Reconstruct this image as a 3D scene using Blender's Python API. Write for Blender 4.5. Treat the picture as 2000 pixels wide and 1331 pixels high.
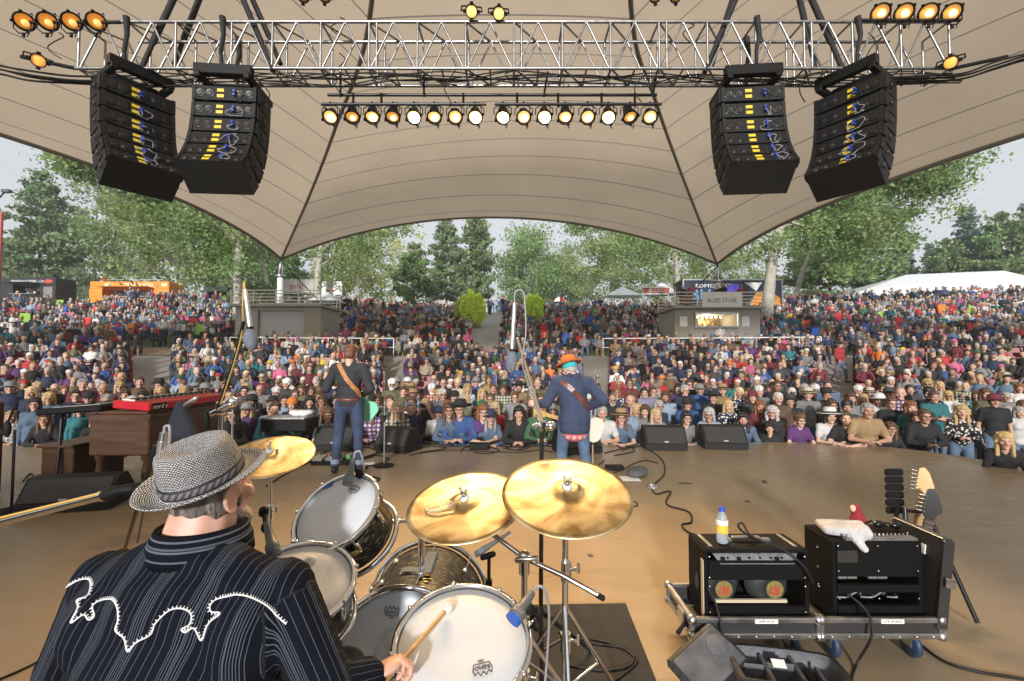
import bpy, bmesh, math, random
import numpy as np
from mathutils import Vector, Matrix, Euler
from mathutils.bvhtree import BVHTree
for o in list(bpy.data.objects):
 bpy.data.objects.remove(o)
random.seed(7)
rng = np.random.default_rng(7)
SC = bpy.context.scene
COL = SC.collection
R = math.radians
PI = math.pi
EYE = 1.62
FPX = 889.0
PITCH = math.atan(34.5 / FPX)
cd = bpy.data.cameras.new('camera')
cam = bpy.data.objects.new('camera', cd)
COL.objects.link(cam)
cam.location = (0, 0, EYE)
cam.rotation_euler = (PI / 2 + PITCH, 0, 0)
cd.sensor_width = 36
cd.lens = 16.0
cd.clip_start = 0.05
cd.clip_end = 3000
SC.camera = cam
SUN_EL, SUN_AZ = R(15), R(9)          # sun lamp standing in for a camera flash, from behind and slightly left
world = bpy.data.worlds.new('World')
SC.world = world
world.use_nodes = True
wt = world.node_tree
wn, wl = wt.nodes, wt.links
wn.clear()
sky = wn.new('ShaderNodeTexSky')
sky.sky_type = 'NISHITA'
sky.sun_disc = False
sky.sun_elevation = SUN_EL
sky.sun_rotation = PI + SUN_AZ
sky.air_density = 1.0
sky.dust_density = 3.0
hs = wn.new('ShaderNodeHueSaturation')
hs.inputs['Saturation'].default_value = 0.16
wl.new(sky.outputs[0], hs.inputs['Color'])
mxs = wn.new('ShaderNodeMix')          # thick cloud evens the sky out
mxs.data_type = 'RGBA'
mxs.inputs[0].default_value = 0.6
mxs.inputs[7].default_value = (8.6, 9.0, 9.6, 1)
wl.new(hs.outputs[0], mxs.inputs[6])
bg = wn.new('ShaderNodeBackground')
bg.inputs['Strength'].default_value = 0.076
wl.new(mxs.outputs[2], bg.inputs['Color'])
wo = wn.new('ShaderNodeOutputWorld')
wl.new(bg.outputs[0], wo.inputs[0])
sd = bpy.data.lights.new('sun', 'SUN')
sd.energy = 3.3
sd.angle = R(4)
sd.color = (1.0, 0.97, 0.93)
sun = bpy.data.objects.new('sun', sd)
COL.objects.link(sun)
sdir = Vector((math.sin(SUN_AZ) * math.cos(SUN_EL), math.cos(SUN_AZ) * math.cos(SUN_EL), -math.sin(SUN_EL)))
sun.rotation_euler = sdir.to_track_quat('-Z', 'Y').to_euler()
SC.view_settings.view_transform = 'Standard'
SC.view_settings.look = 'None'
SC.view_settings.gamma = 1
SC.view_settings.exposure = 0.58
SC.cycles.use_denoising = True
SC.cycles.max_bounces = 6
SC.cycles.diffuse_bounces = 3
SC.cycles.transparent_max_bounces = 6
SC.cycles.sample_clamp_indirect = 4
CAMM = Euler((PI / 2 + PITCH, 0, 0)).to_matrix()
EYEV = Vector((0, 0, EYE))
def ray(px, py):
 return CAMM @ Vector(((px - 1000) / FPX, (665.5 - py) / FPX, -1))
def at(px, py, d):
 v = ray(px, py)
 return EYEV + v * (d / v.y)
def flr(px, py, z=0.0):
 v = ray(px, py)
 return EYEV + v * ((z - EYE) / v.z)
MATS = {}
def mat(name, base=(0.5, 0.5, 0.5), rough=0.6, metal=0.0, nscale=0, namp=0.2, bump=0.0, bscale=0, objcol=False, emit=0,
  coat=0, stretch=None, attr=None, alpha=None, transl=0, spec=None, trans=0):
 if name in MATS:
  return MATS[name]
 m = bpy.data.materials.new(name)
 m.use_nodes = True
 nt = m.node_tree
 n, l = nt.nodes, nt.links
 p = n['Principled BSDF']
 p.inputs['Roughness'].default_value = rough
 p.inputs['Metallic'].default_value = metal
 if spec is not None:
  p.inputs['Specular IOR Level'].default_value = spec
 if coat:
  p.inputs['Coat Weight'].default_value = coat
 if trans:
  p.inputs['Transmission Weight'].default_value = trans
 p.inputs['Base Color'].default_value = (*base, 1)
 src = None
 if objcol:
  oi = n.new('ShaderNodeObjectInfo')
  src = oi.outputs['Color']
 if attr:
  a = n.new('ShaderNodeAttribute')
  a.attribute_name = attr
  if src is None:
   src = a.outputs['Color']
  else:
   mm = n.new('ShaderNodeMix')
   mm.data_type = 'RGBA'
   mm.blend_type = 'MULTIPLY'
   mm.inputs[0].default_value = 1
   l.new(src, mm.inputs[6])
   l.new(a.outputs['Color'], mm.inputs[7])
   src = mm.outputs[2]
 tc = None
 if nscale or bump:
  tc = n.new('ShaderNodeTexCoord')
  co = tc.outputs['Object']
  if stretch:
   mp = n.new('ShaderNodeMapping')
   mp.inputs['Scale'].default_value = stretch
   l.new(co, mp.inputs[0])
   co = mp.outputs[0]
 if nscale:
  nz = n.new('ShaderNodeTexNoise')
  nz.inputs['Scale'].default_value = nscale
  nz.inputs['Detail'].default_value = 5
  l.new(co, nz.inputs[0])
  mr = n.new('ShaderNodeMapRange')
  mr.inputs[1].default_value = 0.25
  mr.inputs[2].default_value = 0.75
  mr.inputs[3].default_value = 1 - namp
  mr.inputs[4].default_value = 1 + namp
  l.new(nz.outputs[0], mr.inputs[0])
  mm = n.new('ShaderNodeVectorMath')
  mm.operation = 'SCALE'
  if src is None:
   mm.inputs[0].default_value = base
  else:
   l.new(src, mm.inputs[0])
  l.new(mr.outputs[0], mm.inputs['Scale'])
  src = mm.outputs[0]
  mr2 = n.new('ShaderNodeMapRange')
  mr2.inputs[3].default_value = max(0.02, rough - 0.12)
  mr2.inputs[4].default_value = min(1, rough + 0.12)
  l.new(nz.outputs[0], mr2.inputs[0])
  l.new(mr2.outputs[0], p.inputs['Roughness'])
 if src is not None:
  l.new(src, p.inputs['Base Color'])
 if bump:
  nb = n.new('ShaderNodeTexNoise')
  nb.inputs['Scale'].default_value = bscale or nscale * 4 or 50
  nb.inputs['Detail'].default_value = 4
  l.new(co, nb.inputs[0])
  b = n.new('ShaderNodeBump')
  b.inputs['Strength'].default_value = bump
  b.inputs['Distance'].default_value = 0.01
  l.new(nb.outputs[0], b.inputs['Height'])
  l.new(b.outputs[0], p.inputs['Normal'])
 if emit:
  p.inputs['Emission Color'].default_value = (*base, 1)
  p.inputs['Emission Strength'].default_value = emit
 if transl:
  tr = n.new('ShaderNodeBsdfTranslucent')
  tr.inputs[0].default_value = (*base, 1)
  if src is not None:
   l.new(src, tr.inputs[0])
  ms = n.new('ShaderNodeMixShader')
  ms.inputs[0].default_value = transl
  l.new(p.outputs[0], ms.inputs[1])
  l.new(tr.outputs[0], ms.inputs[2])
  l.new(ms.outputs[0], n['Material Output'].inputs[0])
 MATS[name] = m
 return m
def nodes(m):
 return m.node_tree.nodes, m.node_tree.links, m.node_tree.nodes['Principled BSDF']
WM = {}
def frame(d):
 d = Vector(d).normalized()
 up = Vector((0, 0, 1)) if abs(d.z) < 0.95 else Vector((1, 0, 0))
 x = up.cross(d).normalized()
 y = d.cross(x)
 return Matrix((x, y, d)).transposed()
def TM(loc=(0, 0, 0), rot=(0, 0, 0), sc=1):
 return Matrix.LocRotScale(Vector(loc), Euler(rot), Vector((sc, sc, sc)) if isinstance(sc, (int, float)) else Vector(sc))
class MB:
 def __init__(s):
  s.v, s.f, s.s = [], [], []
 def add(s, vs, fs, smooth=False, M=None):
  o = len(s.v)
  if M is not None:
   vs = [M @ Vector(v) for v in vs]
  s.v.extend([tuple(v) for v in vs])
  for f in fs:
   s.f.append([i + o for i in f])
   s.s.append(smooth)
  return s
 def box(s, c, size, M=None, b=0.0):
  hx, hy, hz = size[0] / 2, size[1] / 2, size[2] / 2
  T = Matrix.Translation(Vector(c))
  if M is not None:
   T = M @ T
  if b <= 0:
   vs = [(x, y, z) for x in (-hx, hx) for y in (-hy, hy) for z in (-hz, hz)]
   fs = [(0, 1, 3, 2), (4, 6, 7, 5), (0, 4, 5, 1), (2, 3, 7, 6), (0, 2, 6, 4), (1, 5, 7, 3)]
   return s.add(vs, fs, False, T)
  b = min(b, hx * .9, hy * .9, hz * .9)
  vs, idx = [], {}
  for sx in (-1, 1):
   for sy in (-1, 1):
    for sz in (-1, 1):
     for a in range(3):
      p = [sx * (hx - b), sy * (hy - b), sz * (hz - b)]
      p[a] += (sx, sy, sz)[a] * b
      idx[(sx, sy, sz, a)] = len(vs)
      vs.append(p)
  fs = []
  for a in range(3):
   u, w = (a + 1) % 3, (a + 2) % 3
   for sg in (-1, 1):
    q = []
    for su, sw in ((-1, -1), (1, -1), (1, 1), (-1, 1)):
     k = [0, 0, 0]
     k[a], k[u], k[w] = sg, su, sw
     q.append(idx[(*k, a)])
    fs.append(q if sg > 0 else q[::-1])
   for su in (-1, 1):
    for sw in (-1, 1):
     q = []
     for sa, ax in ((-1, u), (-1, w), (1, w), (1, u)):
      k = [0, 0, 0]
      k[a], k[u], k[w] = sa, su, sw
      q.append(idx[(*k, ax)])
     fs.append(q if su * sw < 0 else q[::-1])
  for sx in (-1, 1):
   for sy in (-1, 1):
    for sz in (-1, 1):
     q = [idx[(sx, sy, sz, a)] for a in range(3)]
     fs.append(q if sx * sy * sz > 0 else q[::-1])
  return s.add(vs, fs, False, T)
 def tube(s, pts, r, n=8, cap=True, smooth=True):
  pts = [Vector(p) for p in pts]
  k = len(pts)
  rr = r if isinstance(r, (list, tuple)) else [r] * k
  vs, fs = [], []
  F = None
  for i, p in enumerate(pts):
   d = (pts[min(i + 1, k - 1)] - pts[max(i - 1, 0)])
   if d.length < 1e-9:
    d = Vector((0, 0, 1))
   d.normalize()
   if F is None:
    F = frame(d)
    x = F.col[0].copy()
   else:
    x = (x - d * x.dot(d))
    if x.length < 1e-6:
     x = frame(d).col[0].copy()
    x.normalize()
   y = d.cross(x)
   for j in range(n):
    a = 2 * PI * j / n
    vs.append(p + (x * math.cos(a) + y * math.sin(a)) * rr[i])
  for i in range(k - 1):
   for j in range(n):
    a, b = i * n + j, i * n + (j + 1) % n
    fs.append((a, b, b + n, a + n))
  s.add(vs, fs, smooth)
  if cap:
   s.add([vs[j] for j in range(n)], [tuple(range(n))[::-1]])
   s.add([vs[(k - 1) * n + j] for j in range(n)], [tuple(range(n))])
  return s
 def lathe(s, prof, n=24, M=None, smooth=True, close=False, sx=1, sy=1):
  vs, fs = [], []
  k = len(prof)
  for r, z in prof:
   for j in range(n):
    a = 2 * PI * j / n
    vs.append((r * math.cos(a) * sx, r * math.sin(a) * sy, z))
  for i in range(k - 1 + (1 if close else 0)):
   for j in range(n):
    a, b = i * n + j, i * n + (j + 1) % n
    c = ((i + 1) % k) * n
    fs.append((a, b, c + (j + 1) % n, c + j))
  return s.add(vs, fs, smooth, M)
 def disc(s, r, M=None, n=32, sx=1, sy=1):
  return s.add([(r * math.cos(2 * PI * j / n) * sx, r * math.sin(2 * PI * j / n) * sy, 0) for j in range(n)], [tuple(range(n))], False, M)
 def ell(s, c, rad, M=None, nu=12, nv=8, smooth=True):
  T = Matrix.Translation(Vector(c))
  if M is not None:
   T = T @ M.to_4x4()
  vs = [(0, 0, -rad[2])]
  fs = []
  for i in range(1, nv):
   t = PI * i / nv
   for j in range(nu):
    a = 2 * PI * j / nu
    vs.append((rad[0] * math.sin(t) * math.cos(a), rad[1] * math.sin(t) * math.sin(a), -rad[2] * math.cos(t)))
  vs.append((0, 0, rad[2]))
  L = len(vs) - 1
  for j in range(nu):
   fs.append((0, 1 + (j + 1) % nu, 1 + j))
   fs.append((L, L - nu + j, L - nu + (j + 1) % nu))
  for i in range(nv - 2):
   for j in range(nu):
    a, b = 1 + i * nu + j, 1 + i * nu + (j + 1) % nu
    fs.append((a, b, b + nu, a + nu))
  return s.add(vs, fs, smooth, T)
 def cap(s, p0, p1, r0, r1=None, n=10):
  r1 = r0 if r1 is None else r1
  p0, p1 = Vector(p0), Vector(p1)
  d = p1 - p0
  L = d.length
  d.normalize()
  pts, rr = [], []
  for a in (-80, -50, -20):
   pts.append(p0 + d * (r0 * math.sin(R(a))))
   rr.append(r0 * math.cos(R(a)))
  for a in (20, 50, 80):
   pts.append(p0 + d * (L + r1 * math.sin(R(a))))
   rr.append(r1 * math.cos(R(a)))
  return s.tube(pts, rr, n)
 def prism(s, out, z0, z1, M=None):
  n = len(out)
  vs = [(x, y, z0) for x, y in out] + [(x, y, z1) for x, y in out]
  fs = [tuple(range(n))[::-1], tuple(range(n, 2 * n))] + [(i, (i + 1) % n, n + (i + 1) % n, n + i) for i in range(n)]
  return s.add(vs, fs, False, M)
 def mesh(s, name):
  me = bpy.data.meshes.new(name)
  me.from_pydata(s.v, [], s.f)
  me.polygons.foreach_set('use_smooth', s.s)
  me.update()
  return me
 def build(s, name, m, parent=None, world=True, color=None):
  me = s.mesh(name)
  return link(name, me, m, parent, world, color)
def link(name, me, m=None, parent=None, world=False, color=None):
 if m is not None:
  me.materials.clear()
  me.materials.append(m)
 o = bpy.data.objects.new(name, me)
 COL.objects.link(o)
 W = Matrix()
 if parent is not None:
  o.parent = parent
  W = WM[parent]
  if world:
   me.transform(W.inverted())
 WM[o] = W.copy()
 if color is not None:
  o.color = (*color, 1)
 return o
def tag(o, label=None, cat=None, group=None, kind=None):
 if label:
  o['label'] = label
 if cat:
  o['category'] = cat
 if group:
  o['group'] = group
 if kind:
  o['kind'] = kind
 return o
def thing(name, label, cat, loc=(0, 0, 0), rotz=0, group=None):
 o = bpy.data.objects.new(name, None)
 o.empty_display_size = 0.1
 COL.objects.link(o)
 o.location = loc
 o.rotation_euler = (0, 0, rotz)
 WM[o] = TM(loc, (0, 0, rotz))
 return tag(o, label, cat, group)
def dup(root, loc, rotz=None, label=None, parent=None, sc=None):
 c = root.copy()
 COL.objects.link(c)
 if parent is not None:
  c.parent = parent
 else:
  c.location = loc
  if rotz is not None:
   c.rotation_euler = (0, 0, rotz)
  if sc is not None:
   c.scale = (sc, sc, sc)
  if label:
   c['label'] = label
 for ch in list(root.children):
  dup(ch, None, parent=c)
 return c
def struct(o):
 o['kind'] = 'structure'
 return o
def text_mb(mb, s, size, M, depth=0.002, ax='CENTER'):
 cu = bpy.data.curves.new('t', 'FONT')
 cu.body = s
 cu.size = size
 cu.extrude = depth
 cu.align_x = ax
 cu.align_y = 'CENTER'
 cu.resolution_u = 2
 ob = bpy.data.objects.new('t', cu)
 COL.objects.link(ob)
 bpy.context.view_layer.update()
 me = bpy.data.meshes.new_from_object(ob.evaluated_get(bpy.context.evaluated_depsgraph_get()))
 mb.add([v.co for v in me.vertices], [list(p.vertices) for p in me.polygons], False, M)
 bpy.data.objects.remove(ob)
 bpy.data.curves.remove(cu)
 bpy.data.meshes.remove(me)
 return mb
def fuse(mb, voxel, smooth=4, fac=0.5, dec=None, name='m'):
 """Melts overlapping closed shapes into one continuous skin."""
 me = mb.mesh(name)
 ob = bpy.data.objects.new('fuse', me)
 COL.objects.link(ob)
 md = ob.modifiers.new('r', 'REMESH')
 md.mode = 'VOXEL'
 md.voxel_size = voxel
 if smooth:
  ms = ob.modifiers.new('s', 'SMOOTH')
  ms.iterations = smooth
  ms.factor = fac
 if dec:
  mdc = ob.modifiers.new('d', 'DECIMATE')
  mdc.ratio = dec
 bpy.context.view_layer.update()
 r = bpy.data.meshes.new_from_object(ob.evaluated_get(bpy.context.evaluated_depsgraph_get()))
 bpy.data.objects.remove(ob)
 bpy.data.meshes.remove(me)
 r.name = name
 r.polygons.foreach_set('use_smooth', [True] * len(r.polygons))
 return r
def join_mesh(a, b, name):
 """Two mesh datas in one."""
 bm = bmesh.new()
 bm.from_mesh(a)
 bm.from_mesh(b)
 r = bpy.data.meshes.new(name)
 bm.to_mesh(r)
 bm.free()
 return r
def np_mesh(name, verts, quads, smooth=False):
 me = bpy.data.meshes.new(name)
 verts = np.asarray(verts, np.float32).reshape(-1, 3)
 quads = np.asarray(quads, np.int32)
 k = quads.shape[1]
 me.vertices.add(len(verts))
 me.vertices.foreach_set('co', verts.ravel())
 me.loops.add(quads.size)
 me.loops.foreach_set('vertex_index', quads.ravel())
 me.polygons.add(len(quads))
 me.polygons.foreach_set('loop_start', np.arange(0, quads.size, k, dtype=np.int32))
 me.polygons.foreach_set('use_smooth', np.full(len(quads), smooth))
 me.update(calc_edges=True)
 return me
def point_col(me, name, arr):
 a = me.color_attributes.new(name, 'FLOAT_COLOR', 'POINT')
 c = np.ones((len(me.vertices), 4), np.float32)
 c[:, :3] = arr
 a.data.foreach_set('color', c.ravel())
def spline(pts, n=8):
 """Catmull-Rom through points."""
 P = [Vector(p) for p in pts]
 out = []
 for i in range(len(P) - 1):
  p0, p1, p2, p3 = P[max(i - 1, 0)], P[i], P[i + 1], P[min(i + 2, len(P) - 1)]
  for j in range(n):
   t = j / n
   out.append(0.5 * ((2 * p1) + (p2 - p0) * t + (2 * p0 - 5 * p1 + 4 * p2 - p3) * t * t + (3 * p1 - p0 - 3 * p2 + p3) * t ** 3))
 out.append(P[-1])
 return out
BLACK = mat('black_paint', (0.007, 0.007, 0.0075), 0.5, nscale=30, namp=0.3, spec=.15)
RUBBER = mat('black_rubber', (0.009, 0.009, 0.0095), 0.6, spec=.15)
CHROME = mat('chrome', (0.75, 0.76, 0.78), 0.12, 1.0)
STEEL = mat('brushed_steel', (0.55, 0.56, 0.58), 0.32, 1.0, nscale=25, namp=0.15)
ALU = mat('aluminium', (0.40, 0.405, 0.42), 0.38, 1.0, nscale=12, namp=0.18)
WHITEP = mat('white_paint', (0.72, 0.72, 0.70), 0.5, nscale=6, namp=0.1)
TOLEX = mat('black_tolex', (0.006, 0.006, 0.0065), 0.6, bump=0.5, bscale=400, spec=.1)
CABLE = mat('cable_rubber', (0.009, 0.009, 0.01), 0.5, spec=.3)
# ================================================================ GROUND
_pr = np.array([[-500, -1.12], [9.5, -1.12], [13, -.66], [20, .42], [26, 1.72], [33, 3.2], [46, 6.1], [52, 6.85], [60, 7.25], [75, 7.4], [110, 6.0], [200, 3.0], [900, 2.0]])
def gz(x, y):
 r = np.hypot(0.6 * np.asarray(x, float), np.maximum(np.asarray(y, float), 0))
 return np.interp(r, _pr[:, 0], _pr[:, 1])
def sheet(name, xs, ys, m, dz=0.0, inside=None):
 X, Y = np.meshgrid(xs, ys)
 Z = gz(X, Y) + dz
 V = np.stack([X, Y, Z], -1).reshape(-1, 3)
 nx, ny = len(xs), len(ys)
 i, j = np.meshgrid(np.arange(nx - 1), np.arange(ny - 1))
 a = (j * nx + i).ravel()
 Q = np.stack([a, a + 1, a + nx + 1, a + nx], -1)
 return link(name, np_mesh(name, V, Q, True), m)
xs = np.concatenate([np.linspace(-260, -70, 8), np.linspace(-65, 65, 90), np.linspace(70, 260, 8)])
ys = np.concatenate([np.linspace(-60, -8, 6), np.linspace(-5, 80, 86), np.linspace(85, 260, 12)])
grass = mat('hill_grass', (0.075, 0.105, 0.035), 0.9, nscale=0.5, namp=0.35, bump=0.6, bscale=30)
struct(sheet('ground', xs, ys, grass))
def polar_sheet(name, a0, a1, r0, r1, m, dz, na=40, nr=40):
 """A sheet that follows the slope between two aisle directions (x/y) and two radii."""
 A = np.linspace(a0, a1, na)
 Rr = np.linspace(r0, r1, nr)
 AA, RR = np.meshgrid(A, Rr)
 Y = RR / np.hypot(1, 0.6 * AA)
 X = AA * Y
 V = np.stack([X, Y, gz(X, Y) + dz], -1).reshape(-1, 3)
 i, j = np.meshgrid(np.arange(na - 1), np.arange(nr - 1))
 a = (j * na + i).ravel()
 return struct(link(name, np_mesh(name, V, np.stack([a, a + 1, a + na + 1, a + na], -1), True), m))
conc = mat('worn_concrete', (0.30, 0.28, 0.26), 0.85, nscale=1.3, namp=0.18, bump=0.3, bscale=60)
polar_sheet('seating_floor', -1.75, 1.75, 5.5, 26.0, conc, 0.03, 60, 60)
polar_sheet('path', -0.10, 0.0, 25.9, 62, mat('path_gravel', (0.33, 0.31, 0.29), 0.9, nscale=2, namp=0.15), 0.05, 6, 50)
chips = mat('wood_chips', (0.30, 0.21, 0.13), 0.95, nscale=6, namp=0.4, bump=0.8, bscale=80)
polar_sheet('wood_chip_bank', -0.86, -0.42, 26.1, 28.0, chips, 0.05, 20, 8)
polar_sheet('dirt_bank', -1.3, -0.9, 44, 48, chips, 0.05, 12, 10)
# ================================================================ STAGE
EDGE = [(-13, 8.3), (-9, 8.5), (-4, 8.55), (0, 8.57), (3, 8.75), (5, 8.85), (6.2, 8.75), (7.0, 8.25), (7.45, 7.5), (7.6, 6.4), (7.9, 5), (8.6, 3), (9, -3), (-13, -3)]
mb = MB()
mb.prism([(p.x, p.y) for p in spline([(x, y, 0) for x, y in EDGE[:-1]], 5)] + [(-13, -3)], -0.16, 0.0)
fl = mat('stage_paint', (0.265, 0.20, 0.13), 0.30, nscale=1.1, namp=0.07, bump=0.05, bscale=160)
_n, _l, _p = nodes(fl)
_tc = _n.new('ShaderNodeTexCoord')
_ns = _n.new('ShaderNodeTexNoise')
_mp = _n.new('ShaderNodeMapping')
_mp.inputs['Rotation'].default_value = (0, 0, 0.7)
_mp.inputs['Scale'].default_value = (1.2, 4.0, 1)
_ns.inputs['Scale'].default_value = 1.6
_ns.inputs['Detail'].default_value = 8
_l.new(_tc.outputs['Object'], _mp.inputs[0])
_l.new(_mp.outputs[0], _ns.inputs[0])
_mr = _n.new('ShaderNodeMapRange')
_mr.inputs[1].default_value = .3
_mr.inputs[2].default_value = .7
_mr.inputs[3].default_value = .24
_mr.inputs[4].default_value = .40
_l.new(_ns.outputs[0], _mr.inputs[0])
_l.new(_mr.outputs[0], _p.inputs['Roughness'])
st = struct(mb.build('floor', fl))
mb = MB()                                            # dark skirt under the lip of the stage
mb.prism([(p.x * .975, p.y - .22) for p in spline([(x, y, 0) for x, y in EDGE[:-1]], 5)] + [(-12.7, -3)], -1.2, -0.162)
struct(mb.build('stage_base', mat('stage_skirt', (0.03, 0.03, 0.032), 0.8, nscale=5)))
mb = MB()                                            # grey apron with tape lines beyond the rounded corners
for q in ([(8.0, 8.2), (13.5, 8.0), (13.5, 5.6), (8.2, 5.9)], [(-16, 9.6), (-9.6, 9.7), (-9.6, 8.62), (-16, 8.5)]):
 mb.prism(q, -0.35, -0.22)
struct(mb.build('side_platform', mat('platform_grey', (0.24, 0.24, 0.245), 0.6, nscale=3)))
# ================================================================ CANOPY
def V(*a):
 return Vector(a)
def curve3(keys, t):
 """Piecewise smooth path keyed on y (depth)."""
 y = 3 + t * 32
 P = np.array(keys)
 return P, y
def path_at(keys, t):
 ks = [k[0] for k in keys]
 i = max(0, min(len(ks) - 2, sum(1 for k in ks[1:] if k <= t)))
 p = [Vector(keys[max(0, min(len(keys) - 1, j))][1]) for j in (i - 1, i, i + 1, i + 2)]
 u = (t - ks[i]) / (ks[i + 1] - ks[i])
 return 0.5 * ((2 * p[1]) + (p[2] - p[0]) * u + (2 * p[0] - 5 * p[1] + 4 * p[2] - p[3]) * u * u + (3 * p[1] - p[0] - 3 * p[2] + p[3]) * u ** 3)
E = EYE
RL = [(0, (-.9, 3, 11.2 + E)), (.36, (-4.8, 15, 11.8 + E)), (.58, (-8.7, 22, 11.4 + E)), (.79, (-12.9, 28.5, 10.25 + E)), (1, (-17.9, 35, 7.7 + E))]
RR_ = [(0, (.9, 3, 11.2 + E)), (.36, (4.05, 15, 11.8 + E)), (.54, (6.5, 20.2, 11.75 + E)), (.76, (10.4, 27.2, 10.9 + E)), (1, (15.9, 35, 7.3 + E))]
LL = [(0, (-1.2, 2.6, 11.2 + E)), (.5, (-14, 2.8, 11.0 + E)), (1, (-30, 3, 8 + E))]
RRR = [(0, (1.2, 2.6, 11.2 + E)), (.5, (14, 2.8, 11.0 + E)), (1, (28, 3, 8 + E))]
canvas = mat('canopy_canvas', (0.84, 0.66, 0.475), 0.8, nscale=0.35, namp=0.07, bump=0.4, bscale=3, transl=0.50)
# welded seams: thin darker lines at even steps along the cloth
n_, l_, p_ = nodes(canvas)
uv = n_.new('ShaderNodeUVMap')
sx = n_.new('ShaderNodeSeparateXYZ')
l_.new(uv.outputs[0], sx.inputs[0])
ml = n_.new('ShaderNodeMath')
ml.operation = 'MULTIPLY'
ml.inputs[1].default_value = 16
l_.new(sx.outputs[1], ml.inputs[0])
fr = n_.new('ShaderNodeMath')
fr.operation = 'FRACT'
l_.new(ml.outputs[0], fr.inputs[0])
cmp_ = n_.new('ShaderNodeMath')
cmp_.operation = 'LESS_THAN'
cmp_.inputs[1].default_value = 0.034
l_.new(fr.outputs[0], cmp_.inputs[0])
prev = p_.inputs['Base Color'].links[0].from_socket
mx = n_.new('ShaderNodeMix')
mx.data_type = 'RGBA'
l_.new(cmp_.outputs[0], mx.inputs[0])
l_.new(prev, mx.inputs[6])
mx.inputs[7].default_value = (0.36, 0.30, 0.24, 1)
l_.new(mx.outputs[2], p_.inputs['Base Color'])
for nn in n_:
 if nn.type == 'BSDF_TRANSLUCENT':
  l_.new(mx.outputs[2], nn.inputs[0])
canopy = thing('stage_canopy', 'huge tan fabric canopy with curved edges and sewn seams stretched over stage and seats', 'canopy', (0, 3, 0))
def roof_panel(K0, K1, arch, pw=3.5, ns=40, nt=60):
 vs, uvs = [], []
 for i in range(nt + 1):
  t = i / nt
  a, b = path_at(K0, t), path_at(K1, t)
  for j in range(ns + 1):
   s = j / ns
   p = a.lerp(b, s) + Vector(arch) * (4 * s * (1 - s) * t ** pw)
   vs.append(p)
   uvs.append((s, t * 0.985 + 0.012))
 fs = [(i * (ns + 1) + j, i * (ns + 1) + j + 1, (i + 1) * (ns + 1) + j + 1, (i + 1) * (ns + 1) + j) for i in range(nt) for j in range(ns)]
 m = MB().add(vs, fs, True)
 o = m.build('canvas_panel', canvas, canopy)
 u = o.data.uv_layers.new(name='UVMap')
 for lp in o.data.loops:
  u.data[lp.index].uv = uvs[lp.vertex_index]
 return [vs[nt * (ns + 1) + j] for j in range(ns + 1)]
e1 = roof_panel(RL, RR_, (0, -3, 2.55))
e2 = roof_panel(LL, RL, (4, 0, 1.1), 3.0)
e3 = roof_panel(RR_, RRR, (-4, 0, .6), 3.0)
# unseen extra cloth over the camera, added only to shape the light
front_ = [path_at(LL, 1 - i / 20) for i in range(20)] + [path_at(RRR, i / 20) for i in range(21)]
vs = front_ + [Vector((p.x, -3, p.z - .2)) for p in front_] + [Vector((p.x, -8, p.z - .5)) for p in front_]
k = len(front_)
o = MB().add(vs, [(r_ * k + i, r_ * k + i + 1, (r_ + 1) * k + i + 1, (r_ + 1) * k + i) for r_ in range(2) for i in range(k - 1)], True).build('canvas_panel', canvas, canopy)
u = o.data.uv_layers.new(name='UVMap')
for lp in o.data.loops:
 u.data[lp.index].uv = (0, .03 + .2 * (lp.vertex_index // k))
m = MB()
for i in range(60):                                  # unseen black screens behind the camera, added to block light; taller at the sides
 x = -12.5 + i * .36
 hc_ = 1.4 if -2.7 < x < 1.9 else 3.0
 m.add([(x, -4.2, 0), (x + .18, -4.32, 0), (x + .36, -4.2, 0), (x + .36, -4.2, hc_), (x + .18, -4.32, hc_), (x, -4.2, hc_)], [(0, 1, 4, 5), (1, 2, 3, 4)])
struct(m.build('wall', mat('black_light_block', (.012, .012, .013), .95)))  # the added light-blocking screens, not a wall of the stage
strap = mat('seam_strap', (0.30, 0.275, 0.25), 0.6)
for K in (RL, RR_):
 pts = [path_at(K, i / 40) + V(0, 0, -.06) for i in range(41)]
 MB().tube(pts, .085, 6).build('ridge_strap', strap, canopy)
hem = mat('hem_band', (0.26, 0.23, 0.20), 0.7)
for e in (e1, e2, e3):
 MB().tube([p + V(0, 0, -.03) for p in e], .1, 6).build('edge_hem', hem, canopy)
for (x, y, z), w in (((-17.9, 35, 7.7 + E), 'left'), ((15.9, 35, 7.3 + E), 'right')):
 g = float(gz(x, y))
 t = thing('canopy_mast', 'white steel mast holding the canopy tip above the %s' % ('closed concession hut' if w == 'left' else 'lit store hut'), 'mast', (x, y, g), 0, 'canopy masts')
 MB().tube([(x, y, g - .3), (x, y, z - 1.3)], .24, 16).build('pole', WHITEP, t)
 MB().lathe([(.24, 0), (.38, .05), (.38, .2), (.25, .3), (.2, .9), (.06, 1.3)], 16, TM((x, y, z - 1.5))).build('cap', STEEL, t)
 m = MB()
 for k in range(5):
  m.tube([(x + .3 * math.cos(k * 1.25), y + .3 * math.sin(k * 1.25), z - 1.25), (x, y, z)], .03, 5)
 m.build('shackle', RUBBER, t)
 sgn = 1 if w == 'left' else -1
 MB().tube([(x, y, z - .2), (x + 3.4 * sgn, y + 4, g + .4)], .04, 5).build('guy_cable', RUBBER, t)
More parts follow.
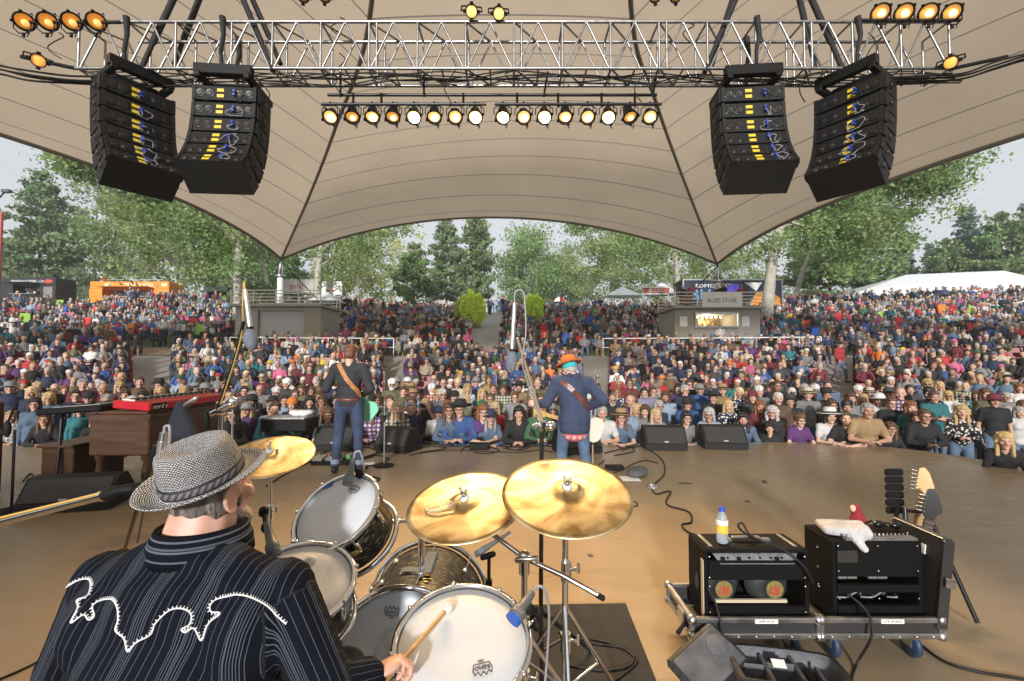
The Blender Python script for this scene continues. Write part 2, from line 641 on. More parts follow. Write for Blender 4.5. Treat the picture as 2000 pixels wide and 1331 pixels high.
# ================================================================ HUTS, TRUCKS, TENTS, SIGNS
hutc = mat('hut_concrete', (0.36, 0.34, 0.31), 0.85, nscale=2.5, namp=0.12, bump=0.3, bscale=50)
shut = mat('roll_shutter', (0.42, 0.42, 0.42), 0.6)
n_, l_, p_ = nodes(shut)
tc = n_.new('ShaderNodeTexCoord')
wv = n_.new('ShaderNodeTexWave')
wv.bands_direction = 'Z'
wv.inputs['Scale'].default_value = 3.0
l_.new(tc.outputs['Object'], wv.inputs[0])
bp = n_.new('ShaderNodeBump')
bp.inputs['Strength'].default_value = .8
l_.new(wv.outputs[0], bp.inputs['Height'])
l_.new(bp.outputs[0], p_.inputs['Normal'])
DARK = mat('dark_interior', (0.02, 0.02, 0.02), 0.8)
BLUETXT = mat('navy_lettering', (0.03, 0.06, 0.18), 0.6)
SIGNW = mat('sign_white', (0.75, 0.75, 0.72), 0.6, nscale=4, namp=0.05)
def railing(parent, x0, x1, y, z, h=.95):
 m = MB()
 for k in range(4):
  m.tube([(x0, y, z + h * (k + 1) / 4), (x1, y, z + h * (k + 1) / 4)], .03, 6)
 n = max(3, round((x1 - x0) / 1.4))
 for i in range(n + 1):
  x = x0 + (x1 - x0) * i / n
  m.tube([(x, y, z), (x, y, z + h)], .035, 6)
 m.build('railing', WHITEP, parent)
def hut(label, px0, px1, pyroof, d, store):
 a, b = at(px0, pyroof, d), at(px1, pyroof, d)
 x0, x1, zt = a.x, b.x, a.z
 g = float(gz((x0 + x1) / 2, d)) - .4
 t = thing('concession_hut', label, 'hut', ((x0 + x1) / 2, d + 1.5, g))
 w = x1 - x0
 op0, op1 = (x0 + w * .24, x0 + w * .74) if store else (x0 + w * .26, x0 + w * .80)
 oz0, oz1 = (zt - 1.12, zt - .26) if store else (g, zt - .22)
 m = MB()
 m.box(((x0 + op0) / 2, d + 1.5, (g + zt) / 2), (op0 - x0, 3, zt - g))
 m.box(((x1 + op1) / 2, d + 1.5, (g + zt) / 2), (x1 - op1, 3, zt - g))
 m.box(((op0 + op1) / 2, d + 1.5, (oz1 + zt) / 2), (op1 - op0 - .01, 2.98, zt - oz1))
 if store:
  m.box(((op0 + op1) / 2, d + 1.5, (oz0 + g) / 2), (op1 - op0 - .01, 2.98, oz0 - g))
 m.build('wall', hutc, t)
 MB().box(((x0 + x1) / 2, d + 1.35, zt + .08), (w + .3, 3.5, .15)).build('roof', hutc, t)
 if store:
  MB().box(((op0 + op1) / 2, d + 2.6, (oz0 + oz1) / 2), (op1 - op0, .1, oz1 - oz0)).build('back_wall', mat('store_lining', (0.55, 0.45, 0.25), .7), t)
  MB().box(((op0 + op1) / 2, d + .05, oz0 + .04), (op1 - op0 - .06, .6, .06)).build('counter', ALU, t)
  fr_ = MB()
  for q in ((op0, 0), (op1, 0)):
   fr_.box((q[0], d - .06, (oz0 + oz1) / 2), (.1, .1, oz1 - oz0 + .1))
  for q in (oz0, oz1):
   fr_.box(((op0 + op1) / 2, d - .065, q), (op1 - op0, .1, .1))
  fr_.build('hatch_frame', ALU, t)
  sh = MB()
  for i in range(26):
   xx = op0 + .2 + (op1 - op0 - .4) * random.random()
   hh = .1 + .35 * random.random()
   sh.box((xx, d + 2.0 + .3 * random.random(), oz0 + .15 + hh / 2 + .35 * random.random()), (.16, .1, hh))
  sh.build('goods', mat('shelf_goods', (0.25, 0.17, 0.1), .7, nscale=5, namp=.9), t)
  li = MB()
  for i in range(7):
   li.ell((op0 + .4 + i * (op1 - op0 - .8) / 6, d + 1.4, oz1 - .12), (.06, .06, .05))
  lo = li.build('lamp', mat('store_bulb', (1, .85, .5), .5, emit=9), t)
  ld = bpy.data.lights.new('store_light', 'POINT')
  ld.energy = 70
  ld.color = (1, .8, .5)
  ld.shadow_soft_size = .3
  lo2 = bpy.data.objects.new('store_light', ld)
  COL.objects.link(lo2)
  lo2.location = ((op0 + op1) / 2, d + 1.4, oz1 - .3)
  for k, q in enumerate((x0 + w * .1, x0 + w * .83)):
   MB().box((q, d - .012, zt - .75), (.45, .02, .6)).build('notice', SIGNW, t)
  MB().box((x0 + w * .10, d - .006, g + 1.2), (.9, .02, 2.0)).build('door', mat('hut_door', (.3, .27, .2), .6), t)
 else:
  MB().box(((op0 + op1) / 2, d + .25, (oz0 + oz1) / 2), (op1 - op0 - .02, .08, oz1 - oz0 - .02)).build('roller_shutter', shut, t)
  MB().box((x1 - w * .1, d - .006, zt - 1.2), (1.0, .02, 1.9)).build('door', mat('hut_door', (.3, .27, .2), .6), t)
 railing(t, x0 - .1, x1 + .1, d - .3, zt + .155, .82)
 railing(t, x0 - .1, x1 + .1, d + 2.8, zt + .155, .82)
 if store:
  sgn = thing('store_sign', 'white board lettered BLUES STORE hung on the hut roof railing', 'sign', at(1410, 588, d - .4))
  c = at(1410, 586, d - .40)
  MB().box(c, (2.35, .05, .85)).build('board', SIGNW, sgn)
  text_mb(MB(), 'BLUES STORE', .36, TM((c.x, c.y - .03, c.z - .05), (PI / 2, 0, 0), (.82, 1, 1))).build('lettering', BLUETXT, sgn)
 return t
hut('grey concrete concession hut with closed roller shutter and railed roof deck', 460, 627, 600, 27.5, False)
hut('concrete store hut with a lit serving hatch and railed roof deck', 1318, 1484, 604, 27.5, True)
def truck(name, label, px0, px1, pytop, d, body, stripe, txt, tsize, tcol, hatch, h=2.9, txt2=None):
 a, b = at(px0, pytop, d), at(px1, pytop, d)
 x0, x1, zt = a.x, b.x, a.z
 zb = min(zt - 2.2, float(gz((x0 + x1) / 2, d)) - .1)
 w = x1 - x0
 t = thing(name, label, 'food truck', ((x0 + x1) / 2, d + 1.1, zb))
 h0, h1 = x0 + w * hatch[0], x0 + w * hatch[1]
 hz0, hz1 = zb + 1.15, zt - .75
 m = MB()
 m.box(((x0 + x1) / 2, d + 1.1, (hz1 + zt) / 2), (w, 2.2, zt - hz1), b=.06)
 m.box(((x0 + h0) / 2, d + 1.1, (hz0 + hz1) / 2), (h0 - x0, 2.18, hz1 - hz0 + .02))
 m.box(((x1 + h1) / 2, d + 1.1, (hz0 + hz1) / 2), (x1 - h1, 2.18, hz1 - hz0 + .02))
 m.box(((x0 + x1) / 2, d + 1.1, (zb + .35 + hz0) / 2), (w, 2.2, hz0 - zb - .35), b=.04)
 m.build('body', body, t)
 MB().box(((h0 + h1) / 2, d + 1.5, (hz0 + hz1) / 2), (h1 - h0, .1, hz1 - hz0)).build('interior', mat('kitchen_interior', (.13, .10, .07), .6, nscale=3, namp=.6), t)
 k = MB()
 for i in range(12):
  k.box((h0 + (h1 - h0) * random.uniform(.05, .95), d + 1.2, hz0 + .2 + random.random() * .5), (.25, .2, .35 * random.random() + .1))
 k.build('kitchen_gear', mat('kitchen_gear', (.4, .36, .3), .4, nscale=4, namp=.7), t)
 aw = MB().box(((h0 + h1) / 2, d - .45, hz1 + .12), (h1 - h0, 1.0, .05), None)
 aw.build('hatch_door', body, t)
 MB().box(((h0 + h1) / 2, d - .18, hz0), (h1 - h0, .4, .05)).build('counter', ALU, t)
 for xx in (x0 + w * .15, x1 - w * .15):
  MB().lathe([(0, -.12), (.3, -.12), (.42, -.09), (.42, .09), (.3, .12), (0, .12)], 18, TM((xx, d + .1, zb + .42), (PI / 2, 0, 0))).build('wheel', RUBBER, t)
 if txt:
  text_mb(MB(), txt, tsize, TM((x0 + w * (.62 if tsize > .5 else .60), d - .012, zt - .40), (PI / 2, 0, 0))).build('lettering', tcol, t)
 if txt2:
  text_mb(MB(), txt2, tsize * .5, TM((x0 + w * .66, d - .012, zt - .72), (PI / 2, 0, 0))).build('lettering', tcol, t)
 return t, x0, x1, zt, zb, w
orange = mat('orange_truck_paint', (0.80, 0.25, 0.02), 0.35, nscale=1, namp=0.05)
t, x0, x1, zt, zb, w = truck('food_truck', 'bright orange food truck with long open serving hatch and white phone number', 175, 330, 550, 46.5, orange, None, '780.695.9292', .55, SIGNW, (.16, .80), 2.95)
ac = mat('truck_badge', (.9, .75, .5), .5)
for fx in (.21, .25, .93, .96):
 MB().disc(.16, TM((x0 + w * fx, 46.48, zt - .35), (PI / 2, 0, 0)), 16).build('badge', ac, t)
m = MB()
for i in range(4):
 m.box((x0 + w * (.2 + .18 * i), 47.5, zt + .35), (1.5, .06, .05), TM((0, 0, 0)))
 m.tube([(x0 + w * (.15 + .18 * i), 47.5, zt + .65), (x0 + w * (.27 + .18 * i), 47.5, zt + .05)], .08, 6)
m.build('roof_rack', STEEL, t)
MB().lathe([(0.35, 0), (.35, .5), (.42, .5), (.42, .6), (0, .62)], 14, TM((x0 + w * .06, 47.5, zt))).build('vent', STEEL, t)
MB().box((x1 - .55, 46.485, zt - 1.6), (.8, .03, 1.0)).build('window', mat('truck_glass', (.05, .06, .07), .1), t)
blk = mat('black_truck_paint', (0.015, 0.015, 0.016), 0.35)
t, x0, x1, zt, zb, w = truck('food_truck', 'black smokehouse food truck with lit hatch and white lettering', -30, 109, 542, 45, blk, None, 'SMOKEHOUSEBBQ.CA', .33, SIGNW, (.40, .78), 2.9)
MB().ell((x0 + w * .90, 44.98, zt - .42), (.45, .03, .22)).build('badge', mat('red_badge', (.45, .05, .03), .5), t)
MB().box((x0 + w * .9, 44.985, zt - 1.5), (.9, .03, 1.1)).build('menu_board', mat('menu_board', (.18, .17, .16), .6, nscale=9, namp=.8), t)
grn = mat('dark_green_paint', (0.02, 0.05, 0.035), 0.4)
truck('food_cart', 'small dark green food cart parked behind the poplar trunk', 397, 445, 560, 46, grn, None, '', .3, SIGNW, (.12, .95), 2.3)
def banner(name, label, px0, px1, py0, py1, d, m, lines, cat='banner'):
 a, b = at(px0, py0, d), at(px1, py1, d)
 c = ((a.x + b.x) / 2, d, (a.z + b.z) / 2)
 g = float(gz(c[0], d))
 t = thing(name, label, cat, (c[0], d, g))
 MB().box(c, (b.x - a.x, .06, a.z - b.z)).build('panel', m, t)
 p = MB()
 for xx in (a.x + .05, b.x - .05):
  p.tube([(xx, d + .08, g - .2), (xx, d + .08, a.z)], .05, 6)
 p.build('post', STEEL, t)
 for (s, fx, fz, size, tm) in lines:
  text_mb(MB(), s, size, TM((a.x + (b.x - a.x) * fx, d - .035, b.z + (a.z - b.z) * fz), (PI / 2, 0, 0))).build('lettering', tm, t)
 return t, a, b
REDTXT = mat('red_lettering', (.5, .04, .04), .6)
banner('gelati_banner', 'pale banner lettered gelati above the closed hut', 552, 612, 546, 572, 44, mat('pale_banner', (.6, .58, .54), .7, nscale=2, namp=.2), [('gelati', .5, .5, .75, REDTXT)])
t, a, b = banner('pizza_stall_sign', 'white stall sign with red swoosh above a white awning', 622, 668, 550, 576, 44, SIGNW, [('VIA TACA', .45, .62, .38, BLUETXT)], 'sign')
MB().tube(spline([at(632, 566, 43.95), at(650, 569, 43.95), at(660, 563, 43.95)], 6), [.02 + .05 * math.sin(PI * i / 12) for i in range(13)], 6).build('swoosh', REDTXT, t)
t, a, b = banner('market_sign', 'red and white market banner on posts beyond the right lawn', 1256, 1307, 560, 576, 52, mat('red_banner', (.42, .10, .09), .7, nscale=2.2, namp=.6), [('BLUES', .5, .5, .6, SIGNW)])
MB().box(at(1281, 574.5, 51.94), (3.0, .05, .12)).build('border', SIGNW, t)
MB().box(at(1281, 561.5, 51.94), (3.0, .05, .12)).build('border', SIGNW, t)
# stage trailer with big festival lettering
a, b = at(1334, 548, 42), at(1528, 603, 42)
t = thing('festival_trailer', 'dark blue trailer lettered EDMONTON BLUES behind the store hut', 'trailer', ((a.x + b.x) / 2, 43, float(gz(20, 42))))
cx, w = (a.x + b.x) / 2, b.x - a.x
MB().box((cx, 43.2, (a.z + b.z) / 2), (w, 2.4, a.z - b.z), b=.05).build('body', mat('trailer_navy', (.012, .016, .04), .4, nscale=.8, namp=.5), t)
MB().box((cx, 43.2, a.z + .06), (w + .1, 2.5, .12)).build('roof_trim', ALU, t)
for xx in (a.x, b.x):
 MB().box((xx, 41.97, (a.z + b.z) / 2), (.12, .1, a.z - b.z)).build('corner_trim', ALU, t)
text_mb(MB(), 'EDMONTON', .48, TM((a.x + w * .33, 41.985, a.z - .52), (PI / 2, 0, 0), (1.35, 1, 1))).build('lettering', SIGNW, t)
text_mb(MB(), 'BLUES', 1.35, TM((a.x + w * .30, 41.985, a.z - 1.35), (PI / 2, 0, 0), (1.15, 1, 1))).build('lettering', mat('sky_blue_letters', (.08, .35, .7), .5), t)
MB().lathe([(0, 0), (.85, 0), (.85, .03), (0, .03)], 24, TM((a.x + w * .52, 41.98, a.z - 1.2), (PI / 2, 0, 0))).build('emblem', mat('violet_emblem', (.12, .08, .6), .5), t)
MB().add([(a.x + w * .66, 41.98, b.z + .3), (a.x + w * .98, 41.98, b.z + .3), (a.x + w * .98, 41.98, b.z + 1.0), (a.x + w * .86, 41.98, b.z + 1.7), (a.x + w * .74, 41.98, b.z + 1.5)], [(0, 1, 2, 3, 4)]).build('mural', mat('orange_mural', (.65, .25, .03), .5, nscale=1.4, namp=.5), t)
MB().add([(a.x + w * .62, 41.975, a.z - .2), (a.x + w * .8, 41.975, a.z - .2), (a.x + w * .74, 41.975, a.z - 1.0)], [(0, 1, 2)]).build('mural', SIGNW, t)
# big white marquee on the right
TENT = mat('tent_vinyl', (.78, .79, .80), .55, transl=.2)
a, b, c_, d_ = at(1678, 570, 44), at(1770, 537, 47.5), at(1960, 529, 47.5), at(2160, 574, 44)
t = thing('marquee', 'long white marquee tent on the crest at the right', 'tent', (a.lerp(d_, .5).x, 53, float(gz(45, 53))))
h4 = lambda p, y: Vector((p.x, y, p.z))
m = MB()
vs = [a, d_, Vector((d_.x, 51, d_.z)), Vector((a.x, 51, a.z)), b, c_]
for q in ((0, 1, 5, 4), (1, 2, 5), (2, 3, 4, 5), (3, 0, 4)):
 m.add([vs[i] for i in q], [tuple(range(len(q)))])
m.build('roof', TENT, t)
m = MB()
n = 40
for (p, q) in ((a, d_), (Vector((a.x, 51, a.z)), a)):
 for i in range(n):
  u, v_ = p.lerp(q, i / n), p.lerp(q, (i + 1) / n)
  dz = .3 + .06 * (i % 2)
  m.add([u, v_, v_ + V(0, 0, -dz), u + V(0, 0, -dz)], [(0, 1, 2, 3)])
m.build('valance', TENT, t)
for i in range(8):
 p = a.lerp(d_, i / 7)
 MB().tube([(p.x, 44.1, p.z), (p.x, 44.1, p.z - 2.4)], .05, 6).build('pole', WHITEP, t)
MB().box(((a.x + d_.x) / 2, 51, a.z - 1.2), (d_.x - a.x, .05, 2.4)).build('side_wall', TENT, t)
for (px, py, d, wpx, h, lab) in ((1215, 580, 58, 70, 1.3, 'low white canopy tent behind the right lawn crowd'), (1292, 576, 56, 60, 1.5, 'cream canopy tent beneath the red market banner'), (640, 592, 42, 60, 1.0, 'white awning tent under the stall sign with the red swoosh'), (1360, 576, 45, 30, 1.6, 'small white tent behind the store hut railing')):
 p = at(px, py, d)
 ww = wpx * d / FPX
 t = thing('canopy_tent', lab, 'tent', (p.x, d, float(gz(p.x, d))), 0, 'small white canopy tents')
 vs = [(p.x - ww / 2, d - 1.5, p.z), (p.x + ww / 2, d - 1.5, p.z), (p.x + ww / 2, d + 1.5, p.z), (p.x - ww / 2, d + 1.5, p.z), (p.x, d, p.z + h)]
 MB().add(vs, [(0, 1, 4), (1, 2, 4), (2, 3, 4), (3, 0, 4)]).build('roof', TENT, t)
 for i in range(4):
  MB().tube([vs[i], (vs[i][0], vs[i][1], p.z - 2.3)], .04, 5).build('leg', WHITEP, t)
def umbrella(px, py, d, w, mats, label, nseg=8):
 p = at(px, py, d)
 t = thing('sun_umbrella', label, 'umbrella', (p.x, d, float(gz(p.x, d))), 0, 'umbrellas above the lawn crowd')
 for k in range(len(mats)):
  m = MB()
  for i in range(k, nseg, len(mats)):
   pr = []
   for a_ in (i, i + 1):
    an = 2 * PI * a_ / nseg
    for r_, z_ in ((.5, -.14), (1, -.45)):
     pr.append((p.x + w / 2 * r_ * math.cos(an), d + w / 2 * r_ * math.sin(an), p.z + w * .75 * z_))
   top = (p.x, d, p.z)
   m.add([top, pr[0], pr[2]], [(0, 1, 2)], True)
   m.add([pr[0], pr[1], pr[3], pr[2]], [(0, 1, 2, 3)], True)
  m.build('canopy', mats[k], t)
 MB().tube([(p.x, d, p.z + .1), (p.x, d, p.z - 2)], .025, 6).build('pole', STEEL, t)
uR = mat('umbrella_red', (.5, .03, .03), .6, transl=.2)
umbrella(1092, 580, 55, 2.0, [uR, SIGNW], 'red and white striped umbrella over the right lawn crowd')
umbrella(722, 582, 55, 2.4, [uR], 'dark red umbrella at the top of the left lawn')
umbrella(1654, 609, 44, 1.8, [mat('umbrella_lime', (.35, .45, .12), .6), mat('umbrella_teal', (.05, .3, .28), .6), mat('umbrella_yellow', (.6, .5, .1), .6)], 'yellow and teal striped umbrella on the right lawn')
umbrella(920, 648, 36, 1.1, [mat('umbrella_lightblue', (.3, .4, .55), .6)], 'small pale blue umbrella in front of the yellow-green shrub')
umbrella(660, 590, 50, 3.0, [mat('umbrella_brown', (.12, .08, .06), .6)], 'brown patio umbrella beside the white awning tent')
# lamp post and red pole at far left
p = at(6, 376, 40)
t = thing('lamp_post', 'tall lamp post with a small floodlight at the far left', 'lamp post', (p.x, 40, float(gz(p.x, 40))))
MB().tube([(p.x - .6, 40, float(gz(p.x, 40))), (p.x - .6, 40, p.z - .6), (p.x - .3, 40, p.z - .5), (p.x + .1, 40, p.z)], .06, 8).build('pole', RUBBER, t)
MB().box((p.x + .3, 40, p.z + .1), (.7, .4, .3), b=.05).build('floodlight', mat('lamp_grey', (.08, .08, .085), .5), t)
p = at(0, 500, 42)
MBt = MB().tube([(p.x, 42, float(gz(p.x, 42))), (p.x, 42, at(0, 415, 42).z)], .12, 10)
tag(MBt.build('red_pole', mat('red_pole_paint', (.35, .03, .03), .5)), 'dark red steel pole standing at the left edge beside the black truck', 'pole')
# railing behind the benches
for k, (a0, a1) in enumerate(((-.62, -.26), (.20, .68))):
 t = thing('white_railing', 'long white pipe railing behind the %s benches' % ('left' if k == 0 else 'right'), 'railing', (a0 * 24, 25, 1.7), 0, 'white pipe railings')
 m, q = [], 30
 pts = []
 for i in range(q + 1):
  aa = a0 + (a1 - a0) * i / q
  yy = 25.8 / math.hypot(1, .6 * aa)
  pts.append(V(aa * yy, yy, float(gz(aa * yy, yy))))
 MB().tube([p + V(0, 0, 1.05) for p in pts], .035, 6).build('top_rail', WHITEP, t)
 MB().tube([p + V(0, 0, .55) for p in pts], .03, 6).build('mid_rail', WHITEP, t)
 for i in range(0, q + 1, 3):
  MB().tube([pts[i], pts[i] + V(0, 0, 1.05)], .03, 6).build('post', WHITEP, t)
# ================================================================ BENCH ROWS
BR = mat('bench_red', (0.23, 0.035, 0.045), 0.45, nscale=2, namp=0.2)
BLOCKS = [(-1.5, -.84, 'far left'), (-.75, -.285, 'left centre'), (-.235, .155, 'centre'), (.215, .69, 'right centre'), (.755, 1.5, 'far right')]
ROWS = [11.9 + 1.0 * i for i in range(14)]
SEATS = []
def arc_pt(a, r):
 y = r / math.hypot(1, .6 * a)
 return a * y, y
for bi, (a0, a1, bn) in enumerate(BLOCKS):
 for ri, r in enumerate(ROWS):
  if bi in (0, 4) and ri > 12:
   continue
  if bi == 2 and ri > 12:
   continue
  n = 14
  pts = [arc_pt(a0 + (a1 - a0) * i / n, r) for i in range(n + 1)]
  P = [V(x, y, float(gz(x, y))) for x, y in pts]
  L = [0]
  for i in range(n):
   L.append(L[-1] + (P[i + 1] - P[i]).length)
  t = thing('bench', 'red slatted bench, row %d of the %s seating block' % (ri + 1, bn), 'bench', P[n // 2], 0, 'red benches under the canopy')
  s1, s2 = MB(), MB()
  for i in range(n):
   u, v_ = P[i], P[i + 1]
   d = (v_ - u)
   ang = math.atan2(d.y, d.x)
   c = (u + v_) / 2
   ln = d.length
   M = TM(c, (0, 0, ang))
   s1.box((0, .02, .43), (ln - .02, .38, .05), M, .015)
   s2.box((0, .25, .68), (ln - .025, .04, .34), M @ TM((0, 0, 0), (-.12, 0, 0)), .012)
   if i % 3 == 0:
    MB().box((-ln / 2 + .05, .1, .2), (.05, .3, .44), M).box((-ln / 2 + .05, .282, .45), (.05, .05, .8), M).build('stand', RUBBER, t)
  s1.build('seat', BR, t)
  s2.build('backrest', BR, t)
  ns = int(L[-1] / .56)
  for k in range(ns):
   q = (k + .5) * L[-1] / ns
   i = max(j for j in range(n) if L[j] <= q)
   w_ = (q - L[i]) / (L[i + 1] - L[i])
   p = P[i].lerp(P[i + 1], w_)
   SEATS.append((p.x, p.y, p.z, bi, ri))
# ================================================================ TREES
bark = mat('poplar_bark', (0.36, 0.33, 0.28), 0.9, nscale=5, namp=0.35, bump=0.9, bscale=14, stretch=(1, 1, .35))
barkp = mat('pine_bark', (0.17, 0.10, 0.06), 0.9, nscale=5, namp=0.35, bump=0.9, bscale=14, stretch=(1, 1, .35))
def leafmat(name, base, tr=.35):
 return mat(name, base, .75, attr='Col', transl=tr)
LEAF = leafmat('poplar_leaf', (.1, .14, .05), .5)
NEED = leafmat('pine_needle', (.03, .06, .03), .3)
def leaves(cent, size, rs, cols, elong=1.0, flat=0.0):
 """One small tilted quad per leaf position."""
 n = len(cent)
 u = rs.normal(size=(n, 3))
 u[:, 2] *= (1 - flat)
 u /= np.linalg.norm(u, axis=1)[:, None]
 w = rs.normal(size=(n, 3))
 w = np.cross(u, w)
 w /= np.linalg.norm(w, axis=1)[:, None] + 1e-9
 sz = size * (.45 + 1.25 * rs.uniform(0, 1, n) ** 1.6)[:, None]
 a, b = u * sz * .5 * elong, w * sz * .5
 V4 = np.stack([cent - a, cent + b * .8 - a * .1, cent + a, cent - b * .8 - a * .1], 1)
 Q = np.arange(4 * n).reshape(n, 4)
 me = np_mesh('crown', V4, Q)
 point_col(me, 'Col', np.repeat(cols, 4, 0))
 return me
def leafcols(n_clumps, idx, base, rs, var=.35):
 cl = rs.uniform(1 - var, 1 + var, n_clumps)
 hue = rs.uniform(-.12, .2, n_clumps)
 k = cl[idx] * rs.uniform(.75, 1.25, len(idx))
 c = np.array(base)[None] * k[:, None] * 2.6
 c[:, 0] *= 1 + hue[idx]
 return c
def tree_deciduous(seed, H, W, nleaf=9000, lsize=.26, base=(.115, .145, .06), trunk_r=.22, bare=.28, limbs=None, lean=(0, 0), clump=.44, clumps=110):
 rs = np.random.default_rng(seed)
 tr = MB()
 tip = np.array([lean[0], lean[1], H * .93])
 tp = [np.array([0, 0, -.4]), np.array([lean[0] * .2, lean[1] * .2, H * .25]), np.array([lean[0] * .5 + rs.normal() * .2, lean[1] * .5, H * .55]), tip]
 sp = spline([tuple(p) for p in tp], 6)
 m = len(sp)
 tr.tube(sp, [trunk_r * (1.25 if i == 0 else 1) * (1 - .88 * i / (m - 1)) for i in range(m)], 9)
 cl = []
 for k in range(limbs or 16):
  f = bare + (1 - bare) * (k + rs.uniform(0, .8)) / (limbs or 16)
  p0 = np.array(sp[min(m - 1, int(f * (m - 1)))])
  an = k * 2.4 + rs.uniform(-.4, .4)
  reach = W * .5 * math.sin(PI * min(.97, .18 + .75 * (f - bare) / (1 - bare))) * rs.uniform(.75, 1.15)
  rise = reach * rs.uniform(.25, .75)
  p2 = p0 + np.array([math.cos(an) * reach, math.sin(an) * reach, rise])
  p1 = (p0 + p2) / 2 + np.array([0, 0, -rise * .12 + rs.normal() * .15])
  b = spline([tuple(p0), tuple(p1), tuple(p2)], 4)
  r0 = trunk_r * .42 * (1 - f * .6)
  tr.tube(b, [r0 * (1 - .85 * i / (len(b) - 1)) for i in range(len(b))], 5)
  for q in np.linspace(.35, 1.05, 7):
   c = p0 + (p2 - p0) * q + rs.normal(size=3) * W * .06
   cl.append(c)
   if rs.random() < .5:
    c2 = c + rs.normal(size=3) * W * .09
    cl.append(c2)
    tr.tube([tuple(p0 + (p2 - p0) * min(q, 1)), tuple(c2)], [.025, .01], 4)
 cl = np.array(cl)
 idx = rs.integers(0, len(cl), nleaf)
 cen = cl[idx] + rs.normal(size=(nleaf, 3)) * np.array([clump, clump, clump * .75]) * (W / 9) ** .5
 return tr.mesh('trunk'), leaves(cen, lsize, rs, leafcols(len(cl), idx, base, rs))
def tree_pine(seed, H, W, n=7000, base=(.062, .092, .042), trunk_r=.2, bare=.2, spruce=False, size=.27):
 rs = np.random.default_rng(seed)
 tr = MB()
 tr.tube([(0, 0, -.4), (.05, 0, H * .5), (0, .05, H)], [trunk_r, trunk_r * .6, .03], 8)
 cen, ids, c = [], [], 0
 nl = int(H * (2.0 if spruce else 1.25))
 for i in range(nl):
  f = bare + (1 - bare) * (i + rs.uniform(0, .9)) / nl
  g = (f - bare) / (1 - bare)
  prof = (1 - g) ** (.9 if spruce else .6) * (1 if spruce else min(1, .5 + g * 2.2))
  k = 6 if spruce else 4
  a0 = rs.uniform(0, 6.28)
  for j in range(k):
   an = a0 + j * 2 * PI / k + rs.uniform(-.35, .35)
   reach = W * .5 * prof * rs.uniform(.6, 1.15) + .15
   dz = (-.28 if spruce else rs.uniform(-.1, .35)) * reach
   p0 = np.array([0, 0, H * f])
   p1 = p0 + np.array([math.cos(an) * reach, math.sin(an) * reach, dz])
   tr.tube([tuple(p0), tuple((p0 + p1) / 2 + np.array([0, 0, .06 * reach])), tuple(p1)], [.05 * (1 - f) + .015, .03, .012], 4)
   m = max(4, int(reach * 8))
   q = rs.uniform(.25, 1.05, m) ** .8
   pp = p0[None] + (p1 - p0)[None] * q[:, None]
   pp += rs.normal(size=(m, 3)) * np.array([.28, .28, .12]) * (1 if spruce else 1.15)
   cen.append(pp)
   ids += [c] * m
   c += 1
 cen = np.concatenate(cen)
 ids = np.array(ids)
 rep = max(1, n // len(cen))
 cen = np.repeat(cen, rep, 0) + rs.normal(size=(len(cen) * rep, 3)) * (.13 if spruce else .17)
 ids = np.repeat(ids, rep)
 return tr.mesh('trunk'), leaves(cen, size, rs, leafcols(c, ids, base, rs, .3), elong=1.5)
TT = {}
def template(key):
 if key not in TT:
  TT[key] = {
   'dA': lambda: tree_deciduous(1, 16, 11, 10500, .27),
   'dB': lambda: tree_deciduous(2, 15, 9, 7500, .27, base=(.12, .155, .07), limbs=14),
   'dC': lambda: tree_deciduous(3, 12, 9.5, 15000, .27, base=(.085, .135, .05), bare=.08, limbs=20, clump=.7),
   'dD': lambda: tree_deciduous(4, 13, 8, 6000, .26, base=(.15, .18, .06), limbs=13),
   'pA': lambda: tree_pine(5, 17, 8.5, 13000),
   'pB': lambda: tree_pine(6, 15, 7.5, 13000, base=(.07, .10, .045)),
   'pC': lambda: tree_pine(9, 11, 10, 17000, base=(.06, .095, .035), bare=.05),
   'sA': lambda: tree_pine(7, 16, 6.0, 14000, base=(.042, .066, .05), bare=.04, spruce=True),
  }[key]()
 return TT[key]
def tree(key, px, d, pytop, pybase, label, rot=None, name=None, wscale=1.0, grp='trees beyond the lawn'):
 tr, cr = template(key)
 H0 = {'dA': 16, 'dB': 15, 'dC': 12, 'dD': 13, 'pA': 17, 'pB': 15, 'pC': 11, 'sA': 16}[key]
 p = at(px, pybase, d)
 zb = min(p.z, float(gz(p.x, d)) + .3) if d < 66 else p.z
 zb = float(gz(p.x, d)) - .1
 s = (at(px, pytop, d).z - zb) / H0
 nm = name or {'d': 'poplar_tree', 'p': 'pine_tree', 's': 'spruce_tree'}[key[0]]
 t = thing(nm, label, 'tree', (p.x, d, zb), random.uniform(0, 6.28) if rot is None else rot, grp)
 t.scale = (s * wscale, s * wscale, s)
 link('trunk', tr, bark if key[0] == 'd' else barkp, t)
 link('crown', cr, LEAF if key[0] == 'd' else NEED, t)
 return t
tree('pA', 76, 57, 335, 545, 'tall dark pine standing between the black truck and the orange truck')
tree('pB', 20, 64, 470, 545, 'short dark pine behind the black food truck', wscale=1.5)
tree('dB', 185, 62, 345, 545, 'pale green poplar rising behind the orange truck')
tree('dA', 275, 64, 380, 545, 'broad poplar behind the far end of the orange truck')
tree('dB', 130, 78, 470, 545, 'low bushy poplar behind the tall dark pine', wscale=1.6)
tree('dA', 345, 56, 330, 550, 'spreading poplar above the dark green food cart')
tree('dB', 420, 60, 390, 550, 'thin poplar behind the closed hut')
tree('dC', 490, 62, 440, 560, 'bushy tree filling the gap under the left canopy tip')
tree('dD', 700, 55, 430, 570, 'yellowish poplar left of the dark round pine')
tree('dA', 640, 66, 420, 570, 'tall poplar behind the white stall sign')
tree('dD', 745, 74, 440, 570, 'light green poplar behind the yellowish one')
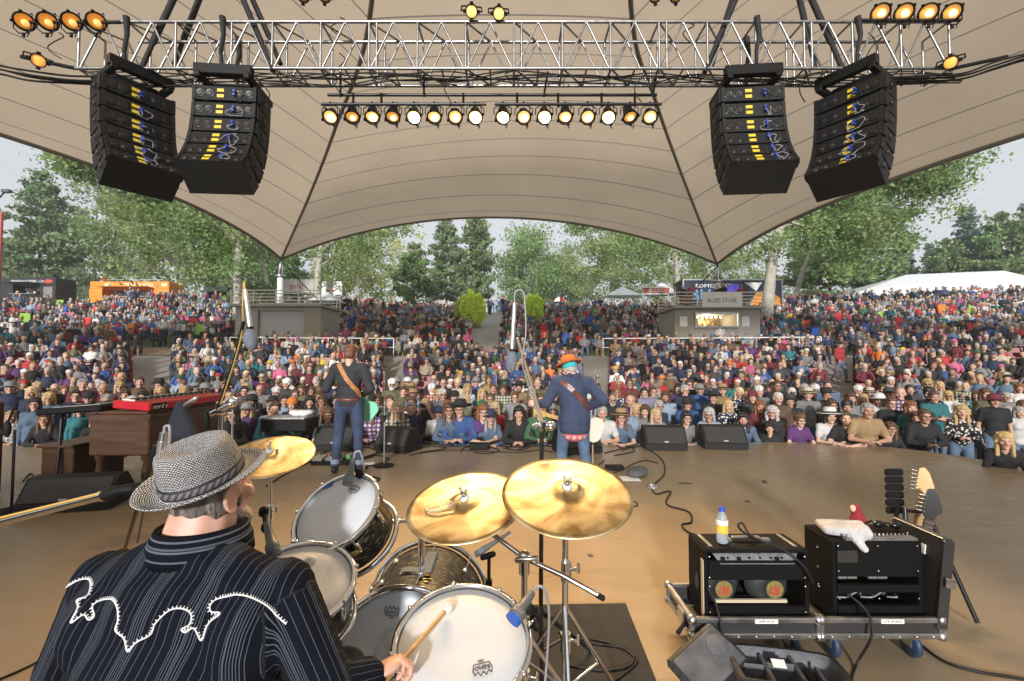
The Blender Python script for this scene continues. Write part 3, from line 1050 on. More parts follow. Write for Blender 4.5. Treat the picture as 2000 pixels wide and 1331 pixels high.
tree('pC', 808, 58, 478, 582, 'dark round pine left of the two tall centre pines', wscale=.9)
tree('pA', 872, 72, 425, 585, 'slim tall pine, left of the pair at the path')
tree('pB', 928, 70, 415, 590, 'tallest full pine beside the top of the path')
tree('dC', 1028, 72, 448, 585, 'round leafy tree right of the path')
tree('dB', 1150, 68, 425, 585, 'open airy poplar behind the red and white umbrella')
tree('dA', 1225, 72, 420, 585, 'tall poplar beyond the low white tents')
tree('dC', 1100, 90, 490, 585, 'far pale tree in the gap left of the airy poplar')
tree('dB', 1290, 60, 430, 580, 'poplar behind the red market banner')
tree('dA', 1385, 60, 450, 560, 'dense poplar behind the canopy mast at the store')
tree('dB', 1450, 64, 440, 560, 'light poplar behind the festival trailer')
tree('pA', 1690, 56, 350, 560, 'large dark pine behind the white marquee', wscale=1.5)
tree('pC', 1620, 58, 400, 560, 'wide dark pine beside the leaning poplar', wscale=1.0)
tree('sA', 1765, 66, 440, 545, 'blue-green spruce left of the small pointed spruce')
tree('sA', 1818, 78, 478, 545, 'small pointed spruce alone against the sky')
tree('sA', 1893, 64, 405, 545, 'tallest twin-topped spruce behind the marquee', wscale=1.3)
tree('pC', 1960, 58, 420, 545, 'broad green pine above the marquee ridge', wscale=.95)
tree('sA', 2010, 64, 400, 545, 'dark spruce at the right edge behind the broad pine')
tree('pC', 1850, 60, 470, 545, 'low green pine behind the marquee', wscale=.9)
tree('pB', 565, 70, 470, 570, 'pine half hidden behind the gelati banner')
def big_poplar(name, label, seed, keys, base_d, limbs, nleaf, tr_r, base=(.095, .135, .05), lsize=.22, clump=.65):
 """A poplar whose trunk and main limbs follow the photo; keys and limbs are pixels at a depth."""
 rs = np.random.default_rng(seed)
 P = [at(*k) for k in keys]
 root = Vector((P[0].x, P[0].y, float(gz(P[0].x, P[0].y)) - .2))
 P[0] = root
 t = thing(name, label, 'tree', root, 0, 'big poplars inside the seating slope')
 m = MB()
 sp = spline(P, 6)
 m.tube(sp, [tr_r * (1 - .6 * i / (len(sp) - 1)) for i in range(len(sp))], 10)
 cl = []
 for lk, r0, spread, dens in limbs:
  Q = [at(*k) for k in lk]
  b = spline(Q, 6)
  m.tube(b, [max(.02, r0 * (1 - .85 * i / (len(b) - 1))) for i in range(len(b))], 6)
  for k in range(dens):
   f = rs.uniform(.25, 1.05)
   c = b[min(len(b) - 1, int(f * (len(b) - 1)))] + Vector(rs.normal(size=3)) * spread
   cl.append(tuple(c))
   if k % 4 == 0:
    m.tube([b[min(len(b) - 1, int(f * .8 * (len(b) - 1)))], c], [.03, .012], 4)
 m.build('trunk', bark, t)
 cl = np.array(cl)
 idx = rs.integers(0, len(cl), nleaf)
 cen = cl[idx] + rs.normal(size=(nleaf, 3)) * np.array([clump, clump, clump * .7])
 me = leaves(cen, lsize, rs, leafcols(len(cl), idx, base, rs))
 me.transform(Matrix.Translation(-root))
 link('crown', me, LEAF, t)
big_poplar('poplar_tree', 'thick pale trunked poplar spreading over the left crowd under the canopy', 31,
   [(463, 640, 36), (464, 560, 36), (466, 490, 36), (462, 440, 36), (440, 400, 36)], 36,
   [([(464, 470, 36), (420, 440, 36), (380, 425, 35), (330, 400, 34)], .22, 1.5, 26), ([(464, 450, 36), (440, 400, 37), (400, 360, 37), (330, 330, 37)], .2, 1.4, 26),
   ([(330, 400, 35), (270, 370, 34), (200, 340, 33), (125, 312, 33)], .12, .75, 30), ([(466, 520, 36), (450, 500, 36), (420, 500, 36)], .1, .9, 10),
   ([(380, 430, 36), (300, 440, 36), (230, 420, 36)], .1, 1.3, 20), ([(466, 560, 36), (445, 530, 36), (410, 490, 36)], .1, .8, 10),
   ([(260, 370, 34), (190, 325, 33), (120, 300, 32)], .05, .35, 18)], 23000, .36)
big_poplar('poplar_tree', 'leaning poplar trunk beside the gelati banner, left of the centre view', 32,
   [(618, 580, 42), (622, 530, 42), (630, 480, 42), (650, 440, 42)], 42,
   [([(630, 490, 42), (670, 460, 42), (720, 440, 42), (790, 440, 42)], .16, 1.3, 26), ([(625, 520, 42), (660, 500, 42), (700, 480, 42)], .1, 1.1, 14), ([(632, 475, 42), (620, 450, 42), (600, 420, 42)], .12, 1.0, 10)], 6500, .42)
big_poplar('poplar_tree', 'slender pale poplar trunk just right of the closed hut mast', 33,
   [(525, 600, 46), (520, 540, 46), (505, 490, 46), (490, 440, 46)], 46,
   [([(510, 500, 46), (480, 470, 46), (440, 455, 46)], .12, 1.3, 14), ([(505, 490, 46), (530, 470, 46), (560, 480, 46)], .1, 1.2, 10)], 4500, .26)
big_poplar('poplar_tree', 'massive pale poplar leaning right beside the store hut', 34,
   [(1496, 625, 36), (1503, 560, 36), (1512, 490, 36), (1528, 430, 36), (1545, 395, 36)], 36,
   [([(1520, 450, 36), (1570, 410, 36), (1630, 380, 35), (1700, 350, 34)], .24, 1.3, 26), ([(1560, 415, 36), (1640, 400, 36), (1740, 400, 35), (1800, 390, 34)], .14, 1.2, 26),
   ([(1700, 350, 35), (1780, 330, 34), (1850, 310, 33), (1905, 288, 32)], .1, .6, 30), ([(1700, 360, 35), (1780, 350, 34), (1860, 365, 33)], .07, .5, 18), ([(1510, 500, 36), (1480, 470, 36), (1450, 470, 36)], .1, 1.1, 12),
   ([(1530, 430, 36), (1600, 450, 36), (1660, 470, 36), (1700, 480, 36)], .12, 1.2, 26), ([(1600, 420, 36), (1680, 430, 35), (1750, 440, 35)], .08, 1.0, 18)], 23000, .5)
big_poplar('poplar_tree', 'grey poplar trunk leaning right behind the right lawn', 35,
   [(1548, 600, 44), (1562, 550, 44), (1580, 500, 44), (1605, 450, 44)], 44,
   [([(1580, 500, 44), (1630, 480, 44), (1670, 490, 44)], .12, 1.2, 14), ([(1595, 470, 44), (1620, 430, 44), (1660, 410, 44)], .12, 1.3, 16)], 5000, .3)
big_poplar('poplar_tree', 'straight pale poplar left of the store hut', 36,
   [(1324, 600, 44), (1323, 540, 44), (1318, 480, 44), (1316, 440, 44)], 44,
   [([(1320, 500, 44), (1270, 495, 44), (1220, 490, 44), (1180, 485, 44)], .13, 1.3, 26), ([(1318, 480, 44), (1260, 455, 44), (1190, 440, 44), (1120, 430, 44)], .12, 1.3, 34), ([(1320, 520, 44), (1360, 490, 44), (1400, 480, 44)], .1, 1.2, 12)], 9000, .3)
def shrub(px, d, w, h, label, base, seed, pyc):
 rs = np.random.default_rng(seed)
 p = at(px, pyc, d)
 g = float(gz(p.x, d))
 t = thing('shrub', label, 'shrub', (p.x, d, g), 0, 'shrubs on the lawn')
 n = 4500
 v = rs.normal(size=(n, 3))
 v /= np.linalg.norm(v, axis=1)[:, None]
 rad = rs.uniform(.55, 1.0, n) ** .5 * (1 + .18 * np.sin(v[:, 0] * 7 + seed) * np.cos(v[:, 2] * 6))
 c = v * rad[:, None] * np.array([w / 2, w / 2, h / 2]) + np.array([0, 0, h / 2])
 idx = rs.integers(0, 60, n)
 link('crown', leaves(c, .16, rs, leafcols(60, idx, base, rs, .3)), LEAF, t)
 m = MB()
 for k in range(6):
  a_ = k * 1.05
  m.tube([(0, 0, -.1), (w * .3 * math.cos(a_), w * .3 * math.sin(a_), h * .7)], [.04, .015], 5)
 m.build('trunk', bark, t, world=False)
shrub(925, 37, 2.2, 3.0, 'yellow-green shrub at the left of the path entrance', (.30, .36, .07), 41, 630)
shrub(905, 39, 1.6, 2.2, 'smaller yellow-green shrub just behind the path shrub', (.22, .27, .06), 42, 630)
shrub(1042, 38, 1.7, 2.7, 'yellow-green shrub at the right of the path, behind the microphone', (.30, .36, .07), 43, 610)
shrub(500, 40, 4.5, 3.0, 'dark green bush growing behind the closed hut railing', (.06, .09, .035), 44, 560)
# far wood that reads as one mass
rs = np.random.default_rng(77)
n = 26000
xx = rs.uniform(-190, 190, n)
yy = rs.uniform(105, 135, n) - np.abs(xx) * .15
hh = 5.0 + 3.2 * np.sin(xx * .21) + 2.2 * np.sin(xx * .57 + 1) + np.clip(np.abs(xx + 3) - 12, 0, 50) * .16
zz = gz(xx, yy) + rs.uniform(0, 1, n) ** .8 * np.maximum(hh, 2)
me = leaves(np.stack([xx, yy, zz], -1), 1.05, rs, leafcols(900, (np.floor((xx + 190) * 2.3)).astype(int) % 900, (.10, .135, .085), rs, .3))
tag(link('woods', me, LEAF), 'hazy belt of far woods behind the crest', 'woods', kind='stuff')
# moist summer air between the stage and the woods
hz_ = MB().box((0, 100, 15), (540, 340, 44)).build('haze', None)
hm_ = bpy.data.materials.new('haze_air')
hm_.use_nodes = True
hn = hm_.node_tree.nodes
hn.clear()
pv = hn.new('ShaderNodeVolumePrincipled')
pv.inputs['Color'].default_value = (.93, .95, .97, 1)
pv.inputs['Density'].default_value = .0013
pv.inputs['Anisotropy'].default_value = .2
ho = hn.new('ShaderNodeOutputMaterial')
hm_.node_tree.links.new(pv.outputs[0], ho.inputs['Volume'])
hz_.data.materials.append(hm_)
tag(hz_, 'pale damp air over the festival ground', 'haze', kind='stuff')
# ================================================================ PEOPLE
SKIN = mat('skin', (.6, .4, .3), .5, objcol=True, attr='Col', nscale=18, namp=.09)
HAIR = mat('hair', (.1, .07, .05), .55, objcol=True, nscale=26, namp=.5, bump=.9, bscale=60, stretch=(1, 1, .25))
CLOTH = mat('cloth', (.1, .1, .1), .85, objcol=True, nscale=7, namp=.22, bump=.75, bscale=11)
HATM = mat('hat_felt', (.1, .1, .1), .85, objcol=True, nscale=30, namp=.2, bump=.3, bscale=120)
LEATHER = mat('leather_jacket', (.02, .02, .022), .38, objcol=True, nscale=9, namp=.3, bump=.8, bscale=12)
SHADE = mat('dark_lens', (.008, .008, .01), .12)
FRAME = mat('glasses_frame', (.02, .018, .015), .35)
def pattern_mat(name, kind):
 m = mat(name, (.5, .5, .5), .85, objcol=True, nscale=7, namp=.15, bump=.7, bscale=11)
 n, l, p = nodes(m)
 src = p.inputs['Base Color'].links[0].from_socket
 tc = n.new('ShaderNodeTexCoord')
 mx = n.new('ShaderNodeMix')
 mx.data_type = 'RGBA'
 l.new(src, mx.inputs[6])
 if kind == 'plaid':
  fs = []
  for dr in ('X', 'Z'):
   w = n.new('ShaderNodeTexWave')
   w.bands_direction = dr
   w.inputs['Scale'].default_value = 4.5
   l.new(tc.outputs['Object'], w.inputs[0])
   fs.append(w)
  a = n.new('ShaderNodeMath')
  a.operation = 'MULTIPLY'
  l.new(fs[0].outputs['Fac'], a.inputs[0])
  l.new(fs[1].outputs['Fac'], a.inputs[1])
  l.new(a.outputs[0], mx.inputs[0])
  mx.inputs[7].default_value = (.6, .58, .55, 1)
 else:
  v = n.new('ShaderNodeTexVoronoi')
  v.inputs['Scale'].default_value = 20 if kind == 'floral' else 9
  l.new(tc.outputs['Object'], v.inputs[0])
  c = n.new('ShaderNodeMath')
  c.operation = 'LESS_THAN'
  c.inputs[1].default_value = .38
  l.new(v.outputs['Distance'], c.inputs[0])
  l.new(c.outputs[0], mx.inputs[0])
  mx.inputs[7].default_value = (.6, .56, .52, 1)
 l.new(mx.outputs[2], p.inputs['Base Color'])
 return m
PLAID = pattern_mat('plaid_cloth', 'plaid')
FLORAL = pattern_mat('floral_cloth', 'floral')
def lerp(a, b, t):
 return tuple(x + (y - x) * t for x, y in zip(a, b))
def hand(mb, wrist, d, nrm, side, curl=.5, s=1.0, n=6, spread=1.0):
 """Palm, four fingers of unequal length and a thumb; d points along the palm, nrm out of its back."""
 w = Vector(wrist)
 d = Vector(d).normalized()
 nrm = Vector(nrm)
 nrm = (nrm - d * nrm.dot(d)).normalized()
 x = d.cross(nrm) * side
 M = Matrix((x, d, nrm)).transposed()
 mb.ell(w + d * .048 * s, (.042 * s, .054 * s, .016 * s), M, 10, 6)
 for i, L in enumerate((.070, .078, .073, .058)):
  o = (-.030 + .0195 * i) * s
  b = w + d * (.088 - .004 * abs(i - 1)) * s + x * o
  p, ang = b, 0
  for k, seg in enumerate((.45, .32, .23)):
   ang += curl * (.75, 1.0, .7)[k]
   dd = d * math.cos(ang) - nrm * math.sin(ang) + x * (.05 * (i - 1.5) * spread)
   q = p + dd * L * seg * s * 1.05
   mb.cap(p, q, (.0088 - .0007 * k) * s, (.0082 - .0008 * k) * s, n)
   p = q
 b = w + d * .022 * s - x * .034 * s
 q = b + (d * .65 - x * .6 - nrm * .25 * curl).normalized() * .036 * s
 mb.cap(b, q, .0115 * s, .0098 * s, n)
 mb.cap(q, q + (d * .9 - x * .05 - nrm * .5 * curl).normalized() * .03 * s, .0095 * s, .008 * s, n)
def mirror(p):
 return (-p[0], p[1], p[2])
def pose_joints(pose, fem):
 sw = .140 if fem else .168
 J = dict(hip=(.09, 0, .92), knee=(.11, -.02, .50), ankle=(.12, .03, .09), toe=(.135, -.13, .035), pelvis=(0, 0, .95), belly=(0, -.01, 1.10), chest=(0, 0, 1.28),
   neck=(0, .015, 1.46), head=(0, -.02, 1.60), sho=(sw, .01, 1.40), elb=(sw + .06, .04, 1.12), wri=(sw + .06, -.07, .88), hd=(0, -.25, -1), hn=(1, 0, 0), curl=.45)
 J['asym'] = {}
 if pose == 'lean':
  J.update(pelvis=(0, .02, .95), belly=(0, -.03, 1.10), chest=(0, -.08, 1.26), neck=(0, -.12, 1.42), head=(0, -.18, 1.55), sho=(sw, -.09, 1.35), elb=(sw + .09, -.22, 1.105),
    wri=(.075, -.37, 1.095), hd=(-1, -.35, 0), hn=(0, 0, 1), curl=.35)
 elif pose == 'cross':
  J.update(elb=(sw + .05, -.05, 1.13), wri=(-.02, -.2, 1.17), hd=(-1, .15, .1), hn=(0, -1, 0), curl=.3)
 elif pose == 'photo':
  J.update(elb=(sw + .04, -.2, 1.27), wri=(.075, -.27, 1.53), hd=(-.3, 0, 1), hn=(.7, -.7, 0), curl=.9)
 elif pose == 'clap':
  J.update(elb=(sw + .06, -.07, 1.13), wri=(.035, -.28, 1.26), hd=(-.1, -.4, 1), hn=(1, 0, 0), curl=.15)
 elif pose == 'walk':
  J.update(asym={'knee': ((.1, -.16, .52), (-.1, .06, .50)), 'ankle': ((.1, -.2, .10), (-.1, .32, .16)), 'toe': ((.11, -.36, .05), (-.11, .2, .05)),
      'elb': ((sw + .06, .1, 1.13), (-sw - .06, -.02, 1.13)), 'wri': ((sw + .05, .05, .9), (-sw - .05, -.2, .95))})
 elif pose.startswith('sit'):
  J.update(pelvis=(0, .02, .54), hip=(.09, .0, .52), knee=(.12, -.42, .52), ankle=(.12, -.43, .10), toe=(.13, -.58, .045), belly=(0, .03, .70), chest=(0, .05, .88), neck=(0, .05, 1.05),
    head=(0, .01, 1.19), sho=(sw, .05, .99), elb=(sw + .07, .03, .73), wri=(.10, -.2, .64), hd=(-.7, -.7, -.2), hn=(.2, -.2, 1))
  if pose == 'sitx':
   J.update(elb=(sw + .05, -.0, .74), wri=(-.02, -.15, .78), hd=(-1, .15, .1), hn=(0, -1, 0), curl=.3)
  elif pose == 'sitchin':
   J['asym'] = {'elb': ((sw + .03, -.12, .74), (-sw - .06, .0, .73)), 'wri': ((.06, -.15, .99), (-.05, -.2, .72))}
 return J
def jt(J, k, s):
 if k in J['asym']:
  return J['asym'][k][0 if s > 0 else 1]
 p = J[k]
 return p if s > 0 else mirror(p)
def torso_blobs(mb, J, fem, fat, g, hem=True):
 """Trunk shapes grown by g: pelvis, belly, chest, shoulders."""
 w = (1.0 + .28 * fat) * (.92 if fem else 1)
 mb.ell(J['pelvis'], (.160 * w * (1.08 if fem else 1) + g, .112 * w + g, .13 + g))
 mb.ell(J['belly'], (.142 * w + .03 * fat + g, .105 * w + .06 * fat + g, .16 + g))
 mb.ell(J['chest'], (.165 * w + g, .115 * w + g, .19 + g))
 c, n = Vector(J['chest']), Vector(J['neck'])
 up = (n - c).normalized()
 if fem:
  for s in (-1, 1):
   mb.ell(c + Vector((.066 * s, -.068, .0)), (.062 + g, .052 + g, .062 + g))
 for s in (-1, 1):
  sh = Vector(jt(J, 'sho', s))
  mb.cap(c + up * .09 + Vector((.05 * s, 0, 0)), sh, .085 + g, .062 * (.9 if fem else 1) + g)
  mb.cap(n - up * .02, sh - Vector((.03 * s, 0, -.005)), .05 + g, .05 + g)
def arm_blobs(mb, J, s, fem, fat, g, upto=2.0, r=1.0):
 k = (.86 if fem else 1.0) * (1 + .15 * fat) * r
 a, b, c = (Vector(jt(J, q, s)) for q in ('sho', 'elb', 'wri'))
 if upto < 1:
  mb.cap(a, a.lerp(b, upto), .058 * k + g, .052 * k + g * 1.2)
 else:
  mb.cap(a, b, .056 * k + g, .044 * k + g)
  mb.cap(b, b.lerp(c, upto - 1), .044 * k + g, (.030 + .01 * (2 - upto)) * k + g)
def leg_blobs(mb, J, s, fem, fat, g):
 k = 1 + .15 * fat
 a, b, c = (Vector(jt(J, q, s)) for q in ('hip', 'knee', 'ankle'))
 mb.cap(a, b, .088 * k + g, .058 * k + g)
 mb.cap(b, b.lerp(c, .35) + Vector((0, .012, 0)), .055 * k + g, .056 * k + g)
 mb.cap(b.lerp(c, .35), c, .055 * k + g, .040 + g)
_HEADS = {}
def head_mesh(fem, vox=.0085):
 k = (fem, vox)
 if k in _HEADS:
  return _HEADS[k]
 m = MB()
 m.ell((0, .012, .035), (.074, .093, .083), None, 20, 14)
 m.ell((0, -.025, -.02), (.060, .070, .085), None, 16, 12)
 j = .92 if fem else 1.0
 m.ell((0, -.042, -.078), (.047 * j, .045, .040), None, 14, 10)
 m.ell((0, -.075, -.098), (.022, .018, .018))
 m.cap((0, -.092, .012), (0, -.113, -.026), .0085, .0135, 8)
 m.cap((-.012, -.1, -.03), (.012, -.1, -.03), .010, .010, 8)
 m.cap((-.042, -.080, .026), (.042, -.080, .026), .011, .011, 8)
 for s in (-1, 1):
  m.ell((.046 * s, -.066, -.02), (.022, .022, .02))
  m.ell((.075 * s, .008, -.008), (.011, .021, .032))
 m.cap((-.018, -.088, -.055), (.018, -.088, -.055), .0095, .0095, 8)
 m.cap((0, .02, -.05), (0, .035, -.17), .054 * j, .056 * j, 12)
 if vox < .006:
  for s in (-1, 1):
   m.tube([(.084 * s, .006 + .023 * math.cos(a), -.005 + .034 * math.sin(a)) for a in [R(q) for q in range(-100, 200, 20)]], .0062, 6)
 me = fuse(m, vox, 3, .4)
 co = np.empty(len(me.vertices) * 3, np.float32)
 me.vertices.foreach_get('co', co)
 co = co.reshape(-1, 3)
 c = np.ones((len(co), 3), np.float32)
 x, y, z = co.T
 front = y < -.04
 def spot(cx, cz, rx, rz, col, f=front):
  mk = f & ((((np.abs(x) - cx) / rx) ** 2 + ((z - cz) / rz) ** 2) < 1)
  c[mk] = col
 spot(.030, .002, .015, .0085, (.62, .52, .48))
 spot(.029, .003, .0075, .0085, (.16, .11, .09))
 spot(.031, .023, .021, .006, (.60, .50, .44))
 spot(0, -.056, .026, .0085, (.78, .36, .36) if fem else (.85, .50, .46))
 spot(.048, -.03, .02, .02, (1.05, .88, .84))
 point_col(me, 'Col', c)
 _HEADS[k] = me
 return me
_BODY = {}
def white_attr(me):
 point_col(me, 'Col', np.ones((len(me.vertices), 3), np.float32))
def bodies(pose, fem, fat, vox=.017, J=None, key=None):
 """Body, short-sleeved top, long-sleeved top and trousers of one pose."""
 k = (key or pose, fem, fat)
 if k in _BODY:
  return _BODY[k]
 J = J or pose_joints(pose, fem)
 b = MB()
 torso_blobs(b, J, fem, fat, 0)
 n, h = Vector(J['neck']), Vector(J['head'])
 b.cap(n - (h - n) * .4, h + (n - h) * .45, .062, .052)
 hands = MB()
 for s in (-1, 1):
  arm_blobs(b, J, s, fem, fat, 0)
  leg_blobs(b, J, s, fem, fat, 0)
  b.cap(jt(J, 'ankle', s), jt(J, 'toe', s), .038, .034)
  hd, hn = J.get('hdL' if s > 0 else 'hdR', J['hd']), J.get('hnL' if s > 0 else 'hnR', J['hn'])
  if s < 0 and 'hdR' not in J:
   hd, hn = mirror(hd), mirror(hn)
  hand(hands, jt(J, 'wri', s), hd, hn, -s, J.get('curlL' if s > 0 else 'curlR', J['curl']), .95 if fem else 1.05, 5)
 me = fuse(b, vox, 3)
 hm = hands.mesh('h')
 white_attr(me)
 white_attr(hm)
 me2 = join_mesh(me, hm, 'person_body')
 hd = head_mesh(fem).copy()
 hp = J.get('hrot', (0, 0, 0))
 hd.transform(TM(J['head'], hp, 1.06))
 me3 = join_mesh(me2, hd, 'person_body')
 me3.polygons.foreach_set('use_smooth', [True] * len(me3.polygons))
 out = {'body': me3, 'J': J}
 for nm, up in (('short', .62), ('long', 1.93)):
  t = MB()
  torso_blobs(t, J, fem, fat, .016)
  for s in (-1, 1):
   arm_blobs(t, J, s, fem, fat, .014, up)
  out[nm] = fuse(t, vox, 3, name='shirt')
 t = MB()
 p = Vector(J['pelvis'])
 w = (1.0 + .28 * fat) * (.92 if fem else 1)
 t.ell(p - Vector((0, 0, .03)), (.155 * w * (1.08 if fem else 1) + .012, .11 * w + .012, .12))
 for s in (-1, 1):
  leg_blobs(t, J, s, fem, fat, .012)
 out['pants'] = fuse(t, vox, 3, name='trousers')
 out['shoes'] = []
 for s in (-1, 1):
  t = MB()
  a, b_ = Vector(jt(J, 'ankle', s)), Vector(jt(J, 'toe', s))
  t.cap(a + Vector((0, .03, -.045)), b_, .045, .042)
  t.cap(a + Vector((0, 0, .03)), a - Vector((0, 0, .03)), .05, .05)
  out['shoes'].append(fuse(t, vox * .8, 2, name='shoe'))
 _BODY[k] = out
 return out
_HAIRS = {}
def hair_mesh(style):
 if style in _HAIRS:
  return _HAIRS[style]
 rs = random.Random(hash(style) % 1000)
 m = MB()
 def cap_(g=0):
  m.ell((0, .022, .048), (.080 + g, .092 + g, .080 + g), None, 16, 12)
  m.ell((0, .065, -.005), (.066 + g, .042 + g, .075))
 if style == 'bald':
  m.ell((0, .06, -.012), (.070, .046, .045))
  for s in (-1, 1):
   m.ell((.068 * s, .025, -.005), (.014, .045, .035))
 else:
  cap_(.006 if style in ('short', 'tidy') else .014)
  for s in (-1, 1):
   m.ell((.069 * s, .015, .015), (.016, .05, .05))
  if style in ('tidy', 'short'):
   m.cap((-.05, -.065, .085), (.05, -.068, .085), .022, .018)
  if style == 'fluffy':
   for i in range(26):
    a, b = rs.uniform(0, 6.28), rs.uniform(.1, 1.2)
    m.ell((.085 * math.cos(a) * math.sin(b), .02 + .09 * math.sin(a) * math.sin(b), .05 + .085 * math.cos(b)), (.032, .032, .03))
  if style in ('bob', 'long', 'curly', 'wavy', 'pony'):
   m.cap((-.055, -.062, .080), (.03, -.078, .080), .026, .022)
   zb = {'bob': -.10, 'long': -.24, 'curly': -.22, 'wavy': -.2, 'pony': -.02}[style]
   for s in (-1, 1):
    m.cap((.074 * s, .0, .04), (.080 * s, .0 if style != 'bob' else .01, zb), .026, .030 if style != 'bob' else .026)
    m.cap((.066 * s, .04, .03), (.075 * s, .05, zb - .02), .035, .034)
   m.cap((0, .075, .03), (0, .085, zb - .03), .058, .06)
   if style == 'pony':
    m.cap((0, .11, .03), (0, .15, -.16), .03, .02)
   if style in ('curly', 'wavy'):
    for i in range(70 if style == 'curly' else 36):
     a = rs.uniform(-.25, PI + .25)
     z = rs.uniform(zb - .02, .11)
     rr = .098 if z < .06 else .075
     m.ell((rr * math.cos(a), .01 + rr * .9 * math.sin(a), z), [rs.uniform(.018, .03)] * 3, None, 8, 6)
 me = fuse(m, .011, 2, .4, name='hair')
 _HAIRS[style] = me
 return me
def beard_mesh():
 if 'beard' not in _HAIRS:
  m = MB()
  m.ell((0, -.062, -.098), (.046, .042, .034))
  for s in (-1, 1):
   m.cap((.058 * s, -.012, -.045), (.034 * s, -.062, -.088), .017, .024)
  m.cap((-.026, -.092, -.044), (.026, -.092, -.044), .0085, .0085)
  _HAIRS['beard'] = fuse(m, .009, 2, .4, name='beard')
 return _HAIRS['beard']
_HATS = {}
def hat_mesh(k):
 if k in _HATS:
  return _HATS[k]
 m = MB()
 if k == 'cap':
  m.lathe([(.094, .035), (.096, .055), (.09, .09), (.07, .122), (.035, .14), (0, .145)], 18, None, sy=1.12)
  vs, fs = [], []
  for i in range(11):
   a = PI + PI * (.08 + .84 * i / 10)
   for (r, z) in ((.09, .045), (.13, .043), (.165, .03)):
    vs.append((r * .95 * math.cos(a), r * 1.08 * math.sin(a) - .01, z))
  for i in range(10):
   for j in range(2):
    q = i * 3 + j
    fs.append((q, q + 1, q + 4, q + 3))
  m.add(vs, fs, True)
  m.add([(x, y, z - .006) for x, y, z in vs], [f[::-1] for f in fs], True)
 elif k == 'beanie':
  m.lathe([(.09, .02), (.098, .03), (.097, .06), (.09, .1), (.065, .135), (.03, .15), (0, .155)], 18, None, sy=1.1)
 else:
  br = .155 if k == 'fedora' else .185
  m.lathe([(.095, .05), (br * .8, .042), (br, .05 if k != 'cowboy' else .08), (br, .056 if k != 'cowboy' else .086), (br * .8, .05), (.096, .058), (.093, .10), (.08, .15), (.06, .158), (.03, .148), (0, .145)], 24, None, sy=1.15)
 me = m.mesh('hat')
 _HATS[k] = me
 return me
def hatband_mesh():
 if 'band' not in _HATS:
  m = MB()
  m.lathe([(.0965, .058), (.099, .06), (.0975, .083), (.095, .085)], 24, None, sy=1.15)
  _HATS['band'] = m.mesh('hat_band')
 return _HATS['band']
def glasses_mesh(k):
 if k not in _HATS:
  m = MB()
  for s in (-1, 1):
   if k == 'glasses':
    m.tube([(.031 * s + .021 * math.cos(a), -.104 + .004 * abs(math.cos(a)), .004 + .016 * math.sin(a)) for a in [2 * PI * i / 10 for i in range(11)]], .0024, 4, False)
   else:
    m.ell((.031 * s, -.1, .003), (.023, .007, .017), None, 10, 6)
   m.tube([(.05 * s, -.098, .01), (.079 * s, 0, .008)], .0024, 4)
  m.tube([(-.011, -.108, .008), (.011, -.108, .008)], .003, 4)
  _HATS[k] = m.mesh(k)
 return _HATS[k]
SK = [(.47, .28, .20), (.51, .32, .24), (.42, .25, .175), (.53, .34, .255), (.49, .29, .225), (.39, .23, .16)]
HC = {'blonde': (.42, .29, .13), 'fair': (.50, .38, .22), 'brown': (.085, .045, .022), 'dark': (.018, .013, .011), 'grey': (.30, .29, .28), 'white': (.62, .61, .60), 'auburn': (.19, .07, .03), 'silver': (.42, .41, .40)}
TC = {'black': (.014, .014, .016), 'charcoal': (.04, .04, .043), 'navy': (.018, .026, .06), 'grey': (.19, .19, .195), 'blue': (.03, .075, .22), 'denim blue': (.085, .13, .20), 'pale blue': (.24, .31, .41),
  'white': (.55, .55, .54), 'maroon': (.13, .018, .028), 'red': (.36, .03, .035), 'teal': (.025, .14, .16), 'purple': (.075, .025, .11), 'pink': (.45, .10, .20), 'olive': (.12, .115, .06), 'green': (.035, .11, .05),
  'tan': (.27, .18, .09), 'cream': (.45, .39, .29), 'brown': (.12, .07, .04), 'orange': (.55, .16, .03), 'yellow': (.50, .36, .05), 'lavender': (.20, .18, .28)}
LABELS = set()
PCOUNT = [0]
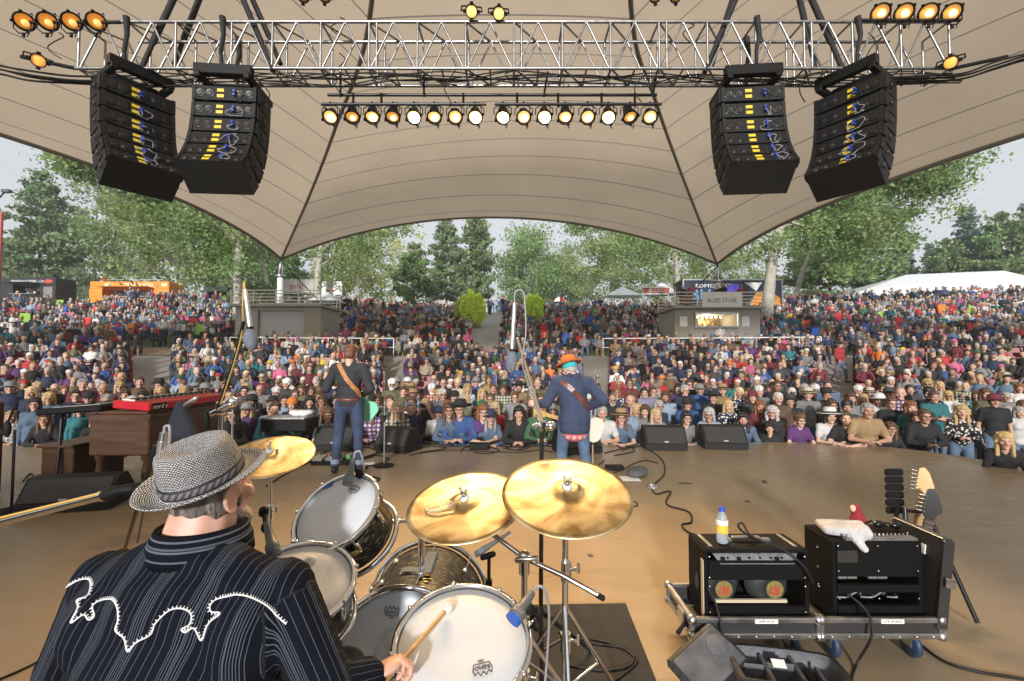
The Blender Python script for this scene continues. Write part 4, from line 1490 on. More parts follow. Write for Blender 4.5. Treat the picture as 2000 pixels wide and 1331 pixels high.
def person(x, y, z, yaw, pose, fem=False, hair=('short', 'brown'), top=('black', 'shirt'), hat=None, glasses=None, beard=None, fat=0, s=1.0, label='', group='concert crowd', skin=None, pants='denim blue', shoes=False, scale_xy=None):
 g = bodies(pose, fem, fat)
 J = g['J']
 k = PCOUNT[0]
 PCOUNT[0] += 1
 o = link('person', g['body'], SKIN, None, color=skin or SK[(k * 7) % len(SK)])
 o.location = (x, y, z)
 o.rotation_euler = (0, 0, yaw)
 o.scale = (s, s, s)
 tag(o, label, 'person', group)
 kind = top[1]
 m = {'plaid': PLAID, 'floral': FLORAL, 'leather': LEATHER}.get(kind, CLOTH)
 nm = {'jacket': 'jacket', 'leather': 'jacket', 'sweater': 'sweater', 'hoodie': 'hoodie'}.get(kind, 'shirt')
 kk_ = random.uniform(.75, 1.1)
 cv = [max(.008, min(.8, c * kk_)) for c in TC[top[0]]]
 def ch(name, me, mm, col):
  c = bpy.data.objects.new(name, me)
  COL.objects.link(c)
  c.parent = o
  if not len(me.materials):
   me.materials.append(None)
  c.material_slots[0].link = 'OBJECT'
  c.material_slots[0].material = mm
  c.color = (*col, 1)
  return c
 ch(nm, g['short' if kind in ('shirt', 'tee') else 'long'], m, cv)
 ch('trousers', g['pants'], CLOTH, TC[pants])
 if shoes:
  for q in g['shoes']:
   ch('shoe', q, LEATHER, (.02, .018, .016))
 H = TM(J['head'], J.get('hrot', (0, 0, 0)), 1.06)
 def hc(name, me, mm, col, extra=None):
  c = ch(name, me, mm, col)
  c.matrix_local = H if extra is None else H @ extra
  return c
 if hair and not (hat == 'beanie' and hair[0] in ('short', 'tidy')):
  hm = hair_mesh(hair[0])
  kh_ = random.uniform(.75, 1.15)
  c = hc('hair', hm, HAIR, [q * kh_ for q in HC[hair[1]]], TM((0, .006, -.012), (0, 0, 0), (1, 1, .88)) if hat else None)
 if hat:
  k = hat if isinstance(hat, str) else hat[0]
  col = TC[hat[1]] if not isinstance(hat, str) else TC['black']
  hh = hc('hat', hat_mesh(k), HATM, col, TM((0, .01, .002), (R(-4), 0, random.uniform(-.15, .15)), 1.06))
  if k in ('fedora', 'straw', 'cowboy'):
   c = ch('hat_band', hatband_mesh(), HATM, (.02, .018, .016))
   c.parent = hh
 if glasses:
  hc('glasses', glasses_mesh(glasses), FRAME if glasses == 'glasses' else SHADE, (1, 1, 1))
 if beard:
  hc('beard', beard_mesh(), HAIR, HC[beard])
 return o
def describe(fem, hair, top, hat, glasses, beard, place):
 hs = {'bald': 'balding', 'fluffy': 'fluffy', 'bob': 'bobbed', 'long': 'long', 'curly': 'long curly', 'wavy': 'wavy', 'pony': 'tied back', 'short': 'short', 'tidy': 'neat'}[hair[0]]
 garment = {'tee': 'tee', 'plaid': 'plaid shirt', 'floral': 'patterned top', 'leather': 'leather jacket'}.get(top[1], top[1])
 hx = ('%s man' % 'balding') if hair[0] == 'bald' else '%s with %s %s hair' % ('woman' if fem else 'man', hs, hair[1])
 w = '%s in %s %s' % (hx, top[0], garment)
 if hat:
  w += ' and %s %s' % (hat[1], {'cap': 'cap', 'fedora': 'hat', 'straw': 'hat', 'cowboy': 'hat', 'beanie': 'beanie'}[hat[0]])
 if glasses:
  w += ', glasses' if glasses == 'glasses' else ', sunglasses'
 if beard:
  w += ', beard'
 while len((w + ', ' + place).split()) > 16:
  if ', ' in w:
   w = w.rsplit(', ', 1)[0]
  elif ' and ' in w:
   w = w.rsplit(' and ', 1)[0]
  else:
   break
 return w + ', ' + place
def edge_y(x):
 E_ = EDGE[:10]
 for (a, b), (c, d) in zip(E_, E_[1:]):
  if a <= x <= c:
   return b + (d - b) * (x - a) / (c - a)
 return 8.4
B, F = False, True
# px, py of the head, female, hair, top, hat, glasses, beard, pose, fat ('' = standing upright), place words
FRONT = [
 (72, 820, F, ('long', 'brown'), ('black', 'sweater'), None, 'glasses', None, 'lean', .4, 'leaning on far left of stage'),
 (68, 790, F, ('long', 'dark'), ('denim blue', 'jacket'), None, 'glasses', None, 'stand', 0, 'behind the far left leaner'),
 (96, 779, F, ('bob', 'blonde'), ('denim blue', 'jacket'), None, 'glasses', None, 'stand', .2, 'far left'),
 (148, 774, B, ('short', 'dark'), ('navy', 'tee'), None, 'glasses', None, 'stand', .3, 'left of the organ'),
 (173, 779, B, ('short', 'grey'), ('charcoal', 'shirt'), ('cap', 'black'), 'glasses', None, 'stand', .2, 'behind grey keyboard'),
 (176, 822, B, ('short', 'dark'), ('black', 'hoodie'), ('beanie', 'charcoal'), None, None, 'lean', .2, 'slumped beside the organ'),
 (62, 768, F, ('bob', 'fair'), ('navy', 'jacket'), None, None, None, 'stand', .3, 'far left second row'),
 (108, 760, B, ('bald', 'grey'), ('black', 'tee'), None, 'glasses', None, 'stand', .3, 'far left third row'),
 (20, 758, B, ('short', 'grey'), ('navy', 'tee'), ('cap', 'grey'), None, None, 'stand', .5, 'at left picture edge'),
 (272, 750, B, ('fluffy', 'white'), ('blue', 'tee'), None, None, None, 'stand', .2, 'above the red keyboard'),
 (244, 772, F, ('wavy', 'brown'), ('grey', 'sweater'), None, None, None, 'stand', .1, 'behind the red keyboard'),
 (280, 775, F, ('bob', 'dark'), ('black', 'sweater'), None, None, None, 'stand', .1, 'behind the red keyboard'),
 (312, 768, F, ('long', 'blonde'), ('black', 'jacket'), None, None, None, 'stand', 0, 'below the trilby at the aisle'),
 (311, 753, B, ('short', 'brown'), ('charcoal', 'jacket'), ('fedora', 'black'), None, None, 'stand', 0, 'at the left aisle mouth'),
 (360, 766, F, ('bob', 'blonde'), ('tan', 'jacket'), None, None, None, 'stand', 0, 'over the keyboard far end'),
 (381, 762, B, ('short', 'grey'), ('black', 'jacket'), ('fedora', 'grey'), None, None, 'stand', 0, 'over the keyboard far end'),
 (453, 809, F, ('bob', 'dark'), ('black', 'sweater'), None, 'glasses', None, 'lean', .1, 'beside the left boom stand'),
 (492, 784, F, ('long', 'dark'), ('black', 'leather'), ('cap', 'black'), None, None, 'stand', .1, 'behind the side table rack'),
 (508, 762, B, ('bald', 'grey'), ('grey', 'shirt'), None, 'glasses', None, 'stand', .4, 'near the left microphone pole'),
 (527, 800, B, ('short', 'brown'), ('teal', 'hoodie'), None, None, None, 'lean', 0, 'bent over beside side table'),
 (556, 784, B, ('short', 'dark'), ('pale blue', 'shirt'), None, None, None, 'stand', 0, 'behind side table'),
 (571, 792, B, ('short', 'brown'), ('denim blue', 'jacket'), ('beanie', 'orange'), None, None, 'stand', .1, 'behind side table'),
 (605, 786, F, ('curly', 'dark'), ('charcoal', 'sweater'), None, None, None, 'stand', 0, 'left of the dark-shirted guitarist'),
 (630, 784, F, ('bob', 'brown'), ('grey', 'sweater'), None, 'glasses', None, 'stand', .1, 'left of the dark-shirted guitarist'),
 (635, 812, F, ('bob', 'brown'), ('pale blue', 'shirt'), None, None, None, 'lean', .1, 'by the left floor monitor'),
 (540, 768, F, ('fluffy', 'white'), ('maroon', 'sweater'), None, 'glasses', None, 'stand', .1, 'third row left'),
 (590, 762, F, ('long', 'brown'), ('olive', 'jacket'), None, None, None, 'stand', .1, 'third row left'),
 (477, 765, B, ('short', 'dark'), ('white', 'shirt'), None, 'glasses', None, 'stand', .2, 'third row left'),
 (718, 800, F, ('long', 'auburn'), ('purple', 'plaid'), None, None, None, 'lean', .1, 'right of guitarist legs'),
 (738, 782, F, ('bob', 'brown'), ('grey', 'jacket'), None, 'glasses', None, 'stand', .1, 'behind chrome mic stand'),
 (760, 784, B, ('short', 'brown'), ('charcoal', 'tee'), None, None, None, 'stand', 0, 'right of chrome mic stand'),
 (770, 800, F, ('long', 'fair'), ('charcoal', 'plaid'), None, None, None, 'lean', .4, 'leaning by the centre monitor'),
 (804, 786, F, ('wavy', 'brown'), ('maroon', 'floral'), None, None, None, 'stand', .1, 'right of the plaid blonde'),
 (787, 766, B, ('short', 'brown'), ('olive', 'shirt'), None, None, None, 'stand', .4, 'second row'),
 (831, 790, B, ('short', 'blonde'), ('black', 'tee'), None, None, None, 'photo', .3, 'holding a camera to his face'),
 (874, 802, F, ('long', 'brown'), ('denim blue', 'jacket'), None, 'glasses', None, 'lean', 0, 'beside the photographer'),
 (900, 800, B, ('short', 'grey'), ('blue', 'jacket'), ('cowboy', 'black'), 'glasses', None, 'lean', .2, 'front centre'),
 (941, 770, F, ('long', 'blonde'), ('green', 'shirt'), None, None, None, 'cross', .1, 'second row centre'),
 (963, 760, B, ('tidy', 'brown'), ('denim blue', 'shirt'), None, None, None, 'stand', .2, 'second row centre'),
 (938, 806, F, ('bob', 'auburn'), ('purple', 'shirt'), None, 'glasses', None, 'lean', .1, 'front centre'),
 (954, 816, F, ('long', 'grey'), ('denim blue', 'jacket'), ('cap', 'navy'), 'glasses', None, 'lean', 0, 'front centre'),
 (967, 798, F, ('bob', 'fair'), ('red', 'jacket'), None, 'glasses', None, 'stand', .1, 'front centre'),
 (1015, 808, B, ('bob', 'dark'), ('black', 'hoodie'), None, None, None, 'lean', .2, 'front, left of blazer guitarist'),
 (1006, 777, B, ('short', 'brown'), ('grey', 'jacket'), None, 'glasses', None, 'stand', .1, 'second row'),
 (1014, 757, B, ('short', 'dark'), ('tan', 'shirt'), ('cowboy', 'black'), None, 'brown', 'stand', .3, 'third row, laughing'),
 (888, 776, B, ('short', 'grey'), ('charcoal', 'shirt'), ('cap', 'black'), None, 'grey', 'stand', .1, 'third row centre'),
 (866, 750, B, ('bald', 'grey'), ('black', 'shirt'), None, 'glasses', None, 'stand', .1, 'fourth row'),
 (845, 752, B, ('short', 'grey'), ('black', 'tee'), None, None, None, 'cross', .1, 'fourth row'),
 (894, 750, F, ('fluffy', 'fair'), ('cream', 'sweater'), None, None, None, 'stand', 0, 'fourth row'),
 (913, 760, F, ('wavy', 'blonde'), ('pale blue', 'floral'), None, None, None, 'stand', 0, 'third row'),
 (983, 762, F, ('long', 'brown'), ('olive', 'plaid'), None, None, None, 'stand', .1, 'third row'),
 (1040, 770, B, ('short', 'grey'), ('brown', 'shirt'), None, None, None, 'stand', .3, 'behind the boom pole'),
 (1052, 800, F, ('bob', 'blonde'), ('green', 'sweater'), None, None, None, 'lean', .1, 'partly behind blazer guitarist'),
 (1196, 782, B, ('bald', 'grey'), ('black', 'tee'), None, 'shades', 'grey', 'stand', .3, 'right of the blazer guitarist'),
 (1180, 808, B, ('short', 'grey'), ('white', 'tee'), None, None, None, 'lean', .2, 'by the blazer guitarist elbow'),
 (1216, 816, F, ('long', 'auburn'), ('denim blue', 'shirt'), ('straw', 'tan'), 'glasses', None, 'lean', .2, 'holding hands at chin'),
 (1241, 802, F, ('bob', 'fair'), ('pale blue', 'jacket'), None, None, None, 'stand', .1, 'beside the straw hat'),
 (1260, 804, F, ('long', 'brown'), ('grey', 'sweater'), None, None, None, 'stand', 0, 'beside the straw hat'),
 (1281, 812, F, ('long', 'fair'), ('grey', 'shirt'), None, None, None, 'clap', 0, 'hands clasped at the edge'),
 (1300, 776, B, ('long', 'brown'), ('pale blue', 'tee'), None, None, 'brown', 'stand', .1, 'third row right'),
 (1342, 790, B, ('short', 'dark'), ('blue', 'jacket'), ('cap', 'black'), 'glasses', None, 'stand', .2, 'behind the black bob'),
 (1342, 817, F, ('bob', 'dark'), ('grey', 'sweater'), None, 'glasses', None, 'lean', .2, 'between the right monitors'),
 (1394, 811, F, ('bob', 'silver'), ('pale blue', 'jacket'), None, 'glasses', None, 'lean', .2, 'behind the far right monitor'),
 (1422, 794, F, ('bob', 'blonde'), ('navy', 'floral'), None, None, None, 'stand', .5, 'behind the far right monitor'),
 (1458, 820, B, ('curly', 'dark'), ('denim blue', 'jacket'), None, None, 'dark', 'lean', .1, 'at the far right monitor'),
 (1484, 795, F, ('wavy', 'auburn'), ('maroon', 'shirt'), None, None, None, 'stand', .1, 'second row right'),
 (1508, 806, F, ('curly', 'silver'), ('black', 'sweater'), None, 'glasses', None, 'stand', .3, 'second row right'),
 (1514, 838, F, ('pony', 'dark'), ('black', 'sweater'), None, None, None, 'lean', .1, 'chin low over folded arms'),
 (1543, 785, B, ('short', 'brown'), ('black', 'tee'), ('fedora', 'charcoal'), None, None, 'cross', .1, 'second row right'),
 (1566, 822, F, ('fluffy', 'brown'), ('purple', 'shirt'), None, 'glasses', None, 'lean', .4, 'front right'),
 (1578, 772, B, ('short', 'fair'), ('grey', 'tee'), ('straw', 'cream'), None, None, 'stand', .2, 'third row right'),
 (1614, 772, B, ('short', 'dark'), ('black', 'jacket'), ('fedora', 'black'), None, 'grey', 'stand', .1, 'by the right aisle'),
 (1624, 792, F, ('bob', 'brown'), ('black', 'shirt'), None, 'glasses', None, 'stand', .1, 'behind the white hat'),
 (1625, 814, F, ('bob', 'dark'), ('white', 'tee'), ('straw', 'white'), None, None, 'lean', .3, 'front right'),
 (1654, 796, F, ('fluffy', 'dark'), ('charcoal', 'sweater'), None, None, None, 'stand', .1, 'behind the white hat'),
 (1662, 818, B, ('tidy', 'brown'), ('black', 'tee'), None, None, 'brown', 'lean', .4, 'front right'),
 (1662, 779, F, ('wavy', 'brown'), ('grey', 'tee'), None, None, None, 'stand', .1, 'by the right aisle'),
 (1700, 803, B, ('short', 'grey'), ('tan', 'shirt'), None, None, None, 'lean', .7, 'front right'),
 (1717, 782, F, ('bob', 'auburn'), ('white', 'shirt'), ('cap', 'white'), 'glasses', None, 'stand', 0, 'second row right'),
 (1741, 789, B, ('short', 'brown'), ('black', 'jacket'), None, 'glasses', None, 'stand', .2, 'second row right'),
 (1747, 838, F, ('curly', 'brown'), ('black', 'hoodie'), None, 'glasses', None, 'lean', 0, 'small girl at the edge'),
 (1778, 797, F, ('wavy', 'auburn'), ('teal', 'shirt'), None, None, None, 'stand', .1, 'second row right'),
 (1788, 817, F, ('long', 'brown'), ('denim blue', 'jacket'), None, None, None, 'stand', 0, 'beside the curly girl'),
 (1812, 814, B, ('tidy', 'brown'), ('black', 'jacket'), None, 'glasses', None, 'lean', .4, 'at the right stage corner'),
 (1814, 770, B, ('fluffy', 'dark'), ('black', 'leather'), None, None, 'dark', 'stand', .1, 'standing tall at right'),
 (1894, 806, F, ('curly', 'blonde'), ('black', 'floral'), None, None, None, 'lean', .5, 'beyond the stage corner'),
 (1941, 784, B, ('short', 'dark'), ('black', 'tee'), ('cap', 'maroon'), None, None, 'stand', .1, 'far right'),
 (1990, 806, F, ('bob', 'grey'), ('white', 'shirt'), None, None, None, 'stand', .2, 'at right picture edge'),
 (1978, 862, F, ('wavy', 'blonde'), ('black', 'sweater'), None, None, None, 'lean', .3, 'nearest at the right stage side'),
 (1366, 762, B, ('short', 'grey'), ('blue', 'shirt'), ('cap', 'grey'), None, None, 'stand', .3, 'third row, looking sideways'),
 (1392, 778, B, ('short', 'dark'), ('black', 'jacket'), ('cowboy', 'black'), None, None, 'stand', .1, 'third row right'),
 (1411, 764, B, ('short', 'fair'), ('tan', 'jacket'), ('straw', 'tan'), None, None, 'stand', .1, 'fourth row right'),
 (1444, 768, F, ('long', 'fair'), ('navy', 'floral'), None, None, None, 'stand', .1, 'fourth row right'),
 (1470, 777, F, ('bob', 'brown'), ('charcoal', 'jacket'), ('beanie', 'maroon'), None, None, 'stand', .1, 'third row right'),
 (1510, 756, B, ('tidy', 'brown'), ('navy', 'jacket'), None, None, None, 'stand', .1, 'fourth row right'),
 (1236, 777, F, ('wavy', 'brown'), ('yellow', 'shirt'), None, None, None, 'stand', .1, 'third row right'),
 (1258, 768, B, ('short', 'dark'), ('lavender', 'shirt'), None, None, None, 'stand', .1, 'fourth row right'),
 (1275, 766, B, ('short', 'brown'), ('grey', 'jacket'), None, 'glasses', None, 'stand', .2, 'fourth row right'),
 (1230, 750, B, ('short', 'brown'), ('maroon', 'shirt'), None, 'glasses', None, 'clap', .3, 'fifth row right, hands clasped'),
 (1325, 760, F, ('long', 'dark'), ('purple', 'sweater'), None, None, None, 'stand', 0, 'fifth row right'),
 (1345, 752, B, ('short', 'brown'), ('black', 'shirt'), None, 'shades', None, 'stand', 0, 'fifth row right'),
 (775, 748, B, ('short', 'grey'), ('black', 'shirt'), ('cap', 'grey'), 'shades', None, 'stand', .2, 'fourth row'),
 (796, 748, B, ('short', 'grey'), ('red', 'tee'), ('cap', 'white'), None, None, 'stand', .2, 'fourth row'),
 (930, 748, B, ('short', 'grey'), ('blue', 'shirt'), ('cap', 'grey'), None, None, 'stand', .2, 'fourth row centre'),
 (955, 742, F, ('long', 'brown'), ('tan', 'sweater'), None, None, None, 'stand', .1, 'fifth row centre'),
 (726, 757, F, ('curly', 'grey'), ('charcoal', 'jacket'), None, None, None, 'stand', .1, 'right of guitarist shoulder'),
]
fr = random.Random(5)
BAD = []
for (px, py, fem, hair, top, hat, gl, bd, pose, fat, place) in FRONT:
 J = pose_joints(pose, fem)
 hz, hy = J['head'][2], J['head'][1]
 if pose == 'lean' and px < 1960:
  a = (px - 1000) / FPX
  d = 8.6
  for _ in range(6):
   d = edge_y(a * d) + .22
  dh = d + hy
 elif px >= 1960:
  if py > 850:
   d, dh = 6.9, 6.75
  else:
   d = dh = 9.3
 else:
  lo, hi = 8.9, 15.0
  for _ in range(30):
   mid = (lo + hi) / 2
   p = at(px, py, mid)
   if float(gz(p.x, mid)) + hz * 1.03 < p.z:
    lo = mid
   else:
    hi = mid
  d = dh = lo
 p = at(px, py, dh)
 if pose == 'lean' and 1860 < px < 1960:
  p = at(px, py, 8.8)
  d = 9.0
 z0 = float(gz(p.x, d))
 s = max(.9, min(1.14, (p.z - z0) / hz))
 zz = p.z - hz * s
 yaw = math.atan2(p.x * .6, max(3, d)) * -1 + fr.uniform(-.22, .22)
 lab = describe(fem, hair, top, hat, gl, bd, place)
 if lab in LABELS or not 4 <= len(lab.split()) <= 16:
  BAD.append(lab)
 LABELS.add(lab)
 x_ = p.x
 o = person(x_, d, zz, yaw, pose, fem, hair, top, hat, gl, bd, .5 if fat >= .35 else 0, s, lab, fr and 'people standing at the stage')
 if pose == 'photo':
  cmo = thing('camera', 'black camera with lens held up to the photographer\'s face in the crowd', 'camera', (x_, d - .32, zz + 1.55 * s))
  MB().box((x_, d - .25, zz + 1.60 * s), (.13, .06, .09), b=.01).build('body', BLACK, cmo)
  MB().lathe([(0, 0), (.035, 0), (.038, .1), (.03, .11), (0, .1)], 12, TM((x_, d - .27, zz + 1.60 * s), (PI / 2, 0, 0))).build('lens', BLACK, cmo)
# more people standing packed between the stage lip and the benches
LOCS = [(o.location.x, o.location.y) for o in COL.objects if o.name.startswith('person')]
fz = random.Random(19)
NF = 0
y = 9.25
while y < 11.9:
 x = -10.5
 while x < 9.6:
  x += fz.uniform(.46, .64)
  yy = y + fz.uniform(-.1, .1)
  if abs(x / yy) > 1.12 or (x > 7 and yy < 9.6) or any((x - q[0]) ** 2 + (yy - q[1]) ** 2 < .17 for q in LOCS) or NF >= 88:
   continue
  LOCS.append((x, yy))
  sec = ['far left by the organ', 'left behind the organ', 'left by the guitarist', 'centre', 'right by the blazer guitarist', 'right by the monitors', 'far right']
  k = sum(1 for e in (-6.5, -4, -1.2, 1.2, 3.4, 6) if x > e)
  for _ in range(80):
   fem = fz.random() < .5
   hair = fz.choice([('short', 'grey'), ('short', 'brown'), ('tidy', 'silver'), ('bald', 'grey'), ('fluffy', 'white'), ('short', 'dark')] if not fem else [('bob', 'blonde'), ('bob', 'grey'), ('long', 'brown'), ('long', 'blonde'), ('wavy', 'auburn'), ('curly', 'dark'), ('bob', 'brown')])
   top = (fz.choice(['black'] * 5 + ['charcoal'] * 4 + ['navy'] * 4 + ['grey'] * 3 + ['denim blue', 'maroon', 'white', 'teal', 'olive', 'purple', 'pale blue', 'tan', 'red', 'brown']), fz.choice(['shirt', 'jacket', 'sweater', 'tee', 'hoodie'] + (['floral'] if fem else ['plaid'])))
   hat = fz.choice([('cap', 'black'), ('cap', 'navy'), ('cap', 'grey'), ('fedora', 'tan'), ('fedora', 'charcoal')]) if fz.random() < .22 and hair[0] not in ('curly', 'bald', 'fluffy') else None
   gl = fz.choice(['glasses', 'shades']) if fz.random() < .35 else None
   bd = hair[1] if not fem and fz.random() < .2 else None
   lab = describe(fem, hair, top, hat, gl, bd, 'standing crowd, ' + sec[k])
   if lab not in LABELS and len(lab.split()) <= 16:
    break
  LABELS.add(lab)
  NF += 1
  person(x, yy, float(gz(x, yy)) + .03, -math.atan2(x * .6, yy) + fz.uniform(-.3, .3), fz.choice(['stand', 'stand', 'cross', 'clap'] if NF % 4 == 0 else ['stand', 'stand', 'cross']), fem, hair, top, hat, gl, bd, fz.choice([0, 0, .5]), fz.uniform(.95, 1.08) * (.96 if fem else 1.02), lab, 'people standing at the stage')
 y += .62
# people moving about on the slope: px, py of head, py of feet
WALK = [
 (270, 674, 737, B, ('short', 'grey'), ('black', 'jacket'), ('beanie', 'orange'), None, 'walk', .1, 'denim blue', 1.2, 'walking down the left aisle'),
 (986, 0, 0, B, None, None, None, None, '', 0, '', 0, ''),
 (985 + 655, 674, 752, B, ('short', 'grey'), ('red', 'sweater'), ('cap', 'black'), None, 'walk', .6, 'denim blue', .1, 'heavy, with a cane in the right aisle'),
 (776, 664, 722, B, ('short', 'brown'), ('olive', 'floral'), ('cap', 'tan'), None, 'stand', .2, 'charcoal', -.5, 'standing in the aisle behind the guitarist'),
 (1672, 654, 700, B, ('short', 'brown'), ('black', 'jacket'), None, None, 'walk', .1, 'navy', 2.6, 'walking away in the right aisle'),
 (918, 606, 634, F, ('short', 'brown'), ('teal', 'jacket'), None, None, 'walk', .1, 'black', 2.8, 'walking up the middle path'),
 (950, 636, 672, B, ('short', 'grey'), ('charcoal', 'jacket'), None, None, 'walk', .1, 'black', .4, 'on the path by the shrub'),
 (1177, 688, 726, B, ('short', 'dark'), ('black', 'jacket'), None, None, 'walk', .1, 'navy', -1.2, 'crossing the right centre aisle'),
 (1207, 690, 726, F, ('bob', 'brown'), ('purple', 'jacket'), None, None, 'walk', .1, 'charcoal', -1.4, 'crossing at the right centre block'),
 (522, 618, 662, B, ('short', 'brown'), ('black', 'shirt'), ('fedora', 'black'), None, 'cross', .1, 'charcoal', .1, 'against the roller shutter'),
 (546, 617, 662, B, ('short', 'brown'), ('black', 'tee'), ('fedora', 'tan'), None, 'cross', .1, 'charcoal', .1, 'against the roller shutter'),
 (566, 614, 662, B, ('short', 'dark'), ('black', 'shirt'), None, None, 'cross', .1, 'charcoal', .1, 'tall against the roller shutter'),
 (430, 610, 650, F, ('short', 'brown'), ('red', 'jacket'), None, None, 'stand', .1, 'charcoal', .5, 'left of the closed hut'),
 (446, 616, 652, F, ('bob', 'fair'), ('lavender', 'shirt'), None, None, 'stand', .1, 'denim blue', .6, 'left of the closed hut'),
 (1461, 626, 665, B, ('short', 'brown'), ('charcoal', 'jacket'), None, None, 'stand', .2, 'navy', -.4, 'right of the lit hatch'),
 (1493, 622, 660, B, ('short', 'dark'), ('black', 'shirt'), ('cap', 'black'), None, 'stand', .1, 'charcoal', -.3, 'at the massive poplar'),
 (1811, 614, 655, B, ('fluffy', 'white'), ('blue', 'shirt'), ('cap', 'navy'), None, 'stand', .4, 'denim blue', .4, 'standing among the right lawn chairs'),
 (253, 606, 650, B, ('short', 'dark'), ('black', 'shirt'), None, None, 'stand', .3, 'black', .4, 'standing among the left lawn chairs'),
 (15, 571, 602, B, ('short', 'grey'), ('white', 'hoodie'), None, None, 'stand', .2, 'denim blue', 2.6, 'queueing at the black truck'),
 (55, 573, 602, F, ('long', 'dark'), ('black', 'jacket'), None, None, 'stand', 0, 'black', 2.6, 'queueing at the black truck'),
 (84, 568, 600, B, ('short', 'grey'), ('cream', 'shirt'), None, None, 'stand', .2, 'tan', 2.5, 'queueing at the black truck'),
 (95, 568, 600, B, ('short', 'brown'), ('grey', 'jacket'), ('fedora', 'tan'), None, 'stand', .2, 'navy', 2.9, 'queueing at the black truck'),
]
for (px, ph, pf, fem, hair, top, hat, gl, pose, fat, pants, yaw, place) in WALK:
 if not pose:
  continue
 hz = pose_joints(pose, fem)['head'][2]
 d = 1.68 * FPX / (pf - ph) * (1.0 if pf - ph > 36 else .97)
 p = at(px, ph, d)
 z = float(gz(p.x, d))
 s = max(.9, min(1.15, (p.z - z) / hz))
 lab = describe(fem, hair, top, hat, gl, None, place)
 if lab in LABELS or not 4 <= len(lab.split()) <= 16:
  BAD.append(lab)
 LABELS.add(lab)
 person(p.x, d, p.z - hz * s, yaw, pose, fem, hair, top, hat, gl, None, .5 if fat >= .35 else 0, s, lab, 'people standing on the slope', pants=pants, shoes=True)
 if 'cane' in place:
  m = MB().tube([(p.x - .36, d - .3, z + .03), (p.x - .36, d - .22, z + .9), (p.x - .36, d - .17, z + .95), (p.x - .36, d - .1, z + .9)], .015, 6)
  tag(m.build('walking_cane', mat('cane_red', (.3, .05, .04), .5)), 'reddish walking cane held by the heavy man in the right aisle', 'cane')
# people on the benches: the nearest as individuals, the rest with the far crowd
SEATS.sort(key=lambda q: q[1] + abs(q[0]) * .05)
br = random.Random(11)
ROWN = ['first', 'second', 'third', 'fourth', 'fifth', 'sixth', 'seventh', 'eighth', 'ninth', 'tenth', 'eleventh', 'twelfth']
REST = []
walkers = [(o.location.x, o.location.y) for o in COL.objects if o.name.startswith('person') and 'aisle' in o.get('label', '')]
INDIV = 92
n_ind = 0
tops = ['black'] * 9 + ['charcoal'] * 6 + ['navy'] * 7 + ['grey'] * 5 + ['blue', 'denim blue', 'denim blue', 'pale blue', 'white', 'white', 'maroon', 'maroon', 'red', 'teal', 'purple', 'pink', 'olive', 'green', 'tan', 'cream', 'brown', 'orange', 'lavender']
MH = [('short', 'grey')] * 3 + [('short', 'brown')] * 2 + [('tidy', 'silver'), ('bald', 'grey'), ('bald', 'white'), ('fluffy', 'white'), ('short', 'dark'), ('tidy', 'brown')]
FH = [('bob', 'blonde'), ('bob', 'grey'), ('bob', 'white'), ('fluffy', 'silver'), ('long', 'blonde'), ('long', 'brown'), ('wavy', 'auburn'), ('wavy', 'fair'), ('bob', 'brown'), ('curly', 'dark'), ('pony', 'brown'), ('fluffy', 'fair')]
BN = {0: 'far left block', 1: 'left centre block', 2: 'centre block', 3: 'right centre block', 4: 'far right block'}
for (x, y, z, bi, ri) in SEATS:
 if br.random() > (.93 if bi in (1, 2, 3) else .78):
  continue
 px = 1000 + x / y * FPX
 if not -60 < px < 2060:
  continue
 if n_ind < INDIV and ri < 12:
  for _ in range(60):
   fem = br.random() < .48
   hair = br.choice(FH if fem else MH)
   top = (br.choice(tops), br.choice(['shirt', 'jacket', 'sweater', 'tee', 'plaid', 'jacket'] + (['floral'] if fem else [])))
   hat = (br.choice([('cap', 'black'), ('cap', 'navy'), ('cap', 'grey'), ('fedora', 'tan'), ('fedora', 'charcoal'), ('cap', 'red'), ('cap', 'white'), ('straw', 'cream')]) if br.random() < .24 and hair[0] not in ('curly',) else None)
   if hair[0] == 'bald' and hat:
    hair = ('short', 'grey')
   gl = br.choice(['glasses', 'glasses', 'shades']) if br.random() < .38 else None
   bd = hair[1] if (not fem and br.random() < .22 and hair[1] in HC) else None
   lab = describe(fem, hair, top, hat, gl, bd, '%s bench row, %s' % (ROWN[ri], BN[bi]))
   if lab not in LABELS and len(lab.split()) <= 16:
    break
  LABELS.add(lab)
  n_ind += 1
  s = br.uniform(.95, 1.06) * (.96 if fem else 1.02)
  person(x, y - .02, z - .02, math.atan2(x, y) * -.8 + br.uniform(-.3, .3), br.choice(['sit', 'sit', 'sitx', 'sitchin']), fem, hair, top, hat, gl, bd, br.choice([0, 0, .5]), s, lab, 'people seated on the red benches', pants=br.choice(['denim blue', 'navy', 'black', 'charcoal', 'tan']))
 else:
  REST.append((x, y, z, 0))
